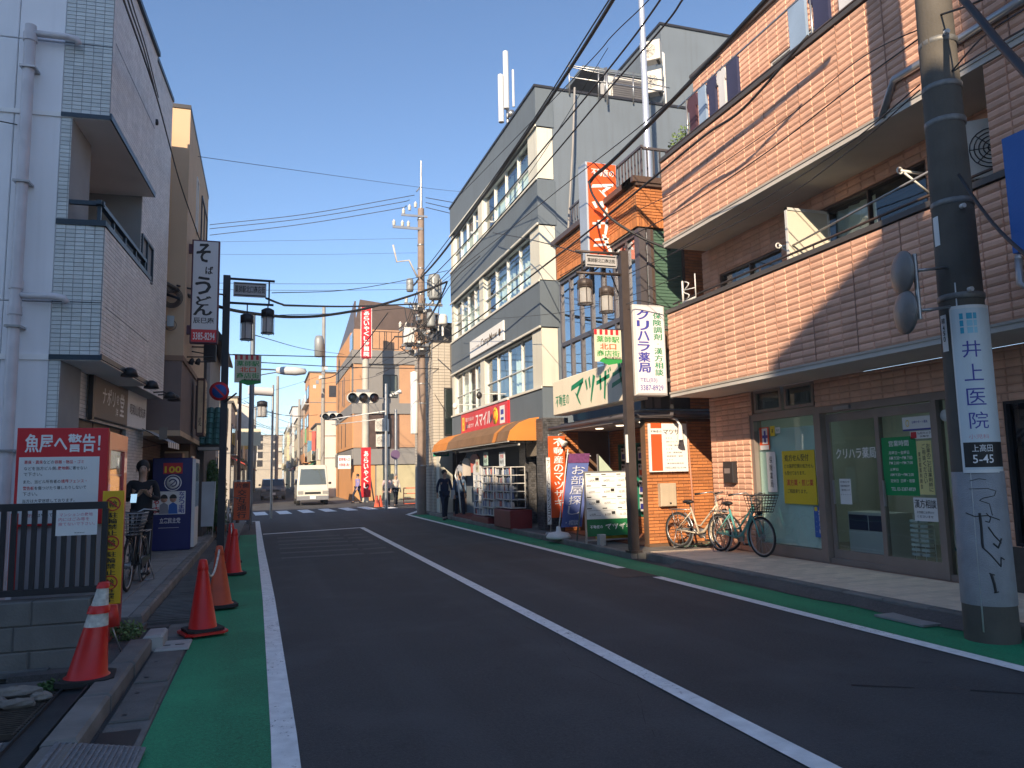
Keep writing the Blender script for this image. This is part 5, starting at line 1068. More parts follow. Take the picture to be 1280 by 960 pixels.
window(NB, SFr, 1.7, 2.1, 6.9, 8.1, 1, MT['alu_white'], MT['glass_win'], d=.02)
window(NB, SFr, 3.0, 4.7, 6.6, 8.15, 2, MT['darkframe'], MT['glass_dark'], d=.03)
window(NB, Fr((-1.52, 15.5, 0), (0, 1, 0)), 3.2, 4.6, 2.7, 3.7, 2, MT['darkframe'], MT['glass_dark'], d=.03)
# noodle sign
NS = Fr((-1.44, 15.95, 0), (1, 0, 0))
t = thing('noodle_sign', 'white vertical noodle restaurant sign with brushed black characters and red phone number', 'sign', (-1.2, 16, 5.3))
m = MB(); m.bbox(NS, 0, .52, 4.22, 6.32, -.14, 0, .012); m.build('frame', M('plum_frame', (.09, .03, .05), .5, var=.1), t)
m = MB(); m.box(NS, .03, .49, 4.50, 6.29, .0005, .004); m.build('face', M('sign_cool_white', (.62, .64, .66), .4, var=.03, bump=0), t)  # one even cool white for the sign face
m = MB(); m.box(NS, .03, .49, 4.25, 4.499, .0005, .004); m.build('red_panel', MT['sign_red'], t)
m = MB(); put(m, NS, 'そ', .08, .33, 5.86, 6.24, .006, .05, .05); put(m, NS, 'ば', .26, .40, 5.62, 5.78, .006, .04); put(m, NS, 'う', .08, .36, 5.20, 5.56, .006, .05, .02); put(m, NS, 'ど', .10, .38, 4.98, 5.17, .006, .04); put(m, NS, 'ん', .06, .40, 4.78, 5.0, .006, .05); put(m, NS, '辰巳庵', .06, .44, 4.62, 4.74, .006, .02); m.build('brush_lettering', MT['print_black'], t)
m = MB(); put(m, NS, '3385-8294', .06, .46, 4.29, 4.44, .006, .02); m.build('phone_number', MT['print_white'], t)
m = MB(); m.box(NS, -.16, -.002, 4.4, 4.58, -.12, -.03); m.box(NS, -.16, -.002, 6.05, 6.23, -.12, -.03); m.build('bracket', MT['plum_frame'], t)
# hanging noodle shop lanterns and slanted wooden sign
t = thing('shop_lantern', 'black wall lantern on the noodle shop front', 'lamp', (-1.2, 17.4, 4.4))
m = MB(); m.tube([(-1.5, 17.2, 4.35), (-1.25, 17.2, 4.35)], .015, 6); m.tube([(-1.5, 17.2, 4.25), (-1.25, 17.25, 4.22)], .012, 6); m.build('arm', MT['black'], t); m = MB(); m.box(W, -1.26, -1.02, 17.1, 17.35, 4.05, 4.4); m.box(W, -1.2, -1.08, 17.14, 17.3, 4.4, 4.55); m.build('lantern', MT['black'], t)
t = thing('shop_spotlight', 'small black spotlights on an arm above the noodle shop', 'lamp', (-1.3, 16.4, 3.95))
m = MB(); m.tube([(-1.5, 16.2, 3.98), (-1.0, 16.25, 4.0)], .012, 6); m.tube([(-1.5, 16.2, 3.88), (-1.05, 16.25, 3.90)], .012, 6); m.build('arm', MT['black'], t)
for x in (-1.42, -1.3): 
    m = MB(); m.lathe((x, 16.2, 3.86), [(.02, .1), (.045, .06), (.05, -.03), (0, -.02)], 10, (.3, 0, 1)); m.build('head', MT['black'], t)
t = thing('wooden_sign', 'tall slanting wooden sign in a dark red frame on the noodle shop', 'sign', (-1.3, 17.6, 3))
f = Fr((-1.42, 17.7, 0), (0, 1, 0)); m = MB(); m.bbox(f, 0, .62, 2.5, 3.75, 0, .16, .01); m.build('frame', M('dark_red_frame', (.07, .02, .015), .5), t); m = MB(); m.box(f, .06, .56, 2.56, 3.69, .161, .17); m.box(Fr((-1.42, 17.69, 0), (1, 0, 0)), .03, .13, 2.56, 3.69, 0, .01); m.build('board', M('pale_wood', (.52, .38, .24), .7, var=.15, vs=6), t)
m = MB(); put(m, Fr((-1.42, 17.679, 0), (1, 0, 0)), '処', .05, .11, 2.7, 2.9, .001); putv(m, f, '手打そば', .2, .42, 2.65, 3.6, .172, .03); m.build('lettering', MT['print_black'], t)
# ================================================================ old shop house with slatted front and green tiled eave
OH = thing('old_shop_house', 'old shop house with vertical slats, dark eave and green tiled pent roof', 'building', (-2, 23, 0))
m = MB(); m.box(W, -6, -1.45, 20.7, 25.5, .12, 6.3); m.build('wall', M('dark_plaster', (.10, .09, .085), .85, var=.15, streak=.2), OH)
m = MB()
for i in range(26): m.box(Fr((-1.44, 20.75, 0), (0, 1, 0)), i * .18, i * .18 + .08, 3.3, 5.1, 0, .08)
m.build('slat', M('slat_grey', (.40, .39, .37), .7, var=.1), OH, kind='stuff')
m = MB(); m.prism([(-1.46, 20.65, 5.2), (-1.0, 20.65, 5.05), (-1.0, 20.65, 5.12), (-1.46, 20.65, 5.75)], (0, 4.9, 0)); m.build('eave', MT['black'], OH)
m = MB(); m.prism([(-1.55, 20.68, 3.32), (-1.55, 20.05, 2.40), (-1.55, 20.05, 2.34), (-1.55, 20.68, 2.9)], (.66, 0, 0)); m.build('pent_roof_bed', MT['darkframe'], OH)
G_ = M('green_roof_tile', (.05, .15, .13), .3, var=.25, vs=5, bump=.1, tint=.25)
a0, a1 = V((0, 20.66, 3.34)), V((0, 20.02, 2.40)); dn_ = (a1 - a0).normalized(); L_ = (a1 - a0).length / 7
for r in range(7):
    for c in range(4):
        p = V((-1.47 + c * .165, 0, 0)) + a0 + dn_ * (L_ * r); f = Fr(p, (1, 0, 0), -dn_); m = MB()
        prof_ = [(-.082, 0), (-.055, .035), (0, .055), (.055, .035), (.082, 0)]
        vs = [f.P(u_, -l, d + (.012 if l == 0 else .035)) for l in (0, L_ * 1.15) for u_, d in prof_]
        m.add(vs, [(k, k + 5, k + 6, k + 1) for k in range(4)] + [(9, 8, 7, 6, 5)]); m.build('roof_tile', G_, OH)
m = MB(); m.box(W, -1.55, -.88, 20.0, 20.66, 2.27, 2.335); m.build('gutter_board', MT['slat_grey'], OH)
# hedge and climbing plants along the shop house
m = MB()
for c, r, n in (((-1.35, 22.2, 1.5), (.18, .5, .6), 1500), ((-1.25, 23.2, .8), (.25, .8, .6), 1500), ((-1.3, 24.6, 1.1), (.25, .7, .8), 1300), ((-1.2, 21.4, .55), (.15, .3, .35), 500)): leaves(m, c, r, n, .05, int(n + c[1]))
for y in (21.5, 22.3, 23.2, 24.4): m.tube([(-1.38, y, .1), (-1.34, y + .05, 1.2)], .012, 5)
tag(m.build('climbing_plants', MT['leaf']), 'climbing potted plants beside the old shop house wall', 'plant')
for i, y in enumerate((21.2, 21.7, 22.6)):
    t = thing('plant_pot', ('terracotta pot nearest the lamp post by the old shop house', 'middle terracotta pot by the old shop house', 'farthest terracotta pot by the old shop house')[i], 'pot', (-1.05, y, .13), 0, 'terracotta pots')
    m = MB(); m.lathe((-1.05, y, .13), [(0, 0), (.09, 0), (.13, .2), (.14, .22), (.11, .2), (0, .18)], 14); m.build('pot', M('terracotta', (.32, .13, .07), .8), t); m = MB(); leaves(m, (-1.05, y, .48), (.14, .14, .18), 220, .035, i); m.build('leaves', MT['leaf'], t)
t = thing('white_notice_stand', 'tall pale notice panel standing by the plants', 'sign', (-1.2, 20.2, .1)); m = MB(); m.box(Fr((-1.45, 19.6, 0), (1, 0, 0)), .05, .33, .45, 1.5, 0, .03); m.build('panel', M('pale_blue_panel', (.45, .5, .55), .5), t); m = MB(); m.tube([(-1.14, 19.58, .2), (-1.1, 19.58, 1.5)], .012, 6); m.build('post', MT['alu_white'], t)
# dark corner shop at the crossing
CS = thing('corner_shop', 'dark two storey corner shop at the crossing behind the poles', 'building', (-2.5, 27.5, 0))
m = MB(); m.box(W, -7, -1.55, 25.6, 29.0, .12, 5.6); m.build('wall', MT['fine_render'], CS); m = MB(); m.box(W, -7, -1.5, 25.55, 29.05, 5.6, 5.75); m.build('roof', MT['darkframe'], CS)
window(CS, Fr((-1.55, 25.6, 0), (0, 1, 0)), .4, 2.6, .5, 2.3, 2, MT['darkframe'], MT['glass_dark'], d=.03); window(CS, Fr((-1.55, 25.6, 0), (0, 1, 0)), .4, 2.6, 3.3, 4.6, 2, MT['darkframe'], MT['glass_win'], d=.03)

# ================================================================ wall, fence, warning sign, machines
WB = thing('concrete_wall', 'low stained concrete block wall in front of the alley', 'wall', (-2.6, 7.3, 0))
for r in range(3):
    x = -5.2 - .12 * (r % 2)
    while x < -1.36:
        xe = min(x + 1.15, -1.33); m = MB(); z0 = .03 + r * .195
        m.bbox(Fr((0, 7.12, 0), (1, 0, 0)), x + .004, xe - .004, z0, z0 + .189, -.20, random.uniform(0, .006), .01); m.build('concrete_block', MT['concrete'] , WB); x = xe
m = MB(); m.box(Fr((0, 7.1, 0), (1, 0, 0)), -5.2, -1.33, .0, .60, -.19, -.03); m.build('core', MT['concrete_dark'], WB)
m = MB(); m.bbox(Fr((0, 7.08, 0), (1, 0, 0)), -5.2, -1.6, .03, .09, -.1, .0, .01); m.build('footing', MT['concrete_dark'], WB)
FE_ = thing('metal_fence', 'dark metal bar fence on the concrete block wall', 'fence', (-2.6, 7.2, .6))
ff = Fr((0, 7.2, 0), (1, 0, 0))
m = MB(); m.box(ff, -5.2, -1.25, 1.325, 1.385, -.05, .01); m.build('top_rail', MT['darkframe'], FE_)
m = MB(); m.box(ff, -5.2, -1.27, .645, .695, -.045, .005); m.build('bottom_rail', MT['darkframe'], FE_)
bm_ = None
for i in range(50):
    x = -1.345 - i * .073
    m = MB(); m.box(ff, x - .018, x + .018, .695, 1.325, -.035, -.005); m.build('bar', MT['darkframe'], FE_)
for x in (-1.285, -3.2, -5.1):
    m = MB(); m.box(ff, x, x + .045, .60, 1.325, -.04, .0); m.build('post', MT['darkframe'], FE_)
m = MB(); m.cyl((-1.98, 7.42, .62), (-1.98, 7.42, 1.30), .028, n=10); tag(m.build('red_pipe', MT['red_plastic']), 'red pipe standing behind the dark fence', 'pipe')
paper('white_fence_notice', 'small white notice with faded red text on the fence', Fr((0, 7.185, 0), (1, 0, 0)), -1.62, -1.315, 1.115, 1.325, 0, MT['paper_white'],
      [('マンションの敷地', 'print_fade', .08, .88, .74, .88), ('内にはごみ等を', 'print_fade', .06, .80, .56, .70), ('捨てないで下さい。', 'print_fade', .06, .94, .38, .52), ('管理会社', K, .45, .7, .08, .12)], 'notice') if M('print_fade', (.6, .22, .28), .6, var=0, bump=0) else None
# red vending machine with the warning sign on its side
VM = thing('red_vending_machine', 'red framed vending machine behind the warning sign', 'vending machine', (-1.7, 8.1, .09))
m = MB(); m.box(W, -2.04, -1.37, 7.66, 8.62, .09, 2.0); m.build('body', M('machine_white', (.42, .42, .45), .4, var=.05), VM); M('red_paint', (.50, .02, .03), .35, var=.05, coat=.4)
vf = Fr((-1.365, 7.66, 0), (0, 1, 0))
m = MB()
m.box(vf, 0, .96, 1.84, 2.0, 0, .035); m.box(vf, 0, .96, .09, .95, 0, .035); m.box(vf, 0, .08, .95, 1.84, 0, .035); m.box(vf, .80, .96, .95, 1.84, 0, .035); m.build('door_frame', MT['red_paint'], VM)
pbox('display_pane', MT['glass_clear'], VM, vf, .08, .80, .95, 1.84, .012, .016)
for k in range(3):
    m = MB(); z = 1.0 + k * .3
    pbox('shelf', MT['paper_white'], VM, vf, .05, .86, z, z + .02, .001, .012)
for k in range(3):
    for j in range(8):
        m = MB(); c = vf.P(.1 + j * .1, 1.02 + k * .3, .0055); m.box(vf, .075 + j * .1, .13 + j * .1, 1.021 + k * .3, 1.2 + k * .3, .001, .011); m.build('bottle', M('drink%d' % ((j + k) % 4), ((.5, .45, .1), (.55, .55, .5), (.1, .3, .1), (.4, .15, .05))[(j + k) % 4], .3), VM)
WS = Fr((0, 7.64, 0), (1, 0, 0))
t = thing('warning_sign', 'large red and white warning sign addressed to the fish shop', 'sign', (-1.7, 7.6, 1.5))
m = MB(); m.bbox(WS, -2.05, -1.335, 1.18, 2.03, -.015, .015, .004); m.build('red_board', MT['sign_red'], t)
m = MB(); m.box(WS, -2.025, -1.40, 1.20, 1.775, .0155, .018); m.build('white_panel', MT['paper_white'], t)
m = MB(); put(m, WS, '魚屋へ警告！', -1.985, -1.40, 1.815, 1.975, .0165, .04); m.build('title', MT['print_white'], t)
mb_, mr_ = MB(), MB()
L0, L1 = -1.985, -1.435
def ln(segs, y, x0=L0, x1=L1, h=.032):
    tot = sum(len(s) for s, _ in segs); x = x0; w = (x1 - x0) / 19.0
    for s, c in segs: put(mr_ if c else mb_, WS, s, x + .001, x + w * len(s) - .003, y, y + h, .0185, .03 if c else .012); x += w * len(s)
ln([('悪臭・異臭', 1), ('などの', 0), ('容器・物品・ゴミ', 1)], 1.715); ln([('などを当方ビル側、', 0), ('敷地側', 1), ('に寄せない', 0)], 1.66); ln([('で下さい。', 0)], 1.61)
ln([('また、当ビル所有者の', 0), ('境界フェンス・', 1)], 1.545); ln([('警告板', 1), ('を傷つけたり壊したりしないで', 0)], 1.49); ln([('下さい。', 0)], 1.44)
ln([('当方は大変迷惑しております。', 0)], 1.38); ln([('嫌がらせ、破壊のほか、', 0), ('破損行為', 1), ('及び', 0)], 1.315); ln([('迷惑行為', 1), ('はやめて下さい。', 0)], 1.255)
mb_.build('black_text', MT['print_black'], t); mr_.build('red_text', MT['print_red'], t)
# yellow no-parking sleeve on its cone base
t = thing('no_parking_post', 'yellow no bicycle parking sleeve standing on a red cone base', 'sign', (-1.22, 7.4, .08))
yf = Fr((-1.31, 7.33, 0), (1, 0, 0))
m = MB(); m.bbox(yf, 0, .165, .52, 1.47, -.03, 0, .004); m.build('sleeve', M('yellow_plastic', (.70, .42, .01), .5, var=.06, vs=6), t)
mk, mr = MB(), MB()
for z in (1.36, 1.03, .70):
    mr.torus(yf.P(.083, z, .004), yf.n, .055, .006, 20, 4); mr.box(yf.sh(.083, z).rot(-40), -.055, .055, -.005, .005, .001, .004)
    put(mk, yf, '輪', .052, .114, z - .03, z + .03, .003)
for z in (1.13, .80, .535): putv(mk, yf, '駐輪禁止' if z > .6 else '駐輪禁止', .045, .12, z - (.04 if z > .6 else 0), z + (.16 if z > .6 else .11), .003, .03)
mk.build('lettering', MT['print_black'], t); mr.build('prohibition_ring', MT['print_red'], t)
m = MB(); m.lathe((-1.225, 7.35, .34), [(.0, 0), (.085, 0), (.06, .17), (0, .17)], 16); m.build('cone_cap', MT['red_plastic'], t)
for q in range(3): part('leg', MT['steel'], t, lambda m: m.tube([(-1.225, 7.35, .40), (-1.225 + .11 * math.cos(q * 2.1 + .4), 7.35 + .11 * math.sin(q * 2.1 + .4), .085)], .007, 5))
# blue vending machine
BV = thing('blue_vending_machine', 'deep blue vending machine with a poster on its side', 'vending machine', (-1.75, 17.3, .14))
m = MB(); m.bbox(Fr((0, 16.9, 0), (1, 0, 0)), -2.14, -1.40, .16, 2.0, -.95, 0, .015); m.box(W, -2.1, -1.42, 16.93, 17.8, .135, .16); m.build('body', M('blue_paint', (.008, .012, .13), .35, var=.06, coat=.3), BV)
m = MB(); f = Fr((-1.395, 16.9, 0), (0, 1, 0)); m.box(f, .02, .93, .2, 1.98, 0, .06); m.build('door', MT['paper_white'], BV); pbox('display_pane', MT['glass_win'], BV, f, .08, .87, 1.0, 1.9, .061, .065)
vs_ = Fr((0, 16.9, 0), (1, 0, 0))
t = thing('machine_decals', 'price badge and round white emblem on the blue vending machine side', 'sticker', (-1.75, 16.89, 1.6))
m = MB(); m.box(vs_, -1.94, -1.58, 1.68, 1.90, .001, .004); m.build('red_badge', MT['print_red'], t)
m = MB(); put(m, vs_, '100', -1.91, -1.61, 1.70, 1.83, .006, .05); m.build('number', MT['print_yellow'], t)
m = MB(); m.torus(vs_.P(-1.755, 1.50, .003), vs_.n, .155, .012, 28, 4); m.lathe(vs_.P(-1.755, 1.50, .001), [(0, 0), (.12, 0), (.12, .003), (0, .003)], 24, vs_.n)
m.build('round_emblem', MT['print_white'], t)
m = MB(); m.torus(vs_.P(-1.755, 1.50, .006), vs_.n, .07, .014, 16, 4, .5, 5.2); m.tube([vs_.P(-1.80, 1.45, .006), vs_.P(-1.74, 1.5, .006), vs_.P(-1.70, 1.55, .006)], .012, 4); m.build('emblem_lines', MT['blue_paint'], t)
m = MB(); put(m, vs_, '立憲民主党', -1.98, -1.60, .69, .80, .003, .03, .03); m.box(vs_, -2.0, -1.62, .60, .606, .001, .003); m.build('party_lettering', MT['print_white'], t)
t = thing('party_poster', 'poster of two faces with large kana names on the blue machine', 'poster', (-1.75, 16.89, 1.1))
pbox('sheet', MT['paper_white'], t, vs_, -2.12, -1.51, .87, 1.33, .001, .004)
m = MB(); putv(m, vs_, 'ひやま', -2.10, -2.0, .89, 1.32, .006, .05, .92); m.build('red_lettering', MT['print_red'], t)
m = MB(); putv(m, vs_, 'ながつま昭', -1.63, -1.53, .89, 1.32, .006, .05, .92); m.build('blue_lettering', MT['print_blue'], t)
for k, xx in enumerate((-1.91, -1.74)):
    m = MB(); m.lathe(vs_.P(xx, 1.17, .004), [(0, 0), (.062, 0), (.062, .002), (0, .002)], 16, vs_.n); m.build('face_print', M('skin_print', (.55, .33, .24), .6, var=.05), t)
    m = MB(); m.add([vs_.P(xx + .07 * math.cos(R(a_)), 1.185 + .085 * math.sin(R(a_)), .0075) for a_ in range(0, 181, 20)], [tuple(range(10))]); m.box(vs_, xx - .03, xx - .015, 1.165, 1.172, .0065, .0075); m.box(vs_, xx + .015, xx + .03, 1.165, 1.172, .0065, .0075); m.box(vs_, xx - .02, xx + .02, 1.13, 1.136, .0065, .0075); m.build('hair_print', MT['print_black'], t)
    m = MB(); m.add([vs_.P(xx + a_, b_, .0052) for a_, b_ in ((-.09, .88), (.09, .88), (.075, 1.06), (0, 1.11), (-.075, 1.06))], [(0, 1, 2, 3, 4)]); m.build('suit_print', MT['paper_blue'] if k else M('suit_grey', (.25, .25, .28), .6), t)
t = thing('red_top_panel', 'small dark red box on top of the blue vending machine', 'box', (-1.8, 17.3, 2.0)); m = MB(); m.bbox(vs_, -1.95, -1.6, 2.0, 2.1, -.5, -.1, .01); m.build('panel', MT['dark_red_frame'], t)
# ================================================================ orange apartment block at the far corner
M('orange_wall', (.58, .29, .12), .8, var=.05, vs=.6, bump=.1, streak=.05); M('orange_brown_tile', (.44, .25, .14), .8, var=.08, vs=1, streak=.05); M('band_grey', (.21, .205, .20), .8, var=.05, streak=.08)  # street side is orange, the camera-facing side orange-brown
OB = thing('orange_apartment_block', 'orange apartment block with grey bands at the far corner of the crossing', 'building', (8, 54, 0))
OFx, OFy = 5.45, 50.0
fs = Fr((OFx, 62, 0), (0, -1, 0)); fc = Fr((OFx, OFy, 0), (1, 0, 0))
m = MB(); m.box(WF, OFx + .02, OFx + 9, OFy + .02, 62, 0, 11.2); m.build('core', MT['band_grey'], OB)
m = MB()
for a, b in ((2.6, 3.1), (3.4, 5.6), (6.3, 8.9), (9.8, 11.2)):
    m.box(fs, 0, 10.6, a, b, -.1, .05)
m.box(fs, 10.6, 12.0, 3.4, 5.6, -.1, .05); m.split('orange_wall', MT['orange_wall'], OB)
m = MB()
for a, b in ((3.4, 5.6), (6.3, 8.9), (9.8, 11.2)): m.box(fc, 3.0, 9, a, b, -.1, .04)
m.box(fc, .0, 1.0, 3.4, 5.6, -.1, .04); m.box(fc, .0, .6, 6.3, 8.9, -.1, .04); m.box(fc, 0, 3.0, 9.8, 11.2, -.1, .035); m.box(fc, .6, 3.0, 6.3, 8.6, -1.2, -1.1); m.split('brown_wall', MT['orange_brown_tile'], OB)
m = MB()
for a, b in ((2.3, 3.3), (5.6, 6.3), (8.9, 9.8)): m.box(fs, 0, 12, a, b, -.1, .10); m.box(fc, 0, 9, a, b, -.1, .14)
m.split('grey_band', MT['band_grey'], OB)
m = MB(); m.box(fc, 1.0, 3.0, 3.3, 5.6, -1.3, -.0); m.build('balcony_recess', MT['shop_dark'], OB)
for i, (x, z0, z1) in enumerate(((1.5, 4.0, 5.3), (1.9, 6.7, 8.2), (4.2, 6.6, 8.4), (5.4, 6.6, 8.4), (4.1, 3.8, 5.2), (5.3, 3.8, 5.2), (2.0, 9.9, 11.1), (3.2, 9.9, 11.1), (1.2, 9.9, 11.1))):
    window(OB, fc, x, x + .95, z0, z1, 2, MT['darkframe'], MT['glass_win'], d=.06 if x > 3 else .06)
for u_, z0, z1 in ((5.2, 6.7, 8.6), (6.3, 6.5, 8.7), (4.6, 3.6, 5.3), (7.4, 3.6, 5.3), (10.2, 9.9, 11.0), (11.1, 9.9, 11.0)):
    m = MB(); m.box(fs, u_, u_ + (.3 if u_ < 9 else .7), z0, z1, .051, .07); m.build('slit_window', MT['darkframe'] if u_ < 9 else MT['glass_win'], OB)
m = MB(); m.prism([(OFx, 50.0, 11.2), (OFx + 6.0, 50.0, 11.2), (OFx + 6.0, 50.0, 12.3), (OFx + 3, 50.0, 12.9), (OFx + .4, 50.0, 13.2)], (0, .1, 0)); m.prism([(OFx + .05, 50.1, 11.2), (OFx + .05, 62, 11.2), (OFx + .05, 62, 11.3), (OFx + .05, 50.1, 13.1)], (.1, 0, 0)); m.build('roof_screen', MT['brownframe'], OB)
m = MB(); m.box(fc, .9, 5.8, 11.2, 12.6, -1.0, -.3); m.build('roof_house', MT['orange_brown_tile'], OB)
m = MB(); m.box(fs, 0, 12, .0, 2.3, -.05, .02); m.box(fc, 0, 1.4, 0, 2.3, -.05, .02); m.build('ground_wall', MT['orange_wall'], OB); m = MB(); m.box(fc, 1.5, 5.6, 0, 2.25, -.04, .03); m.build('shutter', M('beige_shutter', (.42, .38, .24), .7, var=.08), OB)
ac_unit('upper air conditioner in the balcony of the orange block', Fr((OFx + 1.4, OFy - .15, 4.4), (1, 0, 0)), .9, .85, .4)
ac_unit('lower air conditioner in the balcony of the orange block', Fr((OFx + 1.45, OFy - .15, 3.4), (1, 0, 0)), .9, .85, .4)
# white narrow building and balconied blocks beyond
def far_building(label, x0, x1, y0, y1, h, col, rows=3, side='R', roof=(.1, .1, .1), name='shop_house', awn=None):
    key = 'far_%d' % len(MT); mt = M(key, col, .8, var=.07, vs=.8, bump=.1, streak=.1)
    t = thing(name, label, 'building', ((x0 + x1) / 2, (y0 + y1) / 2, 0))
    m = MB(); m.box(WF, x0, x1, y0, y1, 0, h); m.build('wall', mt, t)
    m = MB(); m.box(WF, x0 - .12, x1 + .12, y0 - .08, y1, h + .001, h + .14); m.build('roof', M('roof_dark', (.08, .075, .07), .7), t)
    fx = Fr((x0, y1, 0), (0, -1, 0)) if side == 'R' else Fr((x1, y0, 0), (0, 1, 0)); fy = Fr((x0, y0, 0), (1, 0, 0)); L = y1 - y0
    for r in range(rows):
        z = 3.1 + r * (h - 3.1) / rows
        for c in range(2):
            u_ = L * (.12 + .46 * c)
            m = MB(); m.box(fx, u_, u_ + L * .3, z + .5, z + 1.75, .0, .05); w_ = m.build('window', MT['darkframe'], t); pbox('pane', MT['glass_win'], w_, fx, u_ + .06, u_ + L * .3 - .06, z + .56, z + 1.69, .051, .055)
        if r % 2 == 0:
            m = MB(); m.box(fx, L * .08, L * .92, z - .1, z + .75, .35, .42); m.box(fx, L * .08, L * .92, z - .16, z - .1, 0, .42); m.build('balcony', MT['alu_white'] if r else mt, t)
        m = MB(); m.box(fy, (x1 - x0) * .3, (x1 - x0) * .3 + .9, z + .5, z + 1.6, .0, .05); m.box(fy, (x1 - x0) * .72, (x1 - x0) * .72 + .8, z + .5, z + 1.6, .0, .05); m.split('side_window', MT['darkframe'], t)
        m = MB(); m.box(fy, 0, x1 - x0, z - .06, z, .0, .04); m.build('storey_line', MT['band_grey'], t)
        if (r + int(y0)) % 2 == 0: m = MB(); m.bbox(fy, (x1 - x0) * .86, (x1 - x0) * .86 + .75, z + .2, z + .8, -.0, .35, .02); m.build('wall_unit', MT['ac_white'], t)
    m = MB(); m.box(fx, L * .1, L * .9, .1, 2.4, .0, .03); m.build('shopfront', MT['glass_dark'], t)
    if awn: m = MB(); m.prism([fx.P(L * .08, 2.9, 0), fx.P(L * .08, 2.45, .8), fx.P(L * .08, 2.38, .8), fx.P(L * .08, 2.8, 0)], fx.ex * L * .84); m.build('awning', awn, t)
    return t
M('awn_red', (.4, .05, .04), .7); M('awn_green', (.03, .2, .1), .7)
far_building('narrow white building with slit windows beside the orange block', 4.5, 9, 62.2, 66, 6.6, (.60, .59, .56), 2)
far_building('cream low house with eaves beyond the narrow white building', 4.2, 9, 66.5, 74, 6.0, (.52, .48, .38), 1, awn=MT['awn_green'])
far_building('orange and grey balconied block farther along the street', 4.0, 10, 74.5, 83, 11.5, (.52, .27, .13), 3)
far_building('tan stepped block beyond the balconied orange block', 3.9, 9, 84, 93, 9.5, (.38, .29, .22), 2)
far_building('cream block in the far right row', 3.7, 9, 94, 104, 8.5, (.55, .50, .38), 2, awn=MT['awn_red'])
far_building('white tall block at the far end of the right row', 3.5, 9, 106, 118, 11, (.6, .6, .58), 3)
far_building('yellowish block closing the right row', 3.2, 9, 120, 136, 9, (.58, .52, .34), 2)
far_building('pale house first in the row across the crossing', -9, -1.9, 47.5, 54, 6.0, (.36, .33, .29), 1, 'L', awn=MT['awn_red'])
far_building('cream three storey shop second in the near row across the crossing', -9, -1.8, 54.5, 62, 7.0, (.48, .42, .32), 2, 'L', awn=MT['awn_green'])
far_building('grey brick toned shop in the row across the crossing', -9, -1.75, 62.5, 71, 7.0, (.36, .32, .28), 2, 'L')
far_building('white block with balconies in the row across the crossing', -9, -1.7, 72, 82, 7.6, (.46, .43, .38), 3, 'L')
far_building('yellow toned shop house in the row across the crossing', -9, -1.6, 83, 95, 8.0, (.60, .54, .38), 2, 'L', awn=MT['awn_red'])
far_building('far pale block in the row across the crossing', -9, -1.5, 97, 112, 8.4, (.46, .42, .34), 3, 'L')
far_building('tall block where the street bends', -3, 3.0, 140, 150, 9, (.42, .38, .32), 4, 'L')
# clutter of wires and poles over the far street
for k in range(14):
    y = 50 + k * 4.5; a_ = (-1.6 + .1 * (k % 3), y, 6.2 + .5 * (k % 4)); b_ = (3.6 - .1 * (k % 3), y + 6 + (k % 3) * 4, 6.0 + .6 * (k % 3))
    tag(part('overhead_cable', MT['cable'], None, lambda m: m.tube([V(a_).lerp(V(b_), i / 6) - V((0, 0, .35 * 4 * (i / 6) * (1 - i / 6))) for i in range(7)], .018, 4)), 'thin cable criss-crossing the far street, %s %s' % (('lower one', 'upper one')[k // 7], ('over the van', 'by the white slit building', 'by the balconied block', 'at the tan block', 'before the cream block', 'near the row end', 'over the dark car')[k % 7]), 'cable', 'cables over the far street')
# shop signs hanging over the far street
cols = [(.55, .1, .08), (.6, .58, .55), (.1, .25, .4), (.6, .45, .1), (.1, .3, .15), (.6, .6, .6)]
for i in range(26):
    s = -1 if i % 2 else 1; y = 49 + i * 3.1 + random.uniform(-.8, .8); z = random.uniform(2.6, 6.5); x = (-1.75 if s < 0 else 3.55) + (.1 if s < 0 else .35)
    if s > 0 and y < 66: continue
    c = cols[i % 6]; o = pbox('shop_sign', M('far_sign%d' % (i % 6), c, .6), None, Fr((x, y, 0), (1, 0, 0)), -.05, .65, z, z + random.uniform(.9, 2.2), -.15, 0)
    tag(o, '%s projecting shop sign, number %d of the far street' % (('red', 'white', 'blue', 'yellow', 'green', 'pale')[i % 6], i + 1), 'sign', 'projecting shop signs of the far street')
    o['label'] = '%s %s projecting shop sign in the %s row of the far street' % (('nearest', 'second', 'third', 'fourth', 'farthest')[i // 6], ('red', 'white', 'blue', 'yellow', 'green', 'pale')[i % 6], 'shaded' if s < 0 else 'sunny')

# ================================================================ big white post with red banners
t = thing('banner_post', 'thick white post carrying red shopping street banners at the far corner', 'post', (5.88, 47, 0))
m = MB(); m.cyl((5.88, 47.2, 0), (5.88, 47.2, 11.9), .22, .20, 18); m.build('post', M('post_white', (.46, .44, .38), .6, var=.1, streak=.2), t)
f = Fr((5.58, 46.95, 0), (1, 0, 0))
for a_ in ((0, .62, 8.8, 12.0), (.02, .60, .3, 3.3)): pbox('red_banner', M('banner_red', (.48, .01, .02), .5, var=.06), t, f, *a_, -.08, 0)
for a_ in ((-.03, 0), (.62, .65)): pbox('banner_edge', MT['paper_white'], t, f, *a_, 8.8, 12.0, -.09, .01)
m = MB(); putv(m, f, 'あらいやくし梅照院', .16, .48, 8.9, 11.8, .004, .05); putv(m, f, 'あらいやくし', .18, .44, .8, 3.1, .004, .05); m.build('lettering', MT['print_white'], t)
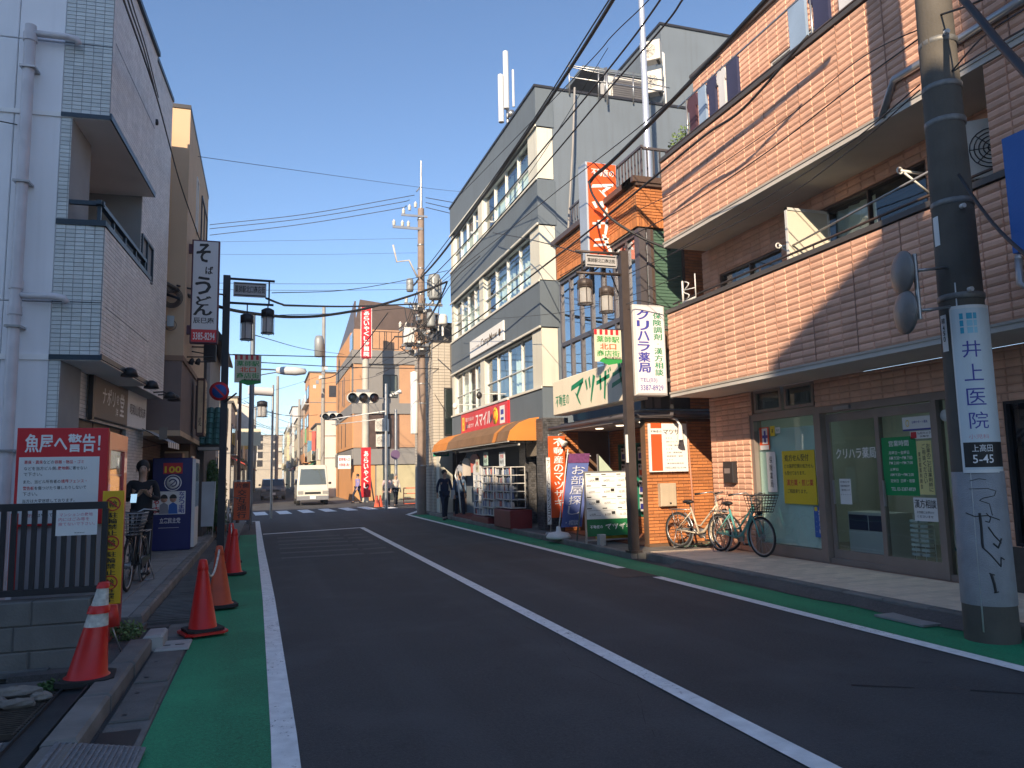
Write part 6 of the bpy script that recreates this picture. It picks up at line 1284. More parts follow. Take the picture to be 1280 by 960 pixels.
t = thing('corner_notice', 'white and red notice board on the wall beside the banner post', 'sign', (4.9, 50, 2.7)); m = MB(); m.box(Fr((4.45, 49.6, 0), (1, 0, 0)), 0, .8, 2.05, 2.9, 0, .04); m.build('panel', MT['paper_white'], t); m = MB(); put(m, Fr((4.45, 49.6, 0), (1, 0, 0)), '駐車場入口', .06, .74, 2.55, 2.75, .043, .04); put(m, Fr((4.45, 49.6, 0), (1, 0, 0)), '大型車進入禁止', .06, .74, 2.2, 2.4, .043, .04); m.build('lettering', MT['print_red'], t)

# ================================================================ utility poles
def bands(m, x, y, zs, r):
    for z in zs: m.lathe((x, y, z), [(r(z) + .004, 0), (r(z) + .012, .005), (r(z) + .012, .055), (r(z) + .004, .06)], 18)
# near right pole
UP = thing('utility_pole', 'thick dark concrete utility pole with a blue clinic sign nearest the camera', 'utility pole', (6.15, 5.3, 0))
rr = lambda z: .218 - .0105 * z
lx = lambda z: 6.15 - .012 * z
m = MB(); m.cyl((6.15, 5.3, 0), (6.15 - .03, 5.3, 11.5), .218, .10, 26); m.build('pole', MT['pole_concrete'], UP)
m = MB(); m.lathe((6.15, 5.3, .32), [(.2205, 0), (.2085, 1.16), (.202, 1.162)], 26); m.build('anti_poster_wrap', M('wrap_grey', (.27, .28, .29), .7, var=.12, vs=7, bump=.5, bs=90, streak=.2), UP)
m = MB(); bands(m, 6.145, 5.3, (3.05, 3.95, 4.75, 5.1, 5.55), rr); m.split('steel_band', M('steel_dull', (.20, .20, .195), .55, .5, var=.2, vs=20), UP)
m = MB()
for z in (3.12, 3.9, 5.6, 6.2): m.cyl((6.05, 5.13, z), (6.045, 5.09, z), .022, n=10)
m.split('bolt', MT['alu_white'], UP)
m = MB(); m.tube([(5.955, 5.21, .1), (5.97, 5.21, 1.5), (5.985, 5.21, 3.2)], .008, 5); m.build('earth_wire', MT['alu_white'], UP)
# curved clinic sign
def curved(parent, name, mat, cx, cy, r, a0, a1, z0, z1, n=12):
    m = MB(); P = [(cx + r * math.sin(R(a)), cy - r * math.cos(R(a))) for a in [a0 + (a1 - a0) * i / n for i in range(n + 1)]]
    for i in range(n): m.quad((*P[i], z0), (*P[i + 1], z0), (*P[i + 1], z1), (*P[i], z1))
    m.smf = [True] * len(m.f); return m.build(name, mat, parent)
cs = thing('clinic_sign', 'curved pale blue clinic advertisement wrapped round the near utility pole', 'sign', (6.15, 5.05, 2.3))
A0, A1 = -78, 36   # degrees from the -Y direction towards +X
M('clinic_white', (.56, .64, .68), .4, var=.03, bump=0); M('clinic_edge', (.7, .72, .72), .4, var=.03)
curved(cs, 'edge', MT['clinic_edge'], 6.14, 5.3, .2085, A0, A1, 1.47, 2.98); curved(cs, 'face', MT['clinic_white'], 6.14, 5.3, .2098, A0 + 4, A1 - 3, 1.50, 2.95)
curved(cs, 'address_panel', MT['print_black'], 6.14, 5.3, .2106, A0 + 6, A1 - 5, 1.52, 1.74)
import bmesh
def cut_glyphs(s, b, step=.08):
    vs, fs = glyphs(s, b); bm = bmesh.new(); bv = [bm.verts.new(p) for p in vs]
    for f in fs:
        try: bm.faces.new([bv[i] for i in f])
        except ValueError: pass
    x = min(p.x for p in vs) + step; xm = max(p.x for p in vs)
    while x < xm:
        bmesh.ops.bisect_plane(bm, geom=bm.verts[:] + bm.edges[:] + bm.faces[:], plane_co=(x, 0, 0), plane_no=(1, 0, 0)); x += step
    bm.verts.index_update(); out = ([v.co.copy() for v in bm.verts], [tuple(v.index for v in f.verts) for f in bm.faces]); bm.free(); return out
def wrap_text(parent, name, mat, items, cx, cy, r):
    m = MB()
    for s, a0, a1, z0, z1, b in items:
        vs, fs = cut_glyphs(s, b); x0 = min(p.x for p in vs); x1 = max(p.x for p in vs); y0 = min(p.y for p in vs); y1 = max(p.y for p in vs)
        out = []
        for p in vs:
            a_ = R(a0 + (p.x - x0) / max(x1 - x0, .01) * (a1 - a0)); out.append((cx + r * math.sin(a_), cy - r * math.cos(a_), z0 + (p.y - y0) / max(y1 - y0, .01) * (z1 - z0)))
        m.add(out, fs)
    return m.build(name, mat, parent)
wrap_text(cs, 'lettering', MT['print_blue'], [('井', -56, -14, 2.50, 2.65, .0), ('上', -56, -14, 2.29, 2.44, .0), ('医', -55, -13, 2.07, 2.22, .0), ('院', -54, -12, 1.86, 2.01, .0)], 6.14, 5.3, .2110)
wrap_text(cs, 'address', MT['print_white'], [('上高田', -54, -8, 1.655, 1.72, 0), ('5-45', -54, -8, 1.555, 1.63, .01)], 6.14, 5.3, .2118)
M('clinic_blue', (.02, .33, .50), .4, var=.05, bump=0); M('clinic_light', (.25, .55, .68), .4, var=.04, bump=0)
for i in range(3):
    for j in range(3): curved(cs, 'logo_block', MT['clinic_blue'] if (i == 0 or j == 0) else MT['clinic_light'], 6.14, 5.3, .2110, -56 + i * 15, -56 + i * 15 + (8 if i != 1 else 13), 2.72 + (2 - j) * .065, 2.72 + (2 - j) * .065 + .055, 4)
wrap_text(cs, 'faded_mark', M('print_pink', (.6, .3, .35), .6, var=0, bump=0), [('小児科', -58, -14, 1.77, 1.81, 0)], 6.14, 5.3, .2110)
np_ = thing('pole_number_plate', 'small white number plates strapped on the near utility pole', 'sign', (5.95, 5.2, 2.7))
wrap_a = (-82, -60)
curved(np_, 'plate', MT['paper_white'], 6.14, 5.3, .196, -112, -90, 2.58, 2.92, 4); curved(np_, 'plate', MT['paper_white'], 6.14, 5.3, .1865, -112, -90, 3.58, 3.86, 4)
wrap_text(np_, 'number', MT['print_black'], [('高歌', -108, -94, 2.84, 2.89, .02), ('4', -105, -97, 2.78, 2.82, .01), ('5', -105, -97, 2.73, 2.77, .01), ('0', -105, -97, 2.67, 2.72, .01)], 6.14, 5.3, .198)
# graffiti
gf = thing('graffiti', 'black spray graffiti strokes low on the near utility pole', 'graffiti', (6.15, 5.05, 1))
m = MB()
def gz(a, z): a = a - 42; r_ = .2205 - .0103 * (z - .32); return (6.15 + r_ * math.sin(R(a)), 5.3 - r_ * math.cos(R(a)), z)
for P, r_ in (([(-25, 1.40), (-5, 1.42), (10, 1.41)], .003), ([(-28, 1.33), (10, 1.335), (30, 1.31), (25, 1.27), (0, 1.25), (-8, 1.23), (12, 1.2), (16, 1.1)], .003), ([(-40, 1.12), (-20, 1.09), (5, 1.10), (32, 1.06)], .005),
              ([(-10, 1.12), (-9, 1.0), (-10, .86), (-9, .82)], .010), ([(-9, .82), (5, .76), (24, .66), (26, .74), (34, .72)], .006), ([(5, 1.0), (15, .93), (30, .86)], .006), ([(12, .86), (22, .82), (32, .90)], .008), ([(3, 1.12), (12, 1.08), (8, 1.04), (0, 1.05)], .004), ([(2, .60), (6, .52), (8, .44)], .011), ([(-2, .605), (9, .59)], .006), ([(4, .44), (14, .45)], .006)):
    Q = [(P[i][0] + (P[i + 1][0] - P[i][0]) * k / 6, P[i][1] + (P[i + 1][1] - P[i][1]) * k / 6) for i in range(len(P) - 1) for k in range(6)] + [P[-1]]
    m.tube([gz(*p) for p in Q], r_, 4)
m.build('strokes', M('spray_black', (.03, .03, .03), .7, var=.1, bump=0), gf)
# mirrors on the pole (seen from behind)
for i, (z, l) in enumerate(((3.30, 'upper grey convex mirror seen edge on beside the near pole'), (2.93, 'lower grey convex mirror seen edge on beside the near pole'))):
    t = thing('traffic_mirror', l, 'mirror', (5.6, 5.2, z), 0, 'mirrors on the near pole')
    m = MB(); m.lathe((5.52, 5.35, z), [(.0, -.05), (.1, -.045), (.185, -.01), (.20, .0), (.2, .015), (0, .03)], 24, (.95, -.30, 0)); m.build('mirror_back', M('mirror_grey', (.20, .19, .18), .45, .4, var=.12), t)
    m = MB(); m.tube([(5.6, 5.25, z), (5.95, 5.25, z + .05)], .014, 6); m.build('arm', MT['steel'], t)
m = MB(); m.cyl((5.58, 5.25, 2.85), (5.58, 5.25, 3.45), .022, n=10); tag(m.build('mirror_post', MT['steel']), 'short steel post joining the two mirrors', 'post')

# central pole at the crossing
CP = thing('utility_pole', 'tall brown concrete utility pole with transformer at the crossing', 'utility pole', (6.0, 30.3, 0))
m = MB(); m.cyl((6.0, 30.3, 0), (6.05, 30.3, 12.6), .19, .13, 20); m.build('pole', MT['pole_brown'], CP)
m = MB(); m.cyl((6.05, 30.3, 12.5), (6.07, 30.3, 14.7), .07, .03, 10); m.cyl((6.07, 30.3, 13.6), (5.85, 30.2, 13.3), .03, n=6); m.build('top_mast', MT['steel'], CP)
m = MB(); bands(m, 6.03, 30.3, (1.9, 4.4, 5.2, 6.6, 7.4, 8.9, 10.0, 11.0, 12.1), lambda z: .19 - .0048 * z); m.split('steel_band', MT['steel'], CP)
t = m = MB(); m.lathe((6.55, 30.1, 8.7), [(0, 0), (.23, .02), (.25, .1), (.25, .95), (.22, 1.05), (0, 1.1)], 20); m.lathe((6.35, 29.85, 7.5), [(0, 0), (.17, .02), (.18, .1), (.18, .5), (.15, .6), (0, .62)], 16)
for k in range(14):
    a_ = k * 2 * math.pi / 14; p = V((6.55 + .26 * math.cos(a_), 30.1 + .26 * math.sin(a_), 8.85)); m.box(Fr(p, (-math.sin(a_), math.cos(a_), 0)), -.01, .01, 0, .7, -.0, .05)
m.build('transformer', M('trafo_grey', (.26, .28, .29), .5, .2, var=.06), CP)
m = MB(); m.lathe((5.55, 30.2, 9.0), [(0, 0), (.13, .02), (.15, .1), (.15, .45), (.12, .55), (0, .57)], 16); m.build('switch_can', MT['trafo_grey'], CP)
m = MB()
m.box(WF, 4.85, 6.1, 30.16, 30.22, 11.65, 11.75); m.box(WF, 5.2, 6.3, 30.16, 30.22, 12.2, 12.28)
m.box(WF, 5.3, 6.9, 30.14, 30.2, 8.45, 8.55); m.box(WF, 5.1, 6.6, 30.14, 30.2, 7.35, 7.45); m.box(WF, 5.2, 6.5, 30.14, 30.2, 6.75, 6.83)
m.tube([(5.2, 30.1, 7.5), (6.0, 30.1, 6.5)], .02, 6); m.split('cross_arm', MT['steel'], CP)
for x, z in ((4.9, 11.75), (5.25, 11.75), (5.5, 11.75), (5.3, 12.28), (5.55, 12.45), (5.8, 12.6), (5.15, 7.5), (5.4, 7.5), (6.5, 8.55), (6.8, 8.55), (5.4, 8.55)):
    m = MB(); m.lathe((x, 30.19, z), [(.03, 0), (.07, .02), (.04, .06), (.075, .08), (.045, .13), (.08, .15), (.04, .21), (.02, .26), (0, .26)], 12); m.build('insulator', MT['insulator'], CP)
rnd = random.Random(4)
for k in range(34):
    x = rnd.uniform(5.4, 6.7); z = rnd.uniform(6.3, 8.4); m = MB(); s_ = rnd.uniform(.05, .13)
    m.box(WF, x - s_, x + s_, 30.0, 30.15, z - s_ * .8, z + s_ * .8); m.build('terminal_box', (MT['alu_white'], MT['darkframe'], MT['steel'])[k % 3], CP)
for k in range(34):
    a_ = V((rnd.uniform(5.0, 6.8), 30.05, rnd.uniform(6.3, 8.6))); b_ = V((rnd.uniform(5.5, 6.7), 30.0, rnd.uniform(6.2, 9.0))); c_ = (a_ + b_) / 2 - V((0, 0, .35))
    m = MB(); m.tube([a_, a_.lerp(c_, .6) - V((0, 0, .05)), c_, b_.lerp(c_, .5) - V((0, 0, .04)), b_], .018, 5); m.build('jumper_wire', MT['cable'], CP)
m = MB(); m.tube([(4.85, 30.1, 10.9), (5.0, 30.1, 10.2), (5.5, 30.1, 10.3), (5.85, 30.1, 9.6)], .04, 6); m.build('riser_cable', M('cable_pale', (.5, .48, .45), .6), CP)
m = MB(); m.bbox(Fr((5.28, 30.0, 0), (1, 0, 0)), 0, .42, 6.85, 7.5, -.3, 0, .03); m.build('equipment_box', MT['alu_white'], CP)
m = MB(); m.lathe((6.75, 29.5, 7.55), [(0, 0), (.18, .0), (.20, .06), (.20, .35), (.15, .42), (0, .42)], 8); m.cyl((6.75, 29.5, 7.1), (6.75, 29.5, 7.55), .05, n=8); tag(m.build('wall_speaker', MT['alu_white']), 'white loudspeaker box on the far end of the grey building', 'speaker')
t = thing('advert_cylinder', 'tall white advertising panel fixed to the crossing pole', 'sign', (5.5, 30.2, 4.5)); m = MB(); m.lathe((5.72, 30.3, 3.2), [(.0, 0), (.14, .0), (.15, .04), (.15, 2.5), (.0, 2.55)], 14); m.build('panel', MT['paper_white'], t)

# slim poles across the crossing
def slim_pole(name, label, x, y, h, r, mat, cat='pole', n=12):
    t = thing(name, label, cat, (x, y, 0)); m = MB(); m.cyl((x, y, 0), (x, y, h), r, r * .8, n); m.build('shaft', mat, t); return t
t = slim_pole('signal_pole', 'grey steel signal pole between the two sets of traffic lights', 5.45, 36, 5.9, .08, MT['steel'])
m = MB(); m.tube([(5.45, 36, 5.2), (4.2, 35.2, 5.15), (3.5, 34.6, 5.1)], .03, 8); m.tube([(5.45, 36, 4.6), (3.5, 40, 4.55), (3.2, 41, 4.55)], .03, 8); m.tube([(5.45, 36, 4.25), (3.3, 40.5, 4.25)], .02, 8); m.build('arm', MT['alu_white'], t)
m = MB(); m.lathe((5.6, 35.8, 5.3), [(0, 0), (.08, .02), (.09, .5), (.12, .55), (.0, .6)], 14, (.8, -.1, .35)); m.build('camera', MT['white_paint'], t)
m = MB()
for k in (.1, .2): m.lathe(V((5.6, 35.8, 5.3)) + V((.8, -.1, .35)).normalized() * k, [(.0945, 0), (.0945, .04)], 14, (.8, -.1, .35))
m.build('camera_stripe', MT['black'], t)
def signal(label, x, y, z, w, ang=0.):
    t = thing('traffic_signal', label, 'traffic light', (x, y, z), 0, 'horizontal traffic lights')
    f = Fr((x, y, z), (math.cos(ang), math.sin(ang), 0)); h = w / 3
    m = MB(); n = 8; out = []
    for cx_, s0 in ((w - h / 2, -90), (h / 2, 90)):
        for i in range(n + 1): a_ = R(s0 + 180 * i / n); out.append((cx_ + h / 2 * math.cos(a_), h / 2 * math.sin(a_)))
    m.poly(f, out, -.18, 0); m.build('housing', M('signal_white', (.55, .55, .53), .5, var=.08, streak=.2), t)
    for k in range(3):
        c = f.P(h / 2 + k * h, 0, 0); m = MB(); m.lathe(c, [(h * .40, .0), (h * .42, .0), (h * .42, .18), (h * .40, .18), (h * .40, .02)], 18, f.n); m.build('hood', MT['darkframe'], t)
        m = MB(); m.lathe(c, [(h * .40, .01), (h * .2, .03), (0, .035)], 18, f.n); m.build('lens', M('lens_%d' % k, ((.008, .014, .018), (.016, .012, .010), (.016, .008, .010))[k], .15, var=0, bump=0, coat=.5), t)
    m = MB(); m.box(f, w * .3, w * .7, h * .5, h * .8, -.12, -.06); m.build('mount', MT['steel'], t)
    return t
signal('large white traffic light with three dark lenses nearest the camera', 3.42, 34.0, 5.02, 1.42); signal('smaller traffic light farther over the crossing', 2.82, 41.0, 4.72, 1.12)
t = slim_pole('street_light_pole', 'pale slim pole of the far corner street light', 4.1, 58, 14.3, .16, M('pole_pale', (.28, .28, .27), .7, streak=.2)); 
m = MB(); m.lathe((3.7, 56.9, 10.3), [(0, 0), (.33, .05), (.35, 1.3), (.25, 1.6), (0, 1.6)], 14); m.build('transformer', MT['trafo_grey'], t)
for k in range(5): m = MB(); m.box(WF, 3.3 + .2 * k, 3.5 + .2 * k, 56.8, 57, 8.0 + .35 * k, 8.25 + .35 * k); m.build('terminal_box', (MT['alu_white'], MT['steel'])[k % 2], t)
t = thing('road_lamp', 'pale cobra head street light reaching over the crossing', 'street lamp', (1.0, 30, 5.7))
m = MB(); m.lathe((.35, 30.0, 5.62), [(.02, 0), (.11, .04), (.16, .3), (.17, .75), (.11, 1.1), (.0, 1.15)], 12, (1, 0, -.02)); m.build('head', M('lamp_pale', (.52, .54, .56), .4, var=.06), t)
m = MB(); m.tube([(.4, 30.0, 5.64), (-.15, 29.6, 5.60), (-.45, 29.0, 5.35)], .03, 6); m.tube([(.4, 30.0, 5.55), (-.1, 29.6, 5.4), (-.45, 29.1, 5.2)], .02, 6); m.build('arm', MT['steel'], t)
t = thing('speaker_horn', 'white cylindrical housing on a slim pole across the crossing', 'lamp', (.1, 38, 6)); m = MB(); m.cyl((-.62, 31, 4.95), (.25, 31.2, 4.92), .17, .17, 16); m.build('housing', M('housing_white', (.6, .6, .62), .4, var=.05), t)
m = MB(); m.cyl((.28, 31.2, 0), (.28, 31.2, 5.2), .045, n=8); m.build('pole', MT['steel'], t)
# grey and brown poles at the left corner
slim_pole('corner_pole', 'slate grey steel pole behind the orange construction sign', -.46, 28.2, 7.4, .10, M('slate_pole', (.17, .20, .23), .5, .4, var=.1, streak=.1))
slim_pole('brown_pole', 'thin brown pole beside the slate grey pole', -.86, 28.8, 5.6, .065, M('brown_pole', (.13, .08, .07), .6, var=.1))
slim_pole('distant_pole', 'distant concrete pole with insulators past the crossing', .9, 62, 9.5, .14, MT['pole_pale'])
slim_pole('distant_pole', 'farther concrete pole on the right side of the far street', 3.3, 80, 9.5, .15, MT['pole_pale'])
slim_pole('distant_pole', 'farthest concrete pole by the end of the far street', -1.1, 95, 10, .15, MT['pole_pale'])
slim_pole('corner_signpost', 'steel pole with a blue round sign by the waiting people', 6.9, 42, 5.2, .09, MT['steel'])
m = MB(); m.lathe((6.85, 41.9, 2.7), [(0, 0), (.26, 0), (.26, .02), (0, .02)], 18, (0, -1, 0)); m.smf = [False] * len(m.f); tag(m.build('round_sign', M('violet_sign', (.13, .08, .17), .6)), 'purple blue round traffic sign above the waiting people', 'sign')
# lanterns of the shopping street
lg = M('lantern_glass', (.62, .61, .59), .5, var=.05, bump=0); lg.node_tree.nodes['Principled BSDF'].inputs['Transmission Weight'].default_value = .55; lg.node_tree.nodes['Principled BSDF'].inputs['Roughness'].default_value = 1.0; M('post_brown', (.07, .055, .05), .5, .3, var=.15, vs=5, streak=.1); M('post_black', (.03, .032, .04), .5, .3, var=.15)
def lantern(parent, x, y, ztop, zb, mat, r=.125):
    h = ztop - zb
    m = MB(); m.lathe((x, y, zb), [(r * .1, h * .98), (r * .5, h * 1.0), (r * 1.1, h * .93), (r * 1.12, h * .66), (0, h * .66)], 16); m.build('cap', mat, parent)
    m = MB(); m.lathe((x, y, zb), [(0, .03), (r * .93, .03), (r * .95, h * .1), (r * .95, h * .66), (0, h * .66)], 16); m.build('shade', MT['lantern_glass'], parent)
    m = MB()
    m.torus((x, y, zb + .03), (0, 0, 1), r * 1.12, .01, 18, 5); m.torus((x, y, zb + h * .66), (0, 0, 1), r * 1.12, .008, 18, 5)
    for k in range(6): a_ = k * math.pi / 3 + .3; c_, s_ = x + r * 1.12 * math.cos(a_), y + r * 1.12 * math.sin(a_); m.cyl((c_, s_, zb), (c_, s_, zb + h * .92), .008, n=5)
    m.build('cage', mat, parent)
def lamp_post(name_l, px, py, top, s, mat, plate_txt, lan, plate, ban, arms, blabel, slabel, foot):
    t = thing('shopping_street_lamp', name_l, 'street lamp', (px, py, 0), 0, 'shopping street lamp posts')
    w = .075
    m = MB(); m.box(WF, px - w, px + w, py - w, py + w, foot, top); m.box(WF, px - w * 1.5, px + w * 1.5, py - w * 1.5, py + w * 1.5, foot, foot + .04); m.build('post', mat, t)
    m = MB()
    for z, ln_ in arms: m.tube([(px, py, z), (px + s * ln_, py, z - .01)], .028, 8)
    m.tube([(px + s * (arms[0][1] - .12), py, arms[0][0]), (px + s * (arms[0][1] - .12), py, arms[1][0])], .018, 6)
    m.build('arm', mat, t)
    for (x, z1, z0) in lan:
        m = MB(); m.cyl((x, py, z1 - .02), (x, py, arms[1][0]), .014, n=6); m.build('hanger', mat, t); lantern(t, x, py, z1, z0, mat)
    x0, x1, z0, z1 = plate; f = Fr((x0, py - .02, 0), (1, 0, 0))
    p = thing('street_name_plate', slabel, 'sign', (x0, py, z0), 0, 'name plates on the street lamps')
    m = MB(); m.bbox(f, 0, x1 - x0, z0, z1, -.03, 0, .004); m.build('plate', M('plate_grey', (.40, .40, .40), .5, var=.05), p)
    m = MB(); m.box(f, .02, x1 - x0 - .02, z0 + .02, z0 + .045, .001, .003); m.box(f, .02, x1 - x0 - .02, z1 - .045, z1 - .02, .001, .003); put(m, f, plate_txt, .03, x1 - x0 - .03, z0 + .085, z1 - .075, .002, .03); m.build('lettering', MT['print_black'], p)
    x0, x1, z0, z1 = ban; f = Fr((x0, py - .03, 0), (1, 0, 0)); W_ = x1 - x0; H_ = z1 - z0
    b = thing('street_banner', blabel, 'banner', (x0, py, z0), 0, 'shopping street banners')
    m = MB(); m.box(f, 0, W_, z0 + .0, z1, -.006, 0); m.build('cloth', M('banner_cloth', (.60, .58, .45), .7, var=.06), b)
    m = MB()
    for k in range(5): m.box(f, W_ * k / 5, W_ * (k + .5) / 5, z1 - H_ * .16, z1, .001, .003)
    m.build('red_fringe', MT['print_red'], b)
    m = MB(); put(m, f, '薬師駅', .08 * W_, .92 * W_, z1 - H_ * .40, z1 - H_ * .20, .002, .03); put(m, f, '商店街', .08 * W_, .92 * W_, z1 - H_ * .84, z1 - H_ * .64, .002, .03); m.add([f.P(W_ * .15, z0 + .01, .001), f.P(W_ * .5, z0 - .06, .001), f.P(W_, z0 - .01, .001), f.P(W_, z0 + .05, .001), f.P(W_ * .3, z0 + .07, .001)], [(0, 1, 2, 3, 4)]); m.build('green_lettering', M('print_green2', (.02, .28, .06), .6, var=0, bump=0), b)
    m = MB(); put(m, f, '北口', .2 * W_, .8 * W_, z1 - H_ * .62, z1 - H_ * .43, .002, .04); m.build('orange_lettering', MT['print_orange'], b)
    m = MB(); put(m, f, '新井薬師前', .35 * W_, .98 * W_, z0 + .04, z0 + .09, .002, .02); m.build('small_lettering', MT['print_black'], b)
    m = MB(); m.tube([(px, py, z1 + .01), (px + s * (W_ + .12), py, z1 + .01)], .012, 6); m.build('rod', mat, b)
    return t
lamp_post('black shopping street lamp post in front of the old shop house', -.86, 17.7, 6.06, 1, MT['post_black'], '薬師駅北口商店街', [(-.42, 5.22, 4.60), (.02, 5.36, 4.76)], (-.72, -.02, 5.60, 5.93), (-.66, -.10, 3.66, 4.27), [(6.0, 1.02), (5.45, 1.0)],
          'street banner hanging from the black lamp post', 'name plate on the arms of the black lamp post', 0)
lamp_post('brown shopping street lamp post in front of the estate agency', 6.31, 12.5, 5.62, -1, MT['post_brown'], '薬師駅北口商店街', [(5.52, 5.06, 4.56), (5.95, 4.94, 4.43)], (5.55, 6.17, 5.29, 5.53), (5.66, 6.20, 3.53, 4.12), [(5.58, .95), (5.18, .95)],
          'street banner hanging from the brown lamp post', 'name plate on the arms of the brown lamp post', .1)
m = MB(); m.box(WF, 6.19, 6.225, 12.40, 12.44, 1.7, 2.2); tag(m.build('white_strip', MT['paper_white']), 'narrow white strip taped to the brown lamp post', 'sign')
# smaller far lantern
t = thing('far_lantern', 'distant white lantern hanging beside the slate grey pole', 'street lamp', (-.2, 33, 4)); lantern(t, -.12, 33, 4.75, 4.05, MT['post_black'], .19)
f = Fr((-.95, 33.2, 0), (1, 0, 0)); m = MB(); m.box(f, 0, .8, 2.9, 3.6, 0, .01); tag(m.build('street_banner', MT['banner_cloth']), 'distant street banner low between the two slim poles', 'banner', 'shopping street banners')
# no-parking sign on left post
t = thing('no_parking_sign', 'round blue and red no parking sign on the black lamp post', 'sign', (-.93, 17.6, 3.46))
c = V((-.955, 17.58, 3.45)); ax = (0, -1, 0)
m = MB(); m.lathe(c, [(0, 0), (.205, 0), (.205, .012), (0, .012)], 32, ax); m.build('disc', MT['print_red'], t)
m = MB(); m.lathe(c, [(0, .0125), (.150, .0125), (.150, .016), (0, .016)], 32, ax); m.build('blue_disc', M('sign_deepblue', (.015, .09, .36), .4, var=.03, bump=0), t)
f = Fr(c + V((0, -.017, 0)), (1, 0, 0)).rot(-45); m = MB(); m.box(f, -.150, .150, -.02, .02, 0, .003); m.build('slash', MT['print_red'], t)
m = MB(); m.tube([(-.86, 17.64, 3.2), (-.6, 17.6, 3.42)], .02, 6); tag(m.build('post_bracket', MT['post_black']), 'short black arm sticking up from the lamp post', 'bracket')
# cable bracket on beige wall
t = thing('cable_anchor', 'black cable anchor with coiled wires and meter on the beige wall', 'cable bracket', (-1.8, 15.4, 5))
f = Fr((-1.72, 15.40, 0), (1, 0, 0)); m = MB()
for k in range(5): m.torus(f.P(.0, 4.98, .02 + k * .01), f.n, .11 + .022 * k, .008, 18, 5)
m.tube([f.P(-.1, 5.05, 0), f.P(.15, 4.95, .1)], .025, 6); m.build('coil', MT['cable'], t); m = MB(); m.box(f, -.06, .06, 4.42, 4.62, 0, .1); m.build('meter', MT['steel'], t); m = MB(); m.torus(f.P(0, 4.45, .04), f.n, .10, .006, 14, 5); m.build('loop', MT['cable'], t)

# ================================================================ overhead cables
AC = V((-1.7, 15.4, 4.98)); LP = V((-.86, 17.7, 4.9)); C1 = V((5.9, 30.2, 8.3))
def cab(label, pts, r, mat='cable', sub=10):
    """smooth cable through given points (Catmull-Rom)"""
    P = [V(p) for p in pts]; P = [P[0] * 2 - P[1]] + P + [P[-1] * 2 - P[-2]]; out = []
    for i in range(1, len(P) - 2):
        for k in range(sub):
            t_ = k / sub; a_, b_, c_, d_ = P[i - 1:i + 3]
            out.append(.5 * ((2 * b_) + (c_ - a_) * t_ + (2 * a_ - 5 * b_ + 4 * c_ - d_) * t_ ** 2 + (3 * b_ - a_ - 3 * c_ + d_) * t_ ** 3))
    out.append(P[-2]); m = MB(); m.tube(out, r, 6); o = m.build('overhead_cable', MT[mat]); tag(o, label, 'cable', 'overhead cables'); return o
CABLES_HERE = True
cab('thickest black cable sagging from the beige wall to the grey building', [(-1.82, 14.50, 5.10), (-1.45, 16.30, 5.22), (-0.80, 18.20, 5.40), (-0.01, 20.00, 5.68), (0.70, 21.50, 5.97), (1.74, 23.20, 6.42), (3.41, 25.70, 7.29), (5.37, 27.80, 8.36), (6.83, 29.00, 9.21)], 0.042)
cab('thick cable looping down from the grey building corner to the crossing pole', [(6.83, 29.00, 9.18), (6.49, 29.10, 8.37), (5.99, 29.20, 7.59), (5.32, 29.40, 7.05), (4.81, 29.60, 7.01)], 0.032)
cab('twisted cable running from the upper frame edge to the crossing pole', [(6.05, 10.02, 10.72), (6.05, 11.99, 10.29), (6.03, 16.49, 9.90), (6.00, 25.78, 9.50), (6.00, 32.72, 9.73)], 0.04)
cab('thin cable with a small ball running over the street', [(5.40, 7.99, 8.54), (5.40, 9.51, 8.60), (5.40, 10.75, 8.76), (5.50, 12.67, 9.02), (5.90, 23.32, 10.58)], 0.01)
cab('black cable passing before the office windows', [(5.90, 8.72, 9.30), (5.90, 10.03, 9.02), (5.90, 11.65, 8.90), (5.95, 14.66, 8.92), (6.00, 22.16, 8.90), (6.00, 28.74, 9.10)], 0.018)
cab('black cable passing left of the rear air conditioners', [(6.20, 9.22, 9.08), (6.20, 9.86, 8.97), (6.20, 10.48, 8.89), (6.20, 12.89, 8.86), (6.20, 15.98, 8.78), (6.15, 21.15, 8.68), (6.05, 29.00, 8.71)], 0.018)
cab('heavy cable dropping in front of the orange vertical sign', [(6.15, 6.29, 7.75), (6.15, 7.79, 7.64), (6.20, 10.11, 7.51), (6.25, 12.50, 7.46), (6.30, 13.53, 7.53), (6.30, 13.85, 7.49)], 0.04)
cab('cable curving from the orange sign to the salmon building corner', [(6.17, 13.60, 7.40), (6.17, 13.40, 7.02), (6.33, 13.00, 6.45), (6.80, 12.70, 6.01), (7.30, 12.45, 5.72)], 0.026)
cab('black cable rising beside the salmon roof line', [(6.55, 7.52, 7.05), (6.55, 8.93, 6.76), (6.55, 9.99, 6.80), (6.50, 11.92, 6.71), (6.45, 14.87, 6.60), (6.40, 18.41, 6.54), (6.30, 22.36, 6.40), (6.20, 29.03, 6.48)], 0.022)
cab('fine long wire crossing the sky from the lilac flank', [(-2.89, 9.50, 5.60), (-2.34, 14.00, 7.32), (-0.33, 20.00, 9.64), (5.76, 29.00, 13.02), (8.40, 29.50, 13.20)], 0.007)
cab('upper wire of the three leaving the pole top', [(-2.40, 34.00, 12.41), (1.43, 32.50, 12.70), (4.95, 31.00, 13.17), (5.80, 30.40, 13.21)], 0.014)
cab('middle wire of the three leaving the pole top', [(-2.40, 34.00, 12.23), (1.44, 32.50, 12.52), (5.12, 31.00, 13.01), (5.59, 30.40, 12.98)], 0.014)
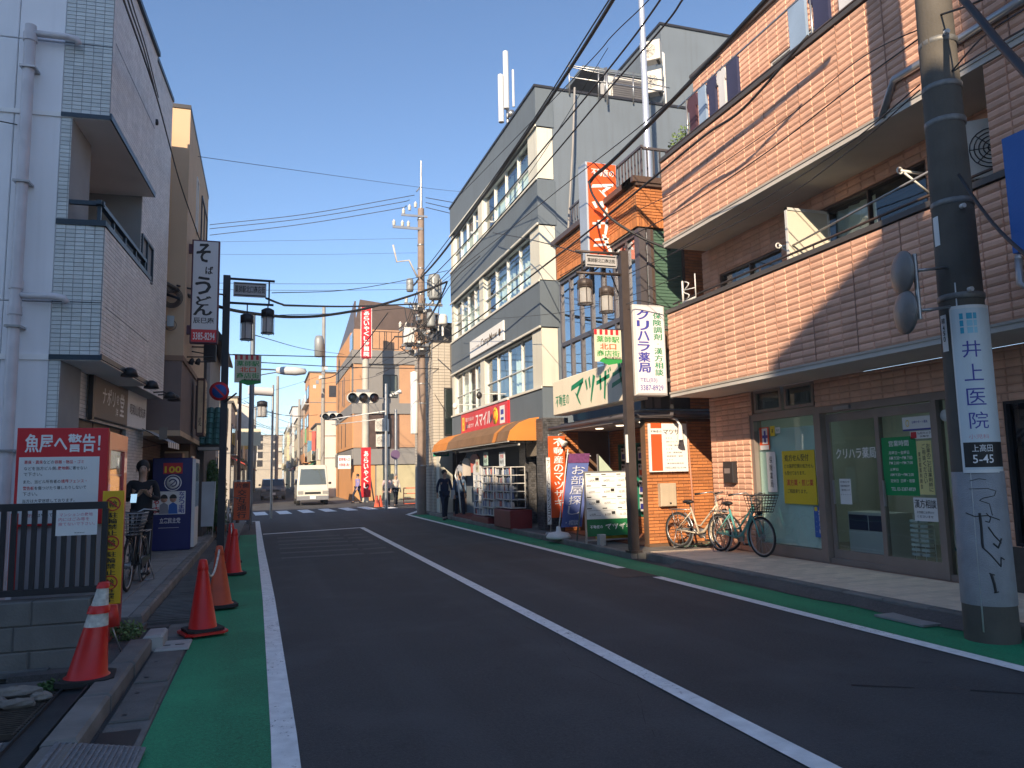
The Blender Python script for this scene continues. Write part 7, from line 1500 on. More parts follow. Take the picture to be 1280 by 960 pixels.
cab('lowest wire of the three leaving the pole top', [(-2.39, 34.00, 11.95), (1.44, 32.50, 12.28), (5.12, 31.00, 12.76), (5.46, 30.40, 12.72)], 0.014)
cab('short upper wire from the pole top to the grey building', [(6.23, 30.20, 13.07), (7.40, 30.20, 12.97)], 0.014)
cab('short middle wire from the pole top to the grey building', [(6.23, 30.20, 12.86), (7.39, 30.20, 12.69)], 0.014)
cab('short lower wire from the pole top to the grey building', [(6.23, 30.20, 12.65), (7.32, 30.20, 12.48)], 0.014)
cab('hair thin upper level wire with white markers', [(-2.72, 30.00, 10.40), (1.95, 30.00, 10.85), (5.81, 30.00, 11.22)], 0.005)
cab('hair thin lower level wire with white markers', [(-2.71, 30.00, 9.94), (1.95, 30.00, 10.27), (5.81, 30.00, 10.61)], 0.005)
cab('level wire behind the lamp post top', [(-1.81, 30.00, 8.89), (1.96, 30.00, 9.08), (7.04, 30.00, 9.44)], 0.008)
cab('gently sagging wire above the lamp arms', [(0.12, 21.00, 6.50), (2.30, 25.00, 7.64), (4.56, 28.00, 8.80), (6.87, 29.00, 9.67)], 0.012)
cab('medium cable from the lamp arm to the pole', [(-0.02, 18.00, 5.66), (0.34, 19.00, 5.76), (0.65, 20.00, 5.96), (2.74, 25.00, 7.13), (5.79, 30.00, 8.47)], 0.028)
cab('thin slack wire under the medium cable', [(0.35, 22.00, 6.11), (2.51, 26.00, 7.11), (5.79, 30.00, 8.34)], 0.01)
cab('level cable at the banner rod height', [(-0.95, 24.00, 5.26), (2.33, 27.00, 5.74), (6.70, 30.00, 6.29), (7.27, 30.00, 6.30)], 0.016)
cab('level cable below the banner rod', [(-0.20, 24.00, 5.04), (2.89, 27.00, 5.38), (7.16, 30.00, 5.84)], 0.014)
cab('thin wire falling towards the far corner pole', [(-0.30, 22.00, 5.51), (1.70, 36.00, 7.47), (4.64, 48.00, 9.17)], 0.014)
cab('grey guy wire falling behind the white banner post', [(4.62, 30.00, 8.05), (3.87, 33.00, 7.02), (3.03, 35.00, 6.17), (2.39, 36.00, 6.07)], 0.022)
cab('pale guy wire left of the crossing pole', [(4.88, 30.00, 7.05), (4.69, 32.00, 6.78), (4.41, 34.00, 6.40)], 0.02)
cab('pale thin cable towards the signal arm', [(4.70, 34.00, 6.08), (5.27, 32.00, 6.17), (5.78, 30.00, 6.16)], 0.014)
cab('bundle of black wires in front of the tiled building', [(-1.37, 7.20, 6.19), (-1.43, 8.00, 6.38), (-1.51, 9.60, 6.76), (-1.56, 11.50, 7.03), (-1.57, 13.20, 7.03), (-1.53, 14.90, 6.90), (-1.20, 17.30, 6.11), (-1.04, 17.60, 5.53)], 0.012)
cab('second black wire in front of the tiled building', [(-1.31, 7.20, 6.20), (-1.39, 8.00, 6.38), (-1.47, 9.60, 6.74), (-1.56, 11.50, 7.03)], 0.01)
cab('third black wire in front of the tiled building', [(-1.27, 7.20, 6.21), (-1.36, 8.00, 6.39), (-1.45, 9.60, 6.77), (-1.55, 11.50, 7.07)], 0.008)
cab('upper black wire from the beige wall to the lamp post', [(-1.63, 15.40, 5.23), (-1.25, 16.60, 5.41), (-0.85, 17.70, 5.62)], 0.02)
cab('thick black cable from the near pole towards the frame edge', [(5.90, 4.85, 5.81), (5.50, 4.33, 5.15), (5.20, 3.96, 4.68), (4.60, 3.27, 3.89)], 0.03)
cab('thin wire from the near pole to the frame edge top', [(6.00, 5.05, 5.17), (5.60, 4.39, 5.06), (5.00, 3.49, 4.70)], 0.008)
cab('second thin wire from the near pole to the frame edge', [(6.00, 5.05, 5.16), (5.60, 4.37, 4.93), (5.00, 3.51, 4.56)], 0.008)
cab('double black wire hanging right of the near pole', [(6.00, 5.08, 4.18), (5.80, 4.77, 3.80), (5.50, 4.34, 3.37), (5.00, 3.68, 2.86)], 0.014)
cab('thin wire along the upper salmon slab', [(6.60, 5.95, 5.59), (6.60, 7.03, 5.39), (6.70, 8.89, 5.35), (6.90, 11.78, 5.41)], 0.008)
cab('second thin wire along the upper salmon slab', [(6.60, 5.96, 5.53), (6.60, 7.04, 5.30), (6.70, 8.90, 5.21), (6.80, 13.45, 5.43)], 0.008)
cab('slack wire from the office band to the lamp plate', [(6.66, 22.00, 9.01), (6.52, 19.00, 7.92), (5.88, 15.00, 6.47), (5.54, 12.60, 5.55)], 0.012)
cab('black stay behind the brown lamp post', [(6.22, 12.90, 5.37), (6.42, 12.90, 4.85), (6.62, 12.70, 4.00)], 0.014)
cab('pale cable along the pharmacy sign top', [(6.25, 12.30, 4.58), (6.47, 12.20, 4.63), (7.09, 12.20, 4.53)], 0.01)
cab('thin wire crossing the agency windows', [(6.60, 10.99, 4.79), (6.50, 12.89, 4.85), (6.40, 16.45, 5.27), (6.30, 25.93, 6.96)], 0.006)
cab('dark thin wires between the pole and the office', [(6.12, 30.00, 7.99), (6.92, 29.30, 7.32), (7.09, 29.20, 7.12)], 0.014)
cab('steep cable from the office corner to the crossing pole', [(6.40, 22.60, 8.42), (6.30, 25.87, 8.40), (6.10, 29.28, 7.61), (6.00, 31.29, 7.22)], 0.016)
cab('fine wire crossing the salmon facade high up', [(6.30, 5.25, 5.89), (6.40, 6.48, 6.17), (6.50, 8.02, 6.14), (6.60, 10.36, 6.22), (6.60, 12.29, 6.40)], 0.007)
cab('second fine wire crossing the salmon facade high up', [(6.20, 5.44, 5.82), (6.30, 6.65, 5.84), (6.40, 8.43, 5.79), (6.50, 10.72, 5.84), (6.40, 12.60, 5.89), (6.30, 15.63, 5.97)], 0.009)
cab('thin wire over the agency roof to the crossing pole', [(6.10, 8.79, 7.41), (6.10, 11.24, 7.48), (6.10, 14.99, 7.76), (6.10, 19.86, 8.08), (6.00, 28.01, 8.60)], 0.01)
cab('pale bundle running under the twisted cable', [(5.90, 10.61, 10.26), (5.90, 12.54, 10.12), (5.95, 16.56, 9.86), (6.00, 22.01, 9.75), (6.00, 31.22, 9.72)], 0.016)
cab('thin wire falling beside the office windows', [(6.30, 12.77, 9.83), (6.30, 16.43, 9.24), (6.30, 21.32, 8.79), (6.20, 26.18, 8.47)], 0.007)
cab('second level wire behind the lamp post', [(-1.81, 30.00, 8.64), (1.96, 30.00, 8.82), (7.03, 30.00, 9.17)], 0.008)
cab('sagging wire below the pole equipment towards the far street', [(5.78, 30.00, 6.82), (5.25, 38.00, 7.14), (4.45, 46.00, 7.93), (3.76, 55.00, 9.02)], 0.012)
cab('another sagging wire towards the far street', [(5.72, 30.00, 6.49), (5.25, 38.00, 6.53), (4.45, 46.00, 7.25), (3.77, 55.00, 8.11)], 0.01)
cab('low wire from the far corner pole to the shaded row', [(3.65, 55.00, 8.68), (1.84, 50.00, 7.49), (0.13, 45.00, 6.41), (-1.26, 42.00, 5.65)], 0.01)
cab('guy wire from the crossing pole to the ground floor roofs', [(6.20, 30.64, 5.61), (6.50, 29.31, 4.48), (6.80, 28.69, 3.80)], 0.012)
cab('wire pair from the near pole over the street corner', [(6.10, 5.25, 5.85), (5.80, 4.63, 5.53), (5.20, 3.67, 5.03)], 0.01)
# ================================================================ traffic cones
M('cone_red', (.62, .018, .012), .38, var=.10, vs=5, bump=.05); M('cone_orange', (.50, .07, .02), .5, var=.15, vs=6, bump=.08); M('cone_white', (.60, .58, .52), .6, var=.25, vs=25, bump=.3, bs=25)
def cone(label, x, y, z, mat, h=.70, lean=(0, 0), stripe=False, double=False, cord=None, rz=0.):
    t = thing('traffic_cone', label, 'traffic cone', (x, y, z), 0, 'traffic cones along the kerb')
    def L(zz, r0, m, prof, nm, mt, n=26):
        mb = MB(); mb.lathe((0, 0, 0), prof, n)
        mb.v = [(x + p[0] + lean[0] * p[2], y + p[1] + lean[1] * p[2], z + p[2]) for p in mb.v]; mb.build(nm, mt, t)
    r = lambda q: .135 * (1 - q) + .032 * q
    if stripe:
        L(0, 0, 0, [(r(.0) + .02, .035), (r(0), .05), (r(.52), .05 + .52 * (h - .05))], 'lower_body', mat)
        L(0, 0, 0, [(r(.52) + .001, .05 + .52 * (h - .05)), (r(.68) + .001, .05 + .68 * (h - .05))], 'lower_white_band', MT['cone_white'])
        L(0, 0, 0, [(r(.66) + .012, .05 + .665 * (h - .05)), (r(.74) + .012, .05 + .74 * (h - .05)), (r(.75), .05 + .75 * (h - .05))], 'red_band', mat)
        L(0, 0, 0, [(r(.74) + .001, .05 + .74 * (h - .05)), (r(.96) + .001, .05 + .96 * (h - .05))], 'upper_white_band', MT['cone_white'])
        L(0, 0, 0, [(r(.93) + .008, .05 + .94 * (h - .05)), (r(1) + .006, h), (r(1) * .6, h + .004), (0, h)], 'cap', mat)
    else:
        L(0, 0, 0, [(r(0) + .03, .032), (r(0), .05), (r(.84), .05 + .84 * (h - .05))], 'body', mat)
        L(0, 0, 0, [(r(.84) + .004, .05 + .84 * (h - .05)), (r(.85) + .008, .05 + .85 * (h - .05)), (r(1) + .005, h - .008), (r(1) * .7, h), (.0, h)], 'cap', mat)
    f = Fr((x, y, z), (math.cos(rz), math.sin(rz), 0), (-math.sin(rz), math.cos(rz), 0))
    def base(z0, z1, w, mt, nm):
        m = MB(); c = w * .72; P = [(-w, -c), (-c, -w), (c, -w), (w, -c), (w, c), (c, w), (-c, w), (-w, c)]
        m.prism([f.P(a_, b_, z0) for a_, b_ in P], (0, 0, z1 - z0)); m.build(nm, mt, t)
    if double: base(0, .022, .205, mat, 'lower_base'); base(.0225, .05, .175, MT['rubber'], 'rubber_base')
    else: base(0, .035, .19, MT['rubber'], 'rubber_base')
    return t
cone('dented red cone with cracked white stripes leaning beside the drain channel', -1.22, 6.50, .10, MT['cone_red'], .70, (.13, .0), True, rz=.1)
cone('plain red cone with a doubled base, first on the green lane edge', -.56, 8.45, .03, MT['cone_red'], .72, (-.02, 0), False, True, rz=.35)
cone('faded orange cone with a reflective cord behind the doubled red cone', -.48, 10.05, .03, MT['cone_orange'], .72, (-.03, 0), rz=.2)
cone('red cone standing farthest right on the green lane', -.46, 13.4, .02, MT['cone_red'], .72, (.03, 0), rz=.25)
cone('last red cone behind the others with a reflective cord', -.56, 15.2, .02, MT['cone_red'], .72, rz=.1)
for a_, b_, l in (((-.56, 8.5, .72), (-.50, 10.0, .70), 'white reflective cord between the doubled cone and the orange cone'), ((-.45, 13.4, .73), (-.56, 15.15, .72), 'white reflective cord between the two last red cones'), ((-.50, 10.05, .70), (-.44, 10.2, .45), 'white cord end hanging down the faded orange cone')):
    P_ = [V(a_).lerp(V(b_), i / 12) - V((0, 0, .22 * 4 * (i / 12) * (1 - i / 12))) for i in range(13)]
    m = MB(); m.tube(P_, .012, 6); tag(m.build('reflective_cord', M('cord_white', (.6, .57, .5), .6, var=.4, vs=18, bump=0)), l, 'cord', 'reflective cords on the cones')
# orange construction sign
t = thing('construction_sign', 'orange alternating traffic construction sign at the end of the green lane', 'sign', (-.58, 24.6, 0))
f = Fr((-.86, 24.6, 0), (1, 0, 0), (0, .08, 1))
m = MB(); m.bbox(f, 0, .46, .32, 1.46, -.02, 0, .004); m.build('panel', M('sign_orange_dark', (.62, .10, .02), .5, var=.05, bump=0), t)
m = MB(); put(m, f, '片側', .05, .41, 1.28, 1.42, .002, .03); putv(m, f, '交互通行', .10, .36, .36, 1.24, .002, .03); m.build('lettering', MT['print_black'], t)
m = MB()
for u_ in (-.02, .48): m.tube([f.P(u_, .0, 0), f.P(u_, 1.5, 0)], .014, 6); m.tube([f.P(u_, 1.45, -.01), f.P(u_, .12, -.55)], .012, 6)
m.box(f, -.02, .48, 1.48, 1.51, -.01, .01); m.build('leg', MT['steel'], t)
# ================================================================ bicycles
def bicycle(label, x, y, z, rz, col, basket=True, group='bicycles parked by the brick wall', scale=1., name='bicycle'):
    """local +x is forward; origin on the ground under the crank"""
    t = thing(name, label, 'bicycle', (x, y, z), rz, group)
    T = lambda p: MW[t.name] @ V(p)
    def bl(nm, mt, fn): m = MB(); fn(m); m.v = [tuple(T(p)) for p in m.v]; return m.build(nm, mt, t)
    Rw = .325; rx, fx = -.48, .62; fr_ = M('bike_%s' % label.split()[0], col, .35, .1, var=.05, coat=.4, bump=0)
    for nm, cx in (('rear_wheel', rx), ('front_wheel', fx)):
        w = bl(nm, MT['rubber'], lambda m: m.torus((cx, 0, Rw), (0, 1, 0), Rw - .018, .018, 36, 8))
        def rim(m):
            m.torus((cx, 0, Rw), (0, 1, 0), Rw - .045, .011, 36, 6)
            for k in range(16):
                a_ = k * math.pi / 8; m.tube([(cx + .02 * math.cos(a_), .02 if k % 2 else -.02, Rw + .02 * math.sin(a_)), (cx + (Rw - .05) * math.cos(a_), 0, Rw + (Rw - .05) * math.sin(a_))], .0025, 4)
            m.cyl((cx, -.04, Rw), (cx, .04, Rw), .028 if cx < 0 else .045, n=10)
        o = bl('rim', MT['steel'], rim); o.parent = w
        bl('mudguard', MT['alu'] if cx < 0 else fr_, lambda m: m.torus((cx, 0, Rw), (0, 1, 0), Rw + .022, .015, 16, 5, -.3 if cx < 0 else -2.9, 1.9 if cx < 0 else -.7))
    hx, hz = .42, .82
    def frame(m):
        m.tube([(hx, 0, hz + .03), (hx + .03, 0, hz - .12)], .024, 8)
        m.tube([(hx + .02, 0, hz - .08), (.30, 0, .52), (.12, 0, .32), (0, 0, .28)], .024, 8); m.tube([(hx + .01, 0, hz - .02), (.25, 0, .62), (.05, 0, .42), (-.08, 0, .42)], .016, 8)
        m.tube([(0, 0, .28), (-.17, 0, .74)], .02, 8)
        for s in (-.05, .05):
            m.tube([(0, s * .4, .28), (rx, s, Rw)], .012, 6); m.tube([(-.15, s * .3, .66), (rx, s, Rw)], .010, 6); m.tube([(hx + .035, s * .9, hz - .14), (fx - .06, s, .48), (fx, s, Rw)], .013, 6)
    bl('frame', fr_, frame)
    bl('saddle', MT['black'], lambda m: (m.ball((-.22, 0, .84), .13, .075, .035), m.cyl((-.17, 0, .74), (-.19, 0, .83), .013, n=8), m.tube([(-.22, -.05, .80), (-.22, .05, .80)], .01, 5)))
    bl('handlebar', MT['alu'], lambda m: (m.tube([(hx - .22, -.27, hz + .17), (hx - .06, -.27, hz + .19), (hx + .04, -.14, hz + .21), (hx, 0, hz + .14), (hx + .04, .14, hz + .21), (hx - .06, .27, hz + .19), (hx - .22, .27, hz + .17)], .011, 8), m.cyl((hx, 0, hz), (hx - .01, 0, hz + .15), .014, n=8)))
    for s in (-.27, .27): bl('grip', MT['rubber'], lambda m, s=s: m.cyl((hx - .24, s, hz + .168), (hx - .12, s, hz + .182), .017, n=8))
    bl('brake_cable', MT['cable'], lambda m: m.tube([(hx - .08, .25, hz + .18), (hx + .12, .18, hz + .2), (hx + .16, .02, hz - .0), (hx + .05, 0, hz - .15)], .005, 5))
    bl('crank', MT['steel'], lambda m: (m.lathe((0, .05, .28), [(0, 0), (.085, .0), (.085, .006), (0, .006)], 20, (0, 1, 0)), m.tube([(0, .06, .28), (.10, .07, .16)], .010, 6), m.tube([(0, -.06, .28), (-.10, -.07, .40)], .010, 6)))
    for (a_, s) in (((.10, .11, .16), 1), ((-.10, -.11, .40), -1)): bl('pedal', MT['rubber'], lambda m, a_=a_: m.box(Fr(a_, (1, 0, 0), (0, 1, 0)), -.045, .045, -.035, .035, -.012, .012))
    bl('chain_guard', fr_ if basket else MT['steel'], lambda m: m.poly(Fr((0, .062, 0), (1, 0, 0)), [(-.5, .30), (.08, .21), (.11, .30), (.06, .36), (-.5, .36)], -.012, .0))
    bl('kick_stand', MT['steel'], lambda m: (m.tube([(rx, -.06, Rw), (rx - .02, -.14, .01)], .008, 5), m.tube([(rx, .06, Rw), (rx - .02, .14, .01)], .008, 5), m.tube([(rx - .02, -.14, .01), (rx - .02, .14, .01)], .008, 5)))
    bl('luggage_rack', MT['steel'], lambda m: ([m.tube([(rx - .16, s, .70), (-.2, s, .70)], .007, 5) for s in (-.06, 0, .06)], m.tube([(rx - .16, -.06, .70), (rx - .16, .06, .70)], .007, 5), [m.tube([(rx - .1, s, .70), (rx, s * .9, Rw)], .006, 5) for s in (-.06, .06)]))
    bl('lamp', MT['black'], lambda m: m.lathe((fx - .08, .0, .70), [(0, 0), (.035, .02), (.04, .08), (0, .085)], 12, (1, 0, 0)))
    if basket:
        def bk(m):
            for k in range(7):
                z = .72 + k * .045; w = .13 + k * .012; x0, x1 = hx + .07 - k * .003, hx + .34 + k * .012
                m.tube([(x0, -w, z), (x1, -w, z), (x1, w, z), (x0, w, z), (x0, -w, z)], .005 if k < 6 else .009, 4)
            for k in range(7):
                s = -1 + k / 3; m.tube([(hx + .34, .13 * s, .72), (hx + .41, .20 * s, .99)], .004, 4); m.tube([(hx + .07, .13 * s, .72), (hx + .05, .20 * s, .99)], .004, 4); m.tube([(hx + .07, .13 * s, .72), (hx + .34, .13 * s, .72)], .004, 4)
            for k in range(6):
                u_ = k / 5; m.tube([(hx + .07 + .27 * u_, -.13, .72), (hx + .05 + .36 * u_, -.20, .99)], .004, 4); m.tube([(hx + .07 + .27 * u_, .13, .72), (hx + .05 + .36 * u_, .20, .99)], .004, 4)
        bl('basket', MT['darkframe'] if 'mint' in label else MT['steel'], bk)
    return t
bicycle('mint green city bicycle with a wire basket in front of the pharmacy window', 7.62, 11.25, .125, R(-86), (.10, .36, .33))
bicycle('cream city bicycle leaning behind the mint one against the bricks', 7.50, 12.05 + .2, .125, R(-72), (.55, .47, .36), False)
bicycle('black bicycle held by the person near the restaurant', -1.62, 11.6, .15, R(-92), (.02, .02, .02), True, 'bicycles by the restaurant')
bicycle('grey bicycle parked among the plants behind the black lamp post', -.98, 21.9, .02, R(80), (.3, .3, .3), False, 'bicycles by the restaurant')
m = MB(); m.bbox(WF, 7.35, 8.3, 12.80, 12.9, .112, .14, .01); leaves(m, (7.8, 12.85, .15), (.4, .05, .03), 60, .03, 9); tag(m.build('green_hose_mat', M('hose_green', (.10, .17, .12), .7, var=.2)), 'flat green hose lying at the foot of the brick wall', 'hose')
# ================================================================ people
SK = M('skin', (.50, .31, .22), .55, var=.05, bump=0)
def person(label, x, y, z, rz, H, top, bot, hair, walk=.18, arms='down', group=None, bag=None, sleeve=True):
    t = thing('person', label, 'person', (x, y, z), rz, group); s = H / 1.72
    hipz, knz = .90, .48
    J = dict(pel=(0, 0, .93), chest=(0, 0, 1.25), neck=(0, 0, 1.44), head0=(0, .01, 1.52), head1=(0, .015, 1.62), head2=(0, .01, 1.68))
    for sd, sg in (('l', -1), ('r', 1)):
        w = walk * sg
        J['hip' + sd] = (.09 * sg, 0, .90); J['kn' + sd] = (.10 * sg, .10 * (w > 0) + w * .6, .49); J['an' + sd] = (.10 * sg, w, .09); J['toe' + sd] = (.11 * sg, w + .15, .03); J['heel' + sd] = (.10 * sg, w - .03, .04)
        J['sh' + sd] = (.17 * sg, 0, 1.40)
        if arms == 'phone': J['el' + sd] = (.22 * sg, .04, 1.13); J['wr' + sd] = (.08 * sg, .27, 1.20); J['ha' + sd] = (.04 * sg, .34, 1.25)
        elif arms == 'hold': J['el' + sd] = (.24 * sg, -.02, 1.12); J['wr' + sd] = (.22 * sg, .22, 1.02); J['ha' + sd] = (.22 * sg, .30, 1.02)
        else: J['el' + sd] = (.225 * sg, -w * .35 - .02, 1.13); J['wr' + sd] = (.23 * sg, -w * .7 + .05, .90); J['ha' + sd] = (.225 * sg, -w * .75 + .07, .82)
    def skin(name, names, edges, rad, mat, root):
        idx = {n: i for i, n in enumerate(names)}
        me = bpy.data.meshes.new(name); me.from_pydata([tuple(c * s for c in (J[n] if n in J else EX[n])) for n in names], [(idx[a_], idx[b_]) for a_, b_ in edges], [])
        me.materials.append(mat); o = link(name, me, t); md = o.modifiers.new('skin', 'SKIN')
        for i, n in enumerate(names):
            r_ = rad[n]; sv = me.skin_vertices[0].data[i]; sv.radius = (r_[0] * s, r_[1] * s) if isinstance(r_, tuple) else (r_ * s, r_ * s); sv.use_root = n == root
        md.use_smooth_shade = True; o.modifiers.new('smooth', 'SUBSURF').levels = 1; o.modifiers['smooth'].render_levels = 1
        return o
    EX = {}
    # five fingers per hand
    for sd, sg in (('l', -1), ('r', 1)):
        h_ = V(J['ha' + sd]); wv = V(J['wr' + sd]); d = (h_ - wv).normalized(); sidev = d.cross(V((0, 0, 1)) if abs(d.z) < .7 else V((0, 1, 0))).normalized()
        for k in range(4): 
            b_ = h_ + sidev * (.012 * (k - 1.5) * 2) * .9 + d * .02; EX['f%d%s' % (k, sd)] = tuple(b_ + d * (.03 + .005 * (k in (1, 2)))); EX['g%d%s' % (k, sd)] = tuple(b_ + d * (.055 + .008 * (k in (1, 2))) + V((0, .008, -.004)))
        EX['t0' + sd] = tuple(wv + d * .045 + sidev * -.035); EX['t1' + sd] = tuple(wv + d * .07 + sidev * -.045)
    nm = ['pel', 'chest', 'neck', 'head0', 'head1', 'head2']; ed = [('pel', 'chest'), ('chest', 'neck'), ('neck', 'head0'), ('head0', 'head1'), ('head1', 'head2')]
    rad = dict(pel=(.13, .10), chest=(.14, .10), neck=.05, head0=(.062, .072), head1=(.078, .092), head2=(.055, .065))
    for sd in 'lr':
        nm += [k + sd for k in ('hip', 'kn', 'an', 'toe', 'sh', 'el', 'wr', 'ha')]; ed += [('pel', 'hip' + sd), ('hip' + sd, 'kn' + sd), ('kn' + sd, 'an' + sd), ('an' + sd, 'toe' + sd), ('chest', 'sh' + sd), ('sh' + sd, 'el' + sd), ('el' + sd, 'wr' + sd), ('wr' + sd, 'ha' + sd)]
        rad.update({'hip' + sd: .075, 'kn' + sd: .05, 'an' + sd: .035, 'toe' + sd: .03, 'sh' + sd: .045, 'el' + sd: .034, 'wr' + sd: .024, 'ha' + sd: (.034, .018)})
        for k in range(4): nm += ['f%d%s' % (k, sd), 'g%d%s' % (k, sd)]; ed += [('ha' + sd, 'f%d%s' % (k, sd)), ('f%d%s' % (k, sd), 'g%d%s' % (k, sd))]; rad['f%d%s' % (k, sd)] = .009; rad['g%d%s' % (k, sd)] = .008
        nm += ['t0' + sd, 't1' + sd]; ed += [('wr' + sd, 't0' + sd), ('t0' + sd, 't1' + sd)]; rad['t0' + sd] = .010; rad['t1' + sd] = .009
    skin('body', nm, ed, rad, SK, 'pel')
    EX['hem'] = (0, 0, .86)
    nm = ['hem', 'pel', 'chest', 'neck']; ed = [('hem', 'pel'), ('pel', 'chest'), ('chest', 'neck')]; rd = dict(hem=(.165, .125), pel=(.16, .125), chest=(.17, .125), neck=.062)
    for sd in 'lr':
        EX['mid' + sd] = tuple((V(J['el' + sd]) * .9 + V(J['wr' + sd]) * .1)) if not sleeve else tuple(V(J['el' + sd]).lerp(V(J['wr' + sd]), .9))
        nm += ['sh' + sd, 'el' + sd, 'mid' + sd] if sleeve else ['sh' + sd, 'mid' + sd]; rd['sh' + sd] = .062; rd['el' + sd] = .048; rd['mid' + sd] = .040
        ed += [('chest', 'sh' + sd)] + ([('sh' + sd, 'el' + sd), ('el' + sd, 'mid' + sd)] if sleeve else [('sh' + sd, 'mid' + sd)])
    skin('shirt', nm, ed, rd, top, 'pel')
    nm = ['pel']; ed = []; rd = dict(pel=(.145, .115))
    for sd in 'lr':
        nm += ['hip' + sd, 'kn' + sd, 'an' + sd]; ed += [('pel', 'hip' + sd), ('hip' + sd, 'kn' + sd), ('kn' + sd, 'an' + sd)]; rd.update({'hip' + sd: .092, 'kn' + sd: .068, 'an' + sd: .058})
    skin('trousers', nm, ed, rd, bot, 'pel')
    T = lambda p: MW[t.name] @ (V(p) * s)
    for sd in 'lr':
        a_ = V(J['heel' + sd]); b_ = V(J['toe' + sd]); m = MB(); m.ball((0, 0, 0), .048, .14, .042); m.v = [tuple(T(V(p) + (a_ + b_) / 2 + V((0, .0, .012)))) for p in m.v]; m.build('shoe', MT['black'], t)
    m = MB(); m.ball((0, -.012, 1.635), .094, .105, .105, 16, 10); m.v = [tuple(T(p)) for p in m.v if True]
    # keep the face open: push the front of the hair cap up
    fixed = []
    for p in m.v:
        q = MW[t.name].inverted() @ V(p) / s if False else None; fixed.append(p)
    m.build('hair', hair, t)
    m = MB(); m.ball((0, .108, 1.585), .055, .012, .06, 10, 6)
    m.v = [tuple(T(p)) for p in m.v]; m.build('face', SK, t)
    m = MB()
    for sg in (-1, 1): m.ball((.028 * sg, .118, 1.60), .009, .006, .005, 6, 4); m.box(Fr((0, 0, 0), (1, 0, 0)), .014 * sg, .044 * sg, 1.618, 1.623, -.125, -.112)
    m.box(Fr((0, 0, 0), (1, 0, 0)), -.02, .02, 1.550, 1.555, -.123, -.112); m.v = [tuple(T(p)) for p in m.v]; m.build('eyes_and_mouth', MT['black'], t)
    m = MB(); m.ball((0, .122, 1.583), .010, .014, .018, 8, 5); [m.ball((.082 * sg, .0, 1.585), .012, .02, .03, 8, 5) for sg in (-1, 1)]; m.v = [tuple(T(p)) for p in m.v]; m.build('nose_and_ears', SK, t)
    if bag:
        m = MB(); m.bbox(Fr(T((.20, -.05, .75)), (math.cos(rz), math.sin(rz), 0)), 0, .12, 0, .30, -.25, 0, .02); m.build('shoulder_bag', bag, t)
    return t
HB = M('hair_black', (.02, .016, .014), .6, var=.1, bump=.4, bs=200); HG = M('hair_grey', (.25, .24, .23), .7, var=.1, bump=.4, bs=200)
person('person in black clothes looking at a phone beside the blue vending machine', -1.74, 12.7, .15, R(190), 1.70, M('cloth_black', (.018, .018, .022), .9, var=.1), M('trouser_black', (.02, .022, .03), .9, var=.1), HB, .05, 'phone')
m = MB(); m.box(Fr((-1.80, 12.34, 1.30), (1, 0, 0), (0, .5, .86)), -.04, .04, -.07, .07, -.004, .004); tag(m.build('mobile_phone', M('phone_screen', (.35, .55, .7), .3, var=0, bump=0, em=.7)), 'lit mobile phone held by the person in black', 'phone')
person('person in dark navy coat walking past the shoe shop, nearest the crossing pole', 5.95, 26.0, 0, R(185), 1.72, M('cloth_navy2', (.02, .025, .06), .9), M('trouser_navy', (.02, .025, .05), .9), HB, .2)
person('person in a blue jacket walking beside the one in the navy coat', 6.42, 25.7, .0, R(175), 1.66, M('cloth_bluegrey', (.10, .16, .26), .9), MT['trouser_navy'], HG, -.2, bag=M('bag_white', (.5, .5, .5), .7))
person('person in a pale pink shirt waiting by the construction fence', 5.85, 38.4, 0, R(160), 1.62, M('cloth_pink', (.55, .42, .44), .9), MT['trouser_black'], HB, .1, sleeve=False)
person('person in a white shirt waiting right of the pink shirt', 6.35, 38.8, 0, R(200), 1.64, M('cloth_cream', (.6, .55, .5), .9), MT['trouser_black'], HG, .08)
person('person in a purple top walking by the red banner post', 5.25, 45.8, 0, R(120), 1.70, M('cloth_violet', (.22, .20, .42), .9), MT['trouser_navy'], HB, .22)
person('shop keeper in a pale smock standing inside the goods shop', 7.05, 24.7, .12, R(90), 1.6, M('cloth_smock', (.42, .46, .5), .9), M('trouser_grey', (.2, .2, .2), .9), HB, .03)
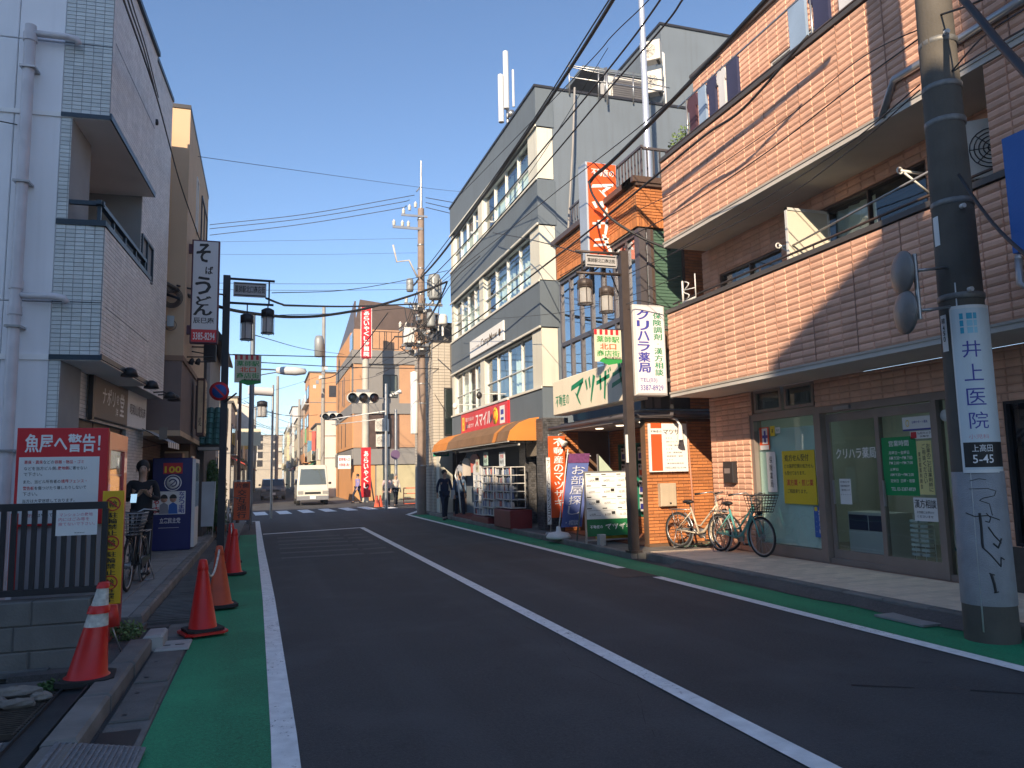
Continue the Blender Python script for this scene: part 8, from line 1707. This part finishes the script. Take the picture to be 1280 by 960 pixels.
# ================================================================ vehicles
def wheel(parent, T, c, r, side):
    w = MB(); w.lathe(c, [(0, 0), (r * .95, 0), (r, .03), (r, .17), (r * .95, .2), (0, .2)], 24, (side, 0, 0)); w.v = [tuple(T @ V(p)) for p in w.v]; o = w.build('wheel', MT['rubber'], parent)
    w = MB(); w.lathe(V(c) + V((side * .2, 0, 0)), [(0, .004), (r * .55, .004), (r * .62, -.01)], 18, (side, 0, 0)); w.v = [tuple(T @ V(p)) for p in w.v]; q = w.build('rim', MT['steel'], o)
def vehicle(label, name, cat, x, y, rz, L, W_, H, col, kind):
    t = thing(name, label, cat, (x, y, 0), rz); T = MW[t.name]; h2 = W_ / 2
    mt = M('paint_' + label.split()[0] + kind, col, .3, var=.03, coat=.6, bump=0)
    # side profile (y forward, z up), front at -y
    if kind == 'van': P = [(-L / 2, .35), (-L / 2, .85), (-L / 2 + .12, 1.10), (-L / 2 + .42, H * .92), (-L / 2 + .62, H), (L / 2 - .1, H), (L / 2, H * .93), (L / 2, .35)]; belt = 1.12; win = [(-L / 2 + .125, 1.14), (-L / 2 + .39, H * .90)]
    else: P = [(-L / 2, .3), (-L / 2, .68), (-L / 2 + .25, .82), (-L / 2 + .95, .95), (-L / 2 + 1.45, H * .97), (-L / 2 + 1.9, H), (L / 2 - .7, H), (L / 2 - .1, .95), (L / 2, .8), (L / 2, .3)]; win = [(-L / 2 + 1.0, .99), (-L / 2 + 1.42, H * .95)]
    def B(nm, m_, fn, par=None): m = MB(); fn(m); m.v = [tuple(T @ V(p)) for p in m.v]; return m.build(nm, m_, par or t)
    def body(m):
        n = len(P); rows = []
        for xx, ins in ((-h2, .10), (-h2 + .06, .0), (h2 - .06, .0), (h2, .10)):
            rows.append([(xx * (1 - .10 * max(0, (z - .9)) / (H - .9)), yy * (1 - ins * .12), z if ins == 0 else z * .985) for yy, z in P])
        vs = [p for r_ in rows for p in r_]; fs = [(k * n + i, k * n + (i + 1) % n, (k + 1) * n + (i + 1) % n, (k + 1) * n + i) for k in range(3) for i in range(n)] + [tuple(range(n))[::-1], tuple(range(3 * n, 4 * n))]
        m.add(vs, fs)
    B('body', mt, body)
    (y0, z0), (y1, z1) = win
    nrm = V((0, -(z1 - z0), (y1 - y0))).normalized() * .012
    B('windscreen', MT['glass_dark'], lambda m: m.quad(V((-h2 * .86, y0, z0)) + nrm, V((h2 * .86, y0, z0)) + nrm, V((h2 * .76, y1, z1)) + nrm, V((-h2 * .76, y1, z1)) + nrm))
    for sg in (-1, 1):
        ww = h2 + .004
        B('side_window', MT['glass_dark'], lambda m: m.add([(sg * ww * (1 - .1 * (zz - .9) / (H - .9)) + sg * .01, yy, zz) for yy, zz in ((y0 + .25, z0 + .03), (L / 2 - .9, z0 + .03), (L / 2 - 1.0, z1 - .06), (y1 + .15, z1 - .06))], [(0, 1, 2, 3)]))
        B('headlight', MT['lantern_glass'], lambda m: m.box(Fr((0, -L / 2, 0), (1, 0, 0)), sg * h2 * .62, sg * h2 * .95, .62, .80, 0, .02))
        B('mirror', MT['black'], lambda m: m.ball((sg * (h2 + .10), y0 + .25, z0 + .08), .09, .05, .07))
        for yy in (-L / 2 + .75, L / 2 - .75): wheel(t, T, (sg * (h2 - .19), yy, .30), .30, sg)
    B('grille', MT['black'], lambda m: m.box(Fr((0, -L / 2, 0), (1, 0, 0)), -h2 * .5, h2 * .5, .62, .74, 0, .012)); B('bumper', mt if kind != 'van' else MT['alu'], lambda m: m.bbox(Fr((0, -L / 2, 0), (1, 0, 0)), -h2, h2, .28, .52, -.1, .05, .02))
    B('number_plate', MT['paper_white'], lambda m: m.box(Fr((0, -L / 2 - .05, 0), (1, 0, 0)), -.16, .16, .36, .52, 0, .01))
    return t
vehicle('white high roofed delivery van coming over the crossing', 'delivery_van', 'van', 2.62, 46.6, R(0), 4.4, 1.72, 2.25, (.60, .58, .50), 'van')
vehicle('dark grey car following behind the white van', 'parked_car', 'car', .65, 60, R(0), 4.2, 1.68, 1.5, (.10, .10, .11), 'car')
# ================================================================ flags and boards before the agency
t = thing('flag_stand', 'blue rental room banner flag leaning in its white water base', 'banner', (6.30, 15.9, .1))
m = MB(); m.lathe((6.22, 15.95, .1), [(0, 0), (.27, .0), (.28, .04), (.22, .12), (.06, .15), (.04, .26), (0, .26)], 22); m.build('base', MT['white_paint'], t)
f = Fr((6.22, 15.9, .3), (1, -.1, 0), (.15, 0, 1)); 
m = MB(); m.cyl((6.22, 15.95, .25), f.P(0, 1.78), .013, n=8); m.cyl(f.P(-.02, 1.68), f.P(.55, 1.62), .010, n=6); m.build('pole', MT['alu_white'], t)
m = MB(); n = 14
for i in range(n):
    a_ = i / n; b_ = (i + 1) / n
    q = lambda u_, v_: f.P(.03 + .49 * u_ , 1.66 - 1.62 * v_, .018 * math.sin(v_ * 9 + u_ * 3) * v_)
    for j in range(4): m.quad(q(j / 4, b_), q((j + 1) / 4, b_), q((j + 1) / 4, a_), q(j / 4, a_))
m.smf = [True] * len(m.f); m.build('flag_cloth', M('flag_blue', (.09, .13, .36), .75, var=.06), t)
m = MB(); m.box(f, .03, .52, 1.47, 1.68, .008, .014); m.build('top_band', M('flag_plum', (.13, .03, .12), .7, var=.3, vs=20), t)
m = MB(); putv(m, f, 'お部屋探し', .14, .44, .30, 1.42, .028, .0, .86); put(m, f, '・相談', .12, .42, .08, .2, .03); m.build('lettering', M('print_pale', (.55, .58, .68), .6, var=0, bump=0), t)
t = thing('orange_banner', 'orange agency banner standing behind the blue flag', 'banner', (6.6, 16.9, .1))
f = Fr((6.35, 16.8, 0), (1, 0, 0)); m = MB(); m.box(f, 0, .42, .5, 2.4, -.01, 0); m.build('cloth', MT['sign_orange'], t)
m = MB(); putv(m, f, '不動産のマツザキ', .13, .36, .75, 2.35, .003, .03, .88); m.build('lettering', MT['print_white'], t)
m = MB(); m.box(f, -.07, .03, .35, 1.9, .012, .018); m.build('white_strip', MT['paper_white'], t); m = MB(); putv(m, f, 'アパートマンション', -.05, .015, .4, 1.85, .02, .0); m.build('small_lettering', MT['print_black'], t)
m = MB(); m.cyl((6.37, 16.83, .12), (6.37, 16.83, 2.45), .013, n=8); m.cyl((6.37, 16.83, 2.41), (6.8, 16.83, 2.41), .01, n=6); m.lathe((6.45, 16.85, .1), [(0, 0), (.2, 0), (.18, .06), (0, .07)], 16); m.build('pole', MT['steel'], t)
# A-frame with sheets
t = thing('sandwich_board', 'white A-frame board with rows of property sheets and a green foot panel', 'sandwich board', (6.75, 14.5, .1))
f = Fr((6.16, 14.25, .12), (1, 0, 0), (.07, .17, 1)); 
m = MB()
for u_ in (-.02, 1.05): m.box(f, u_, u_ + .03, 0, 1.46, -.02, .01)
m.box(f, .01, 1.05, 1.43, 1.46, -.02, .01); m.box(f, .01, 1.05, .05, .08, -.02, .01)
for u_ in (.0, 1.04): m.tube([f.P(u_, 1.44, -.02), V((6.16 + u_ + .1, 15.0, .12))], .014, 6)
m.build('frame', MT['alu'], t)
m = MB(); m.box(f, .01, 1.05, .48, 1.43, -.015, .0); m.build('white_panel', MT['paper_white'], t); m = MB(); m.box(f, .01, 1.05, .14, .479, -.015, .001); m.build('green_panel', M('board_green', (.01, .16, .05), .5, var=.05), t)
m = MB(); put(m, f, '不動産の', .08, .36, .29, .36, .003, .02)
for i, ch in enumerate((MA, TU, ZA, KI)): strokes(m, f, .42 + i * .155, .26, .13, .12, ch, .003)
m.build('lettering', MT['print_white'], t)
for r in range(4):
    for c in range(3):
        u0 = .03 + c * .34; v0 = .50 + r * .232
        pbox('property_sheet', MT['paper_white'], t, f, u0, u0 + .325, v0, v0 + .215, .001, .005)
m = MB()
for r in range(4):
    for c in range(3):
        u0 = .03 + c * .34; v0 = .50 + r * .232
        m.box(f, u0, u0 + .10, v0 + .185, v0 + .205, .0055, .0065); put(m, f, ('6.%d万円', '8.%d万円', '12.%d万')[c] % (r + 1), u0 + .05, u0 + .18, v0 + .04, v0 + .09, .006, .03); m.box(f, u0 + .19, u0 + .30, v0 + .05, v0 + .055, .0055, .0065); m.box(f, u0 + .02, u0 + .3, v0 + .15, v0 + .155, .0055, .0065)
        if (r + c) % 2: m.box(f, u0 + .2, u0 + .28, v0 + .07, v0 + .13, .0055, .0065)
m.build('sheet_print', MT['print_black'], t)
m = MB(); m.bbox(Fr((6.62, 14.55, 0), (1, 0, 0)), 0, .75, .14, .42, -.3, 0, .03); t = m.build('yellow_crate', M('crate_yellow', (.55, .40, .01), .5, var=.1)); tag(t, 'yellow plastic crate behind the A-frame board', 'crate')
m = MB(); m.bbox(Fr((6.28, 13.9, 0), (1, 0, 0)), 0, .14, .10, .32, -.12, 0, .01); tag(m.build('concrete_weight', MT['pale_stone']), 'small concrete block on the kerb before the A-frame', 'block')
# pale triangular panel on a post inside the entrance
t = thing('leaflet_stand', 'slanting pale leaflet stand in the agency entrance', 'stand', (7.3, 16, .1)); m = MB(); m.prism([(7.35, 16.2, 1.95), (7.35, 16.2, 1.3), (7.95, 16.2, 1.3)], (0, .04, 0)); m.build('panel', M('pale_green', (.45, .55, .45), .5), t); m = MB(); m.box(WF, 7.33, 7.37, 16.2, 16.24, .13, 1.95); m.build('post', MT['alu'], t)
# ================================================================ goods outside the shoe and bag shop
SG = M('goods_white', (.52, .54, .58), .5, var=.12)
gcol = [M('goods%d' % i, c, .5, var=.1) for i, c in enumerate(((.50, .53, .58), (.10, .14, .28), (.35, .38, .45), (.03, .04, .06), (.45, .12, .10), (.22, .30, .38), (.55, .5, .45)))]
rnd = random.Random(8)
def goods_rack(label, x, y0, y1, z0, z1, rows, cols_, tilt=.0):
    t = thing('goods_rack', label, 'display rack', (x, (y0 + y1) / 2, z0), 0, 'display racks outside the goods shop')
    f = Fr((x, y1, 0), (0, -1, 0)); L = y1 - y0
    m = MB()
    for u_ in (0, L / 2, L): m.box(f, u_ - .012, u_ + .012, z0, z1, -.03, 0); m.box(f, u_ - .012, u_ + .012, z0, z1, -.42, -.4)
    for r in range(rows + 1): z = z0 + (z1 - z0) * r / rows; m.box(f, 0, L, z - .01, z + .01, -.42 + tilt * r, -.0)
    m.build('wire_shelf', MT['alu_white'], t)
    for r in range(rows):
        z = z0 + (z1 - z0) * r / rows + .015; hh = (z1 - z0) / rows * .82
        for c in range(cols_):
            u_ = (c + .12 + rnd.uniform(-.04, .04)) * L / cols_; w = L / cols_ * .76; h_ = hh * rnd.uniform(.7, 1)
            m = MB(); g = Fr(f.P(u_, z, -.03), (0, -1, 0), (rnd.uniform(-.1, .05), rnd.uniform(-.18, .18), 1)); m.bbox(g, 0, w, 0, h_, -.08, 0, .008)
            m.box(g, w * .2, w * .8, h_ * .55, h_ * .8, .001, .003)
            m.build('packet', gcol[rnd.choice((0, 0, 1, 2, 2, 3, 4, 5, 6))], t)
    return t
goods_rack('wire rack of small packets nearest the tiled porch columns', 6.30, 19.6, 21.0, .62, 1.72, 5, 12)
goods_rack('wire rack of packets in the middle of the shop front', 6.25, 21.1, 22.3, .35, 1.75, 6, 11)
goods_rack('wire rack of blue packets at the far half of the shop front', 6.35, 22.4, 23.6, .30, 1.55, 6, 9)
for l, y0, y1, z1, x in (('dark red wooden plinth under the nearest goods rack', 19.2, 20.7, .58, 6.15), ('low dark red plinth in the middle of the shop front', 21.5, 23.4, .28, 6.2), ('low red plinth at the far end of the shop front', 23.6, 26.2, .20, 6.3)):
    m = MB(); m.bbox(Fr((x, y1, 0), (0, -1, 0)), 0, y1 - y0, .10, z1, -.6, 0, .015); tag(m.build('red_plinth', M('plinth_red', (.20, .02, .02), .6, var=.15, streak=.2)), l, 'plinth', 'red plinths of the goods shop')
for i, (y, z, c, l) in enumerate(((24.3, 2.2, 4, 'red shirt'), (24.0, 1.9, 0, 'white shirt'), (23.8, 1.3, 5, 'blue bag'), (23.9, .9, 1, 'blue towel'), (25.4, 2.1, 6, 'pale apron'), (26.2, 1.9, 2, 'grey jacket'))):
    t = thing('hanging_goods', '%s hanging under the orange awning' % l, 'clothes', (6.6, y, z), 0, 'goods hanging in the shop front')
    m = MB(); f = Fr((6.55, y + .3, z - .6), (.25, -1, 0)); m.poly(f, [(0, 0), (.5, 0), (.52, .5), (.38, .6), (.12, .6), (-.02, .5)], -.03, .02); m.build('cloth', gcol[c], t); m = MB(); m.tube([f.P(.12, .6), f.P(.25, .72), f.P(.38, .6)], .008, 4); m.build('hanger', MT['alu'], t)
for i, (y, z, w, l) in enumerate(((20.2, 1.9, .5, 'pale price board above the nearest rack'), (21.9, 1.95, .42, 'mint price board above the middle rack'), (22.9, 1.75, .35, 'small price card above the far rack'))):
    paper('price_board', l, Fr((6.35, y + w, 0), (0, -1, 0)), 0, w, z - .15, z + .25, 0, M('board_mint%d' % i, ((.55, .62, .68), (.35, .5, .45), (.5, .5, .4))[i], .6), [('特価', 'print_red', .2, .8, .55, .85), ('980円', K, .15, .85, .15, .45)], 'sign', .02)
for i in range(9):
    y = 19.4 + i * .85; t = thing('stock_shelf', 'tall crowded shelf, position %s inside the goods shop' % ('one', 'two', 'three', 'four', 'five', 'six', 'seven', 'eight', 'nine')[i], 'shelf', (8.5, y, .1), 0, 'crowded shelves inside the goods shop')
    m = MB(); f = Fr((8.2, y + .8, 0), (0, -1, 0))
    for r in range(7): m.box(f, 0, .78, .15 + r * .33, .17 + r * .33, -.4, 0)
    m.build('board', M('shelf_brown', (.16, .09, .06), .7), t)
    for r in range(6):
        for c in range(3): m = MB(); m.box(f, .03 + c * .25, .25 + c * .25, .172 + r * .33, .172 + r * .33 + rnd.uniform(.15, .28), -.3, -.02); m.build('packet', gcol[rnd.choice((0, 2, 4, 4, 6, 3, 5))], t)
m = MB(); m.tube([(6.3, 25.6, 1.75), (6.1, 25.0, 1.5), (6.15, 24.8, 1.2), (6.2, 24.7, .3)], .03, 6); tag(m.build('curved_white_tube', MT['white_paint']), 'bent white tube among the hanging goods', 'tube')
t = thing('street_address_sign', 'small green street address sign at the far end of the awning', 'sign', (6.2, 28.4, 2.4)); f = Fr((6.05, 28.3, 0), (1, 0, 0)); m = MB(); m.box(f, 0, .62, 2.24, 2.42, 0, .02); m.build('plate', M('sign_teal', (.02, .30, .20), .5), t); m = MB(); put(m, f, '新井薬師', .08, .54, 2.28, 2.38, .022); m.build('lettering', MT['print_white'], t)
# construction fence, cones far
for i, (x, y) in enumerate(((5.35, 38.4), (5.55, 38.6))):
    cone(('orange cone at the foot of the signal pole', 'second orange cone by the signal pole')[i], x, y, 0, M('cone_far', (.7, .12, .06), .5), .6)
t = thing('barrier_fence', 'orange plastic barrier fence behind the waiting people', 'fence', (7, 39.6, 0))
for k in range(3):
    m = MB(); x = 6.9 + k * 1.1; m.tube([(x, 39.6, .9), (x + 1, 39.6, .9), (x + 1, 39.6, .1), (x, 39.6, .1), (x, 39.6, .9)], .03, 6); [m.tube([(x, 39.6, z), (x + 1, 39.6, z)], .02, 5) for z in (.35, .62)]; m.build('barrier', MT['cone_far'], t)
t = thing('wooden_easel', 'leaning pale wooden frame by the far corner shutter', 'stand', (5.0, 45, 0)); m = MB(); m.tube([(4.95 + .9, 47.9, .0), (5.25 + .9, 47.9, 1.9)], .05, 5); m.tube([(5.6 + .9, 47.9, 0), (5.3 + .9, 47.9, 1.9)], .05, 5); m.build('leg', MT['pale_wood'], t)
# thin warm haze over the whole place
hz = bpy.data.materials.new('haze'); hz.use_nodes = True; t_ = hz.node_tree; t_.nodes.clear()
pv = t_.nodes.new('ShaderNodeVolumePrincipled'); pv.inputs['Color'].default_value = (.93, .95, 1, 1); pv.inputs['Density'].default_value = .0012; pv.inputs['Anisotropy'].default_value = 0
mo = t_.nodes.new('ShaderNodeOutputMaterial'); t_.links.new(pv.outputs[0], mo.inputs['Volume'])
m = MB(); m.box(WF, -905, 905, -905, 905, -1.1, 18.5); o = m.build('haze', hz); o['kind'] = 'stuff'
bpy.context.view_layer.update()
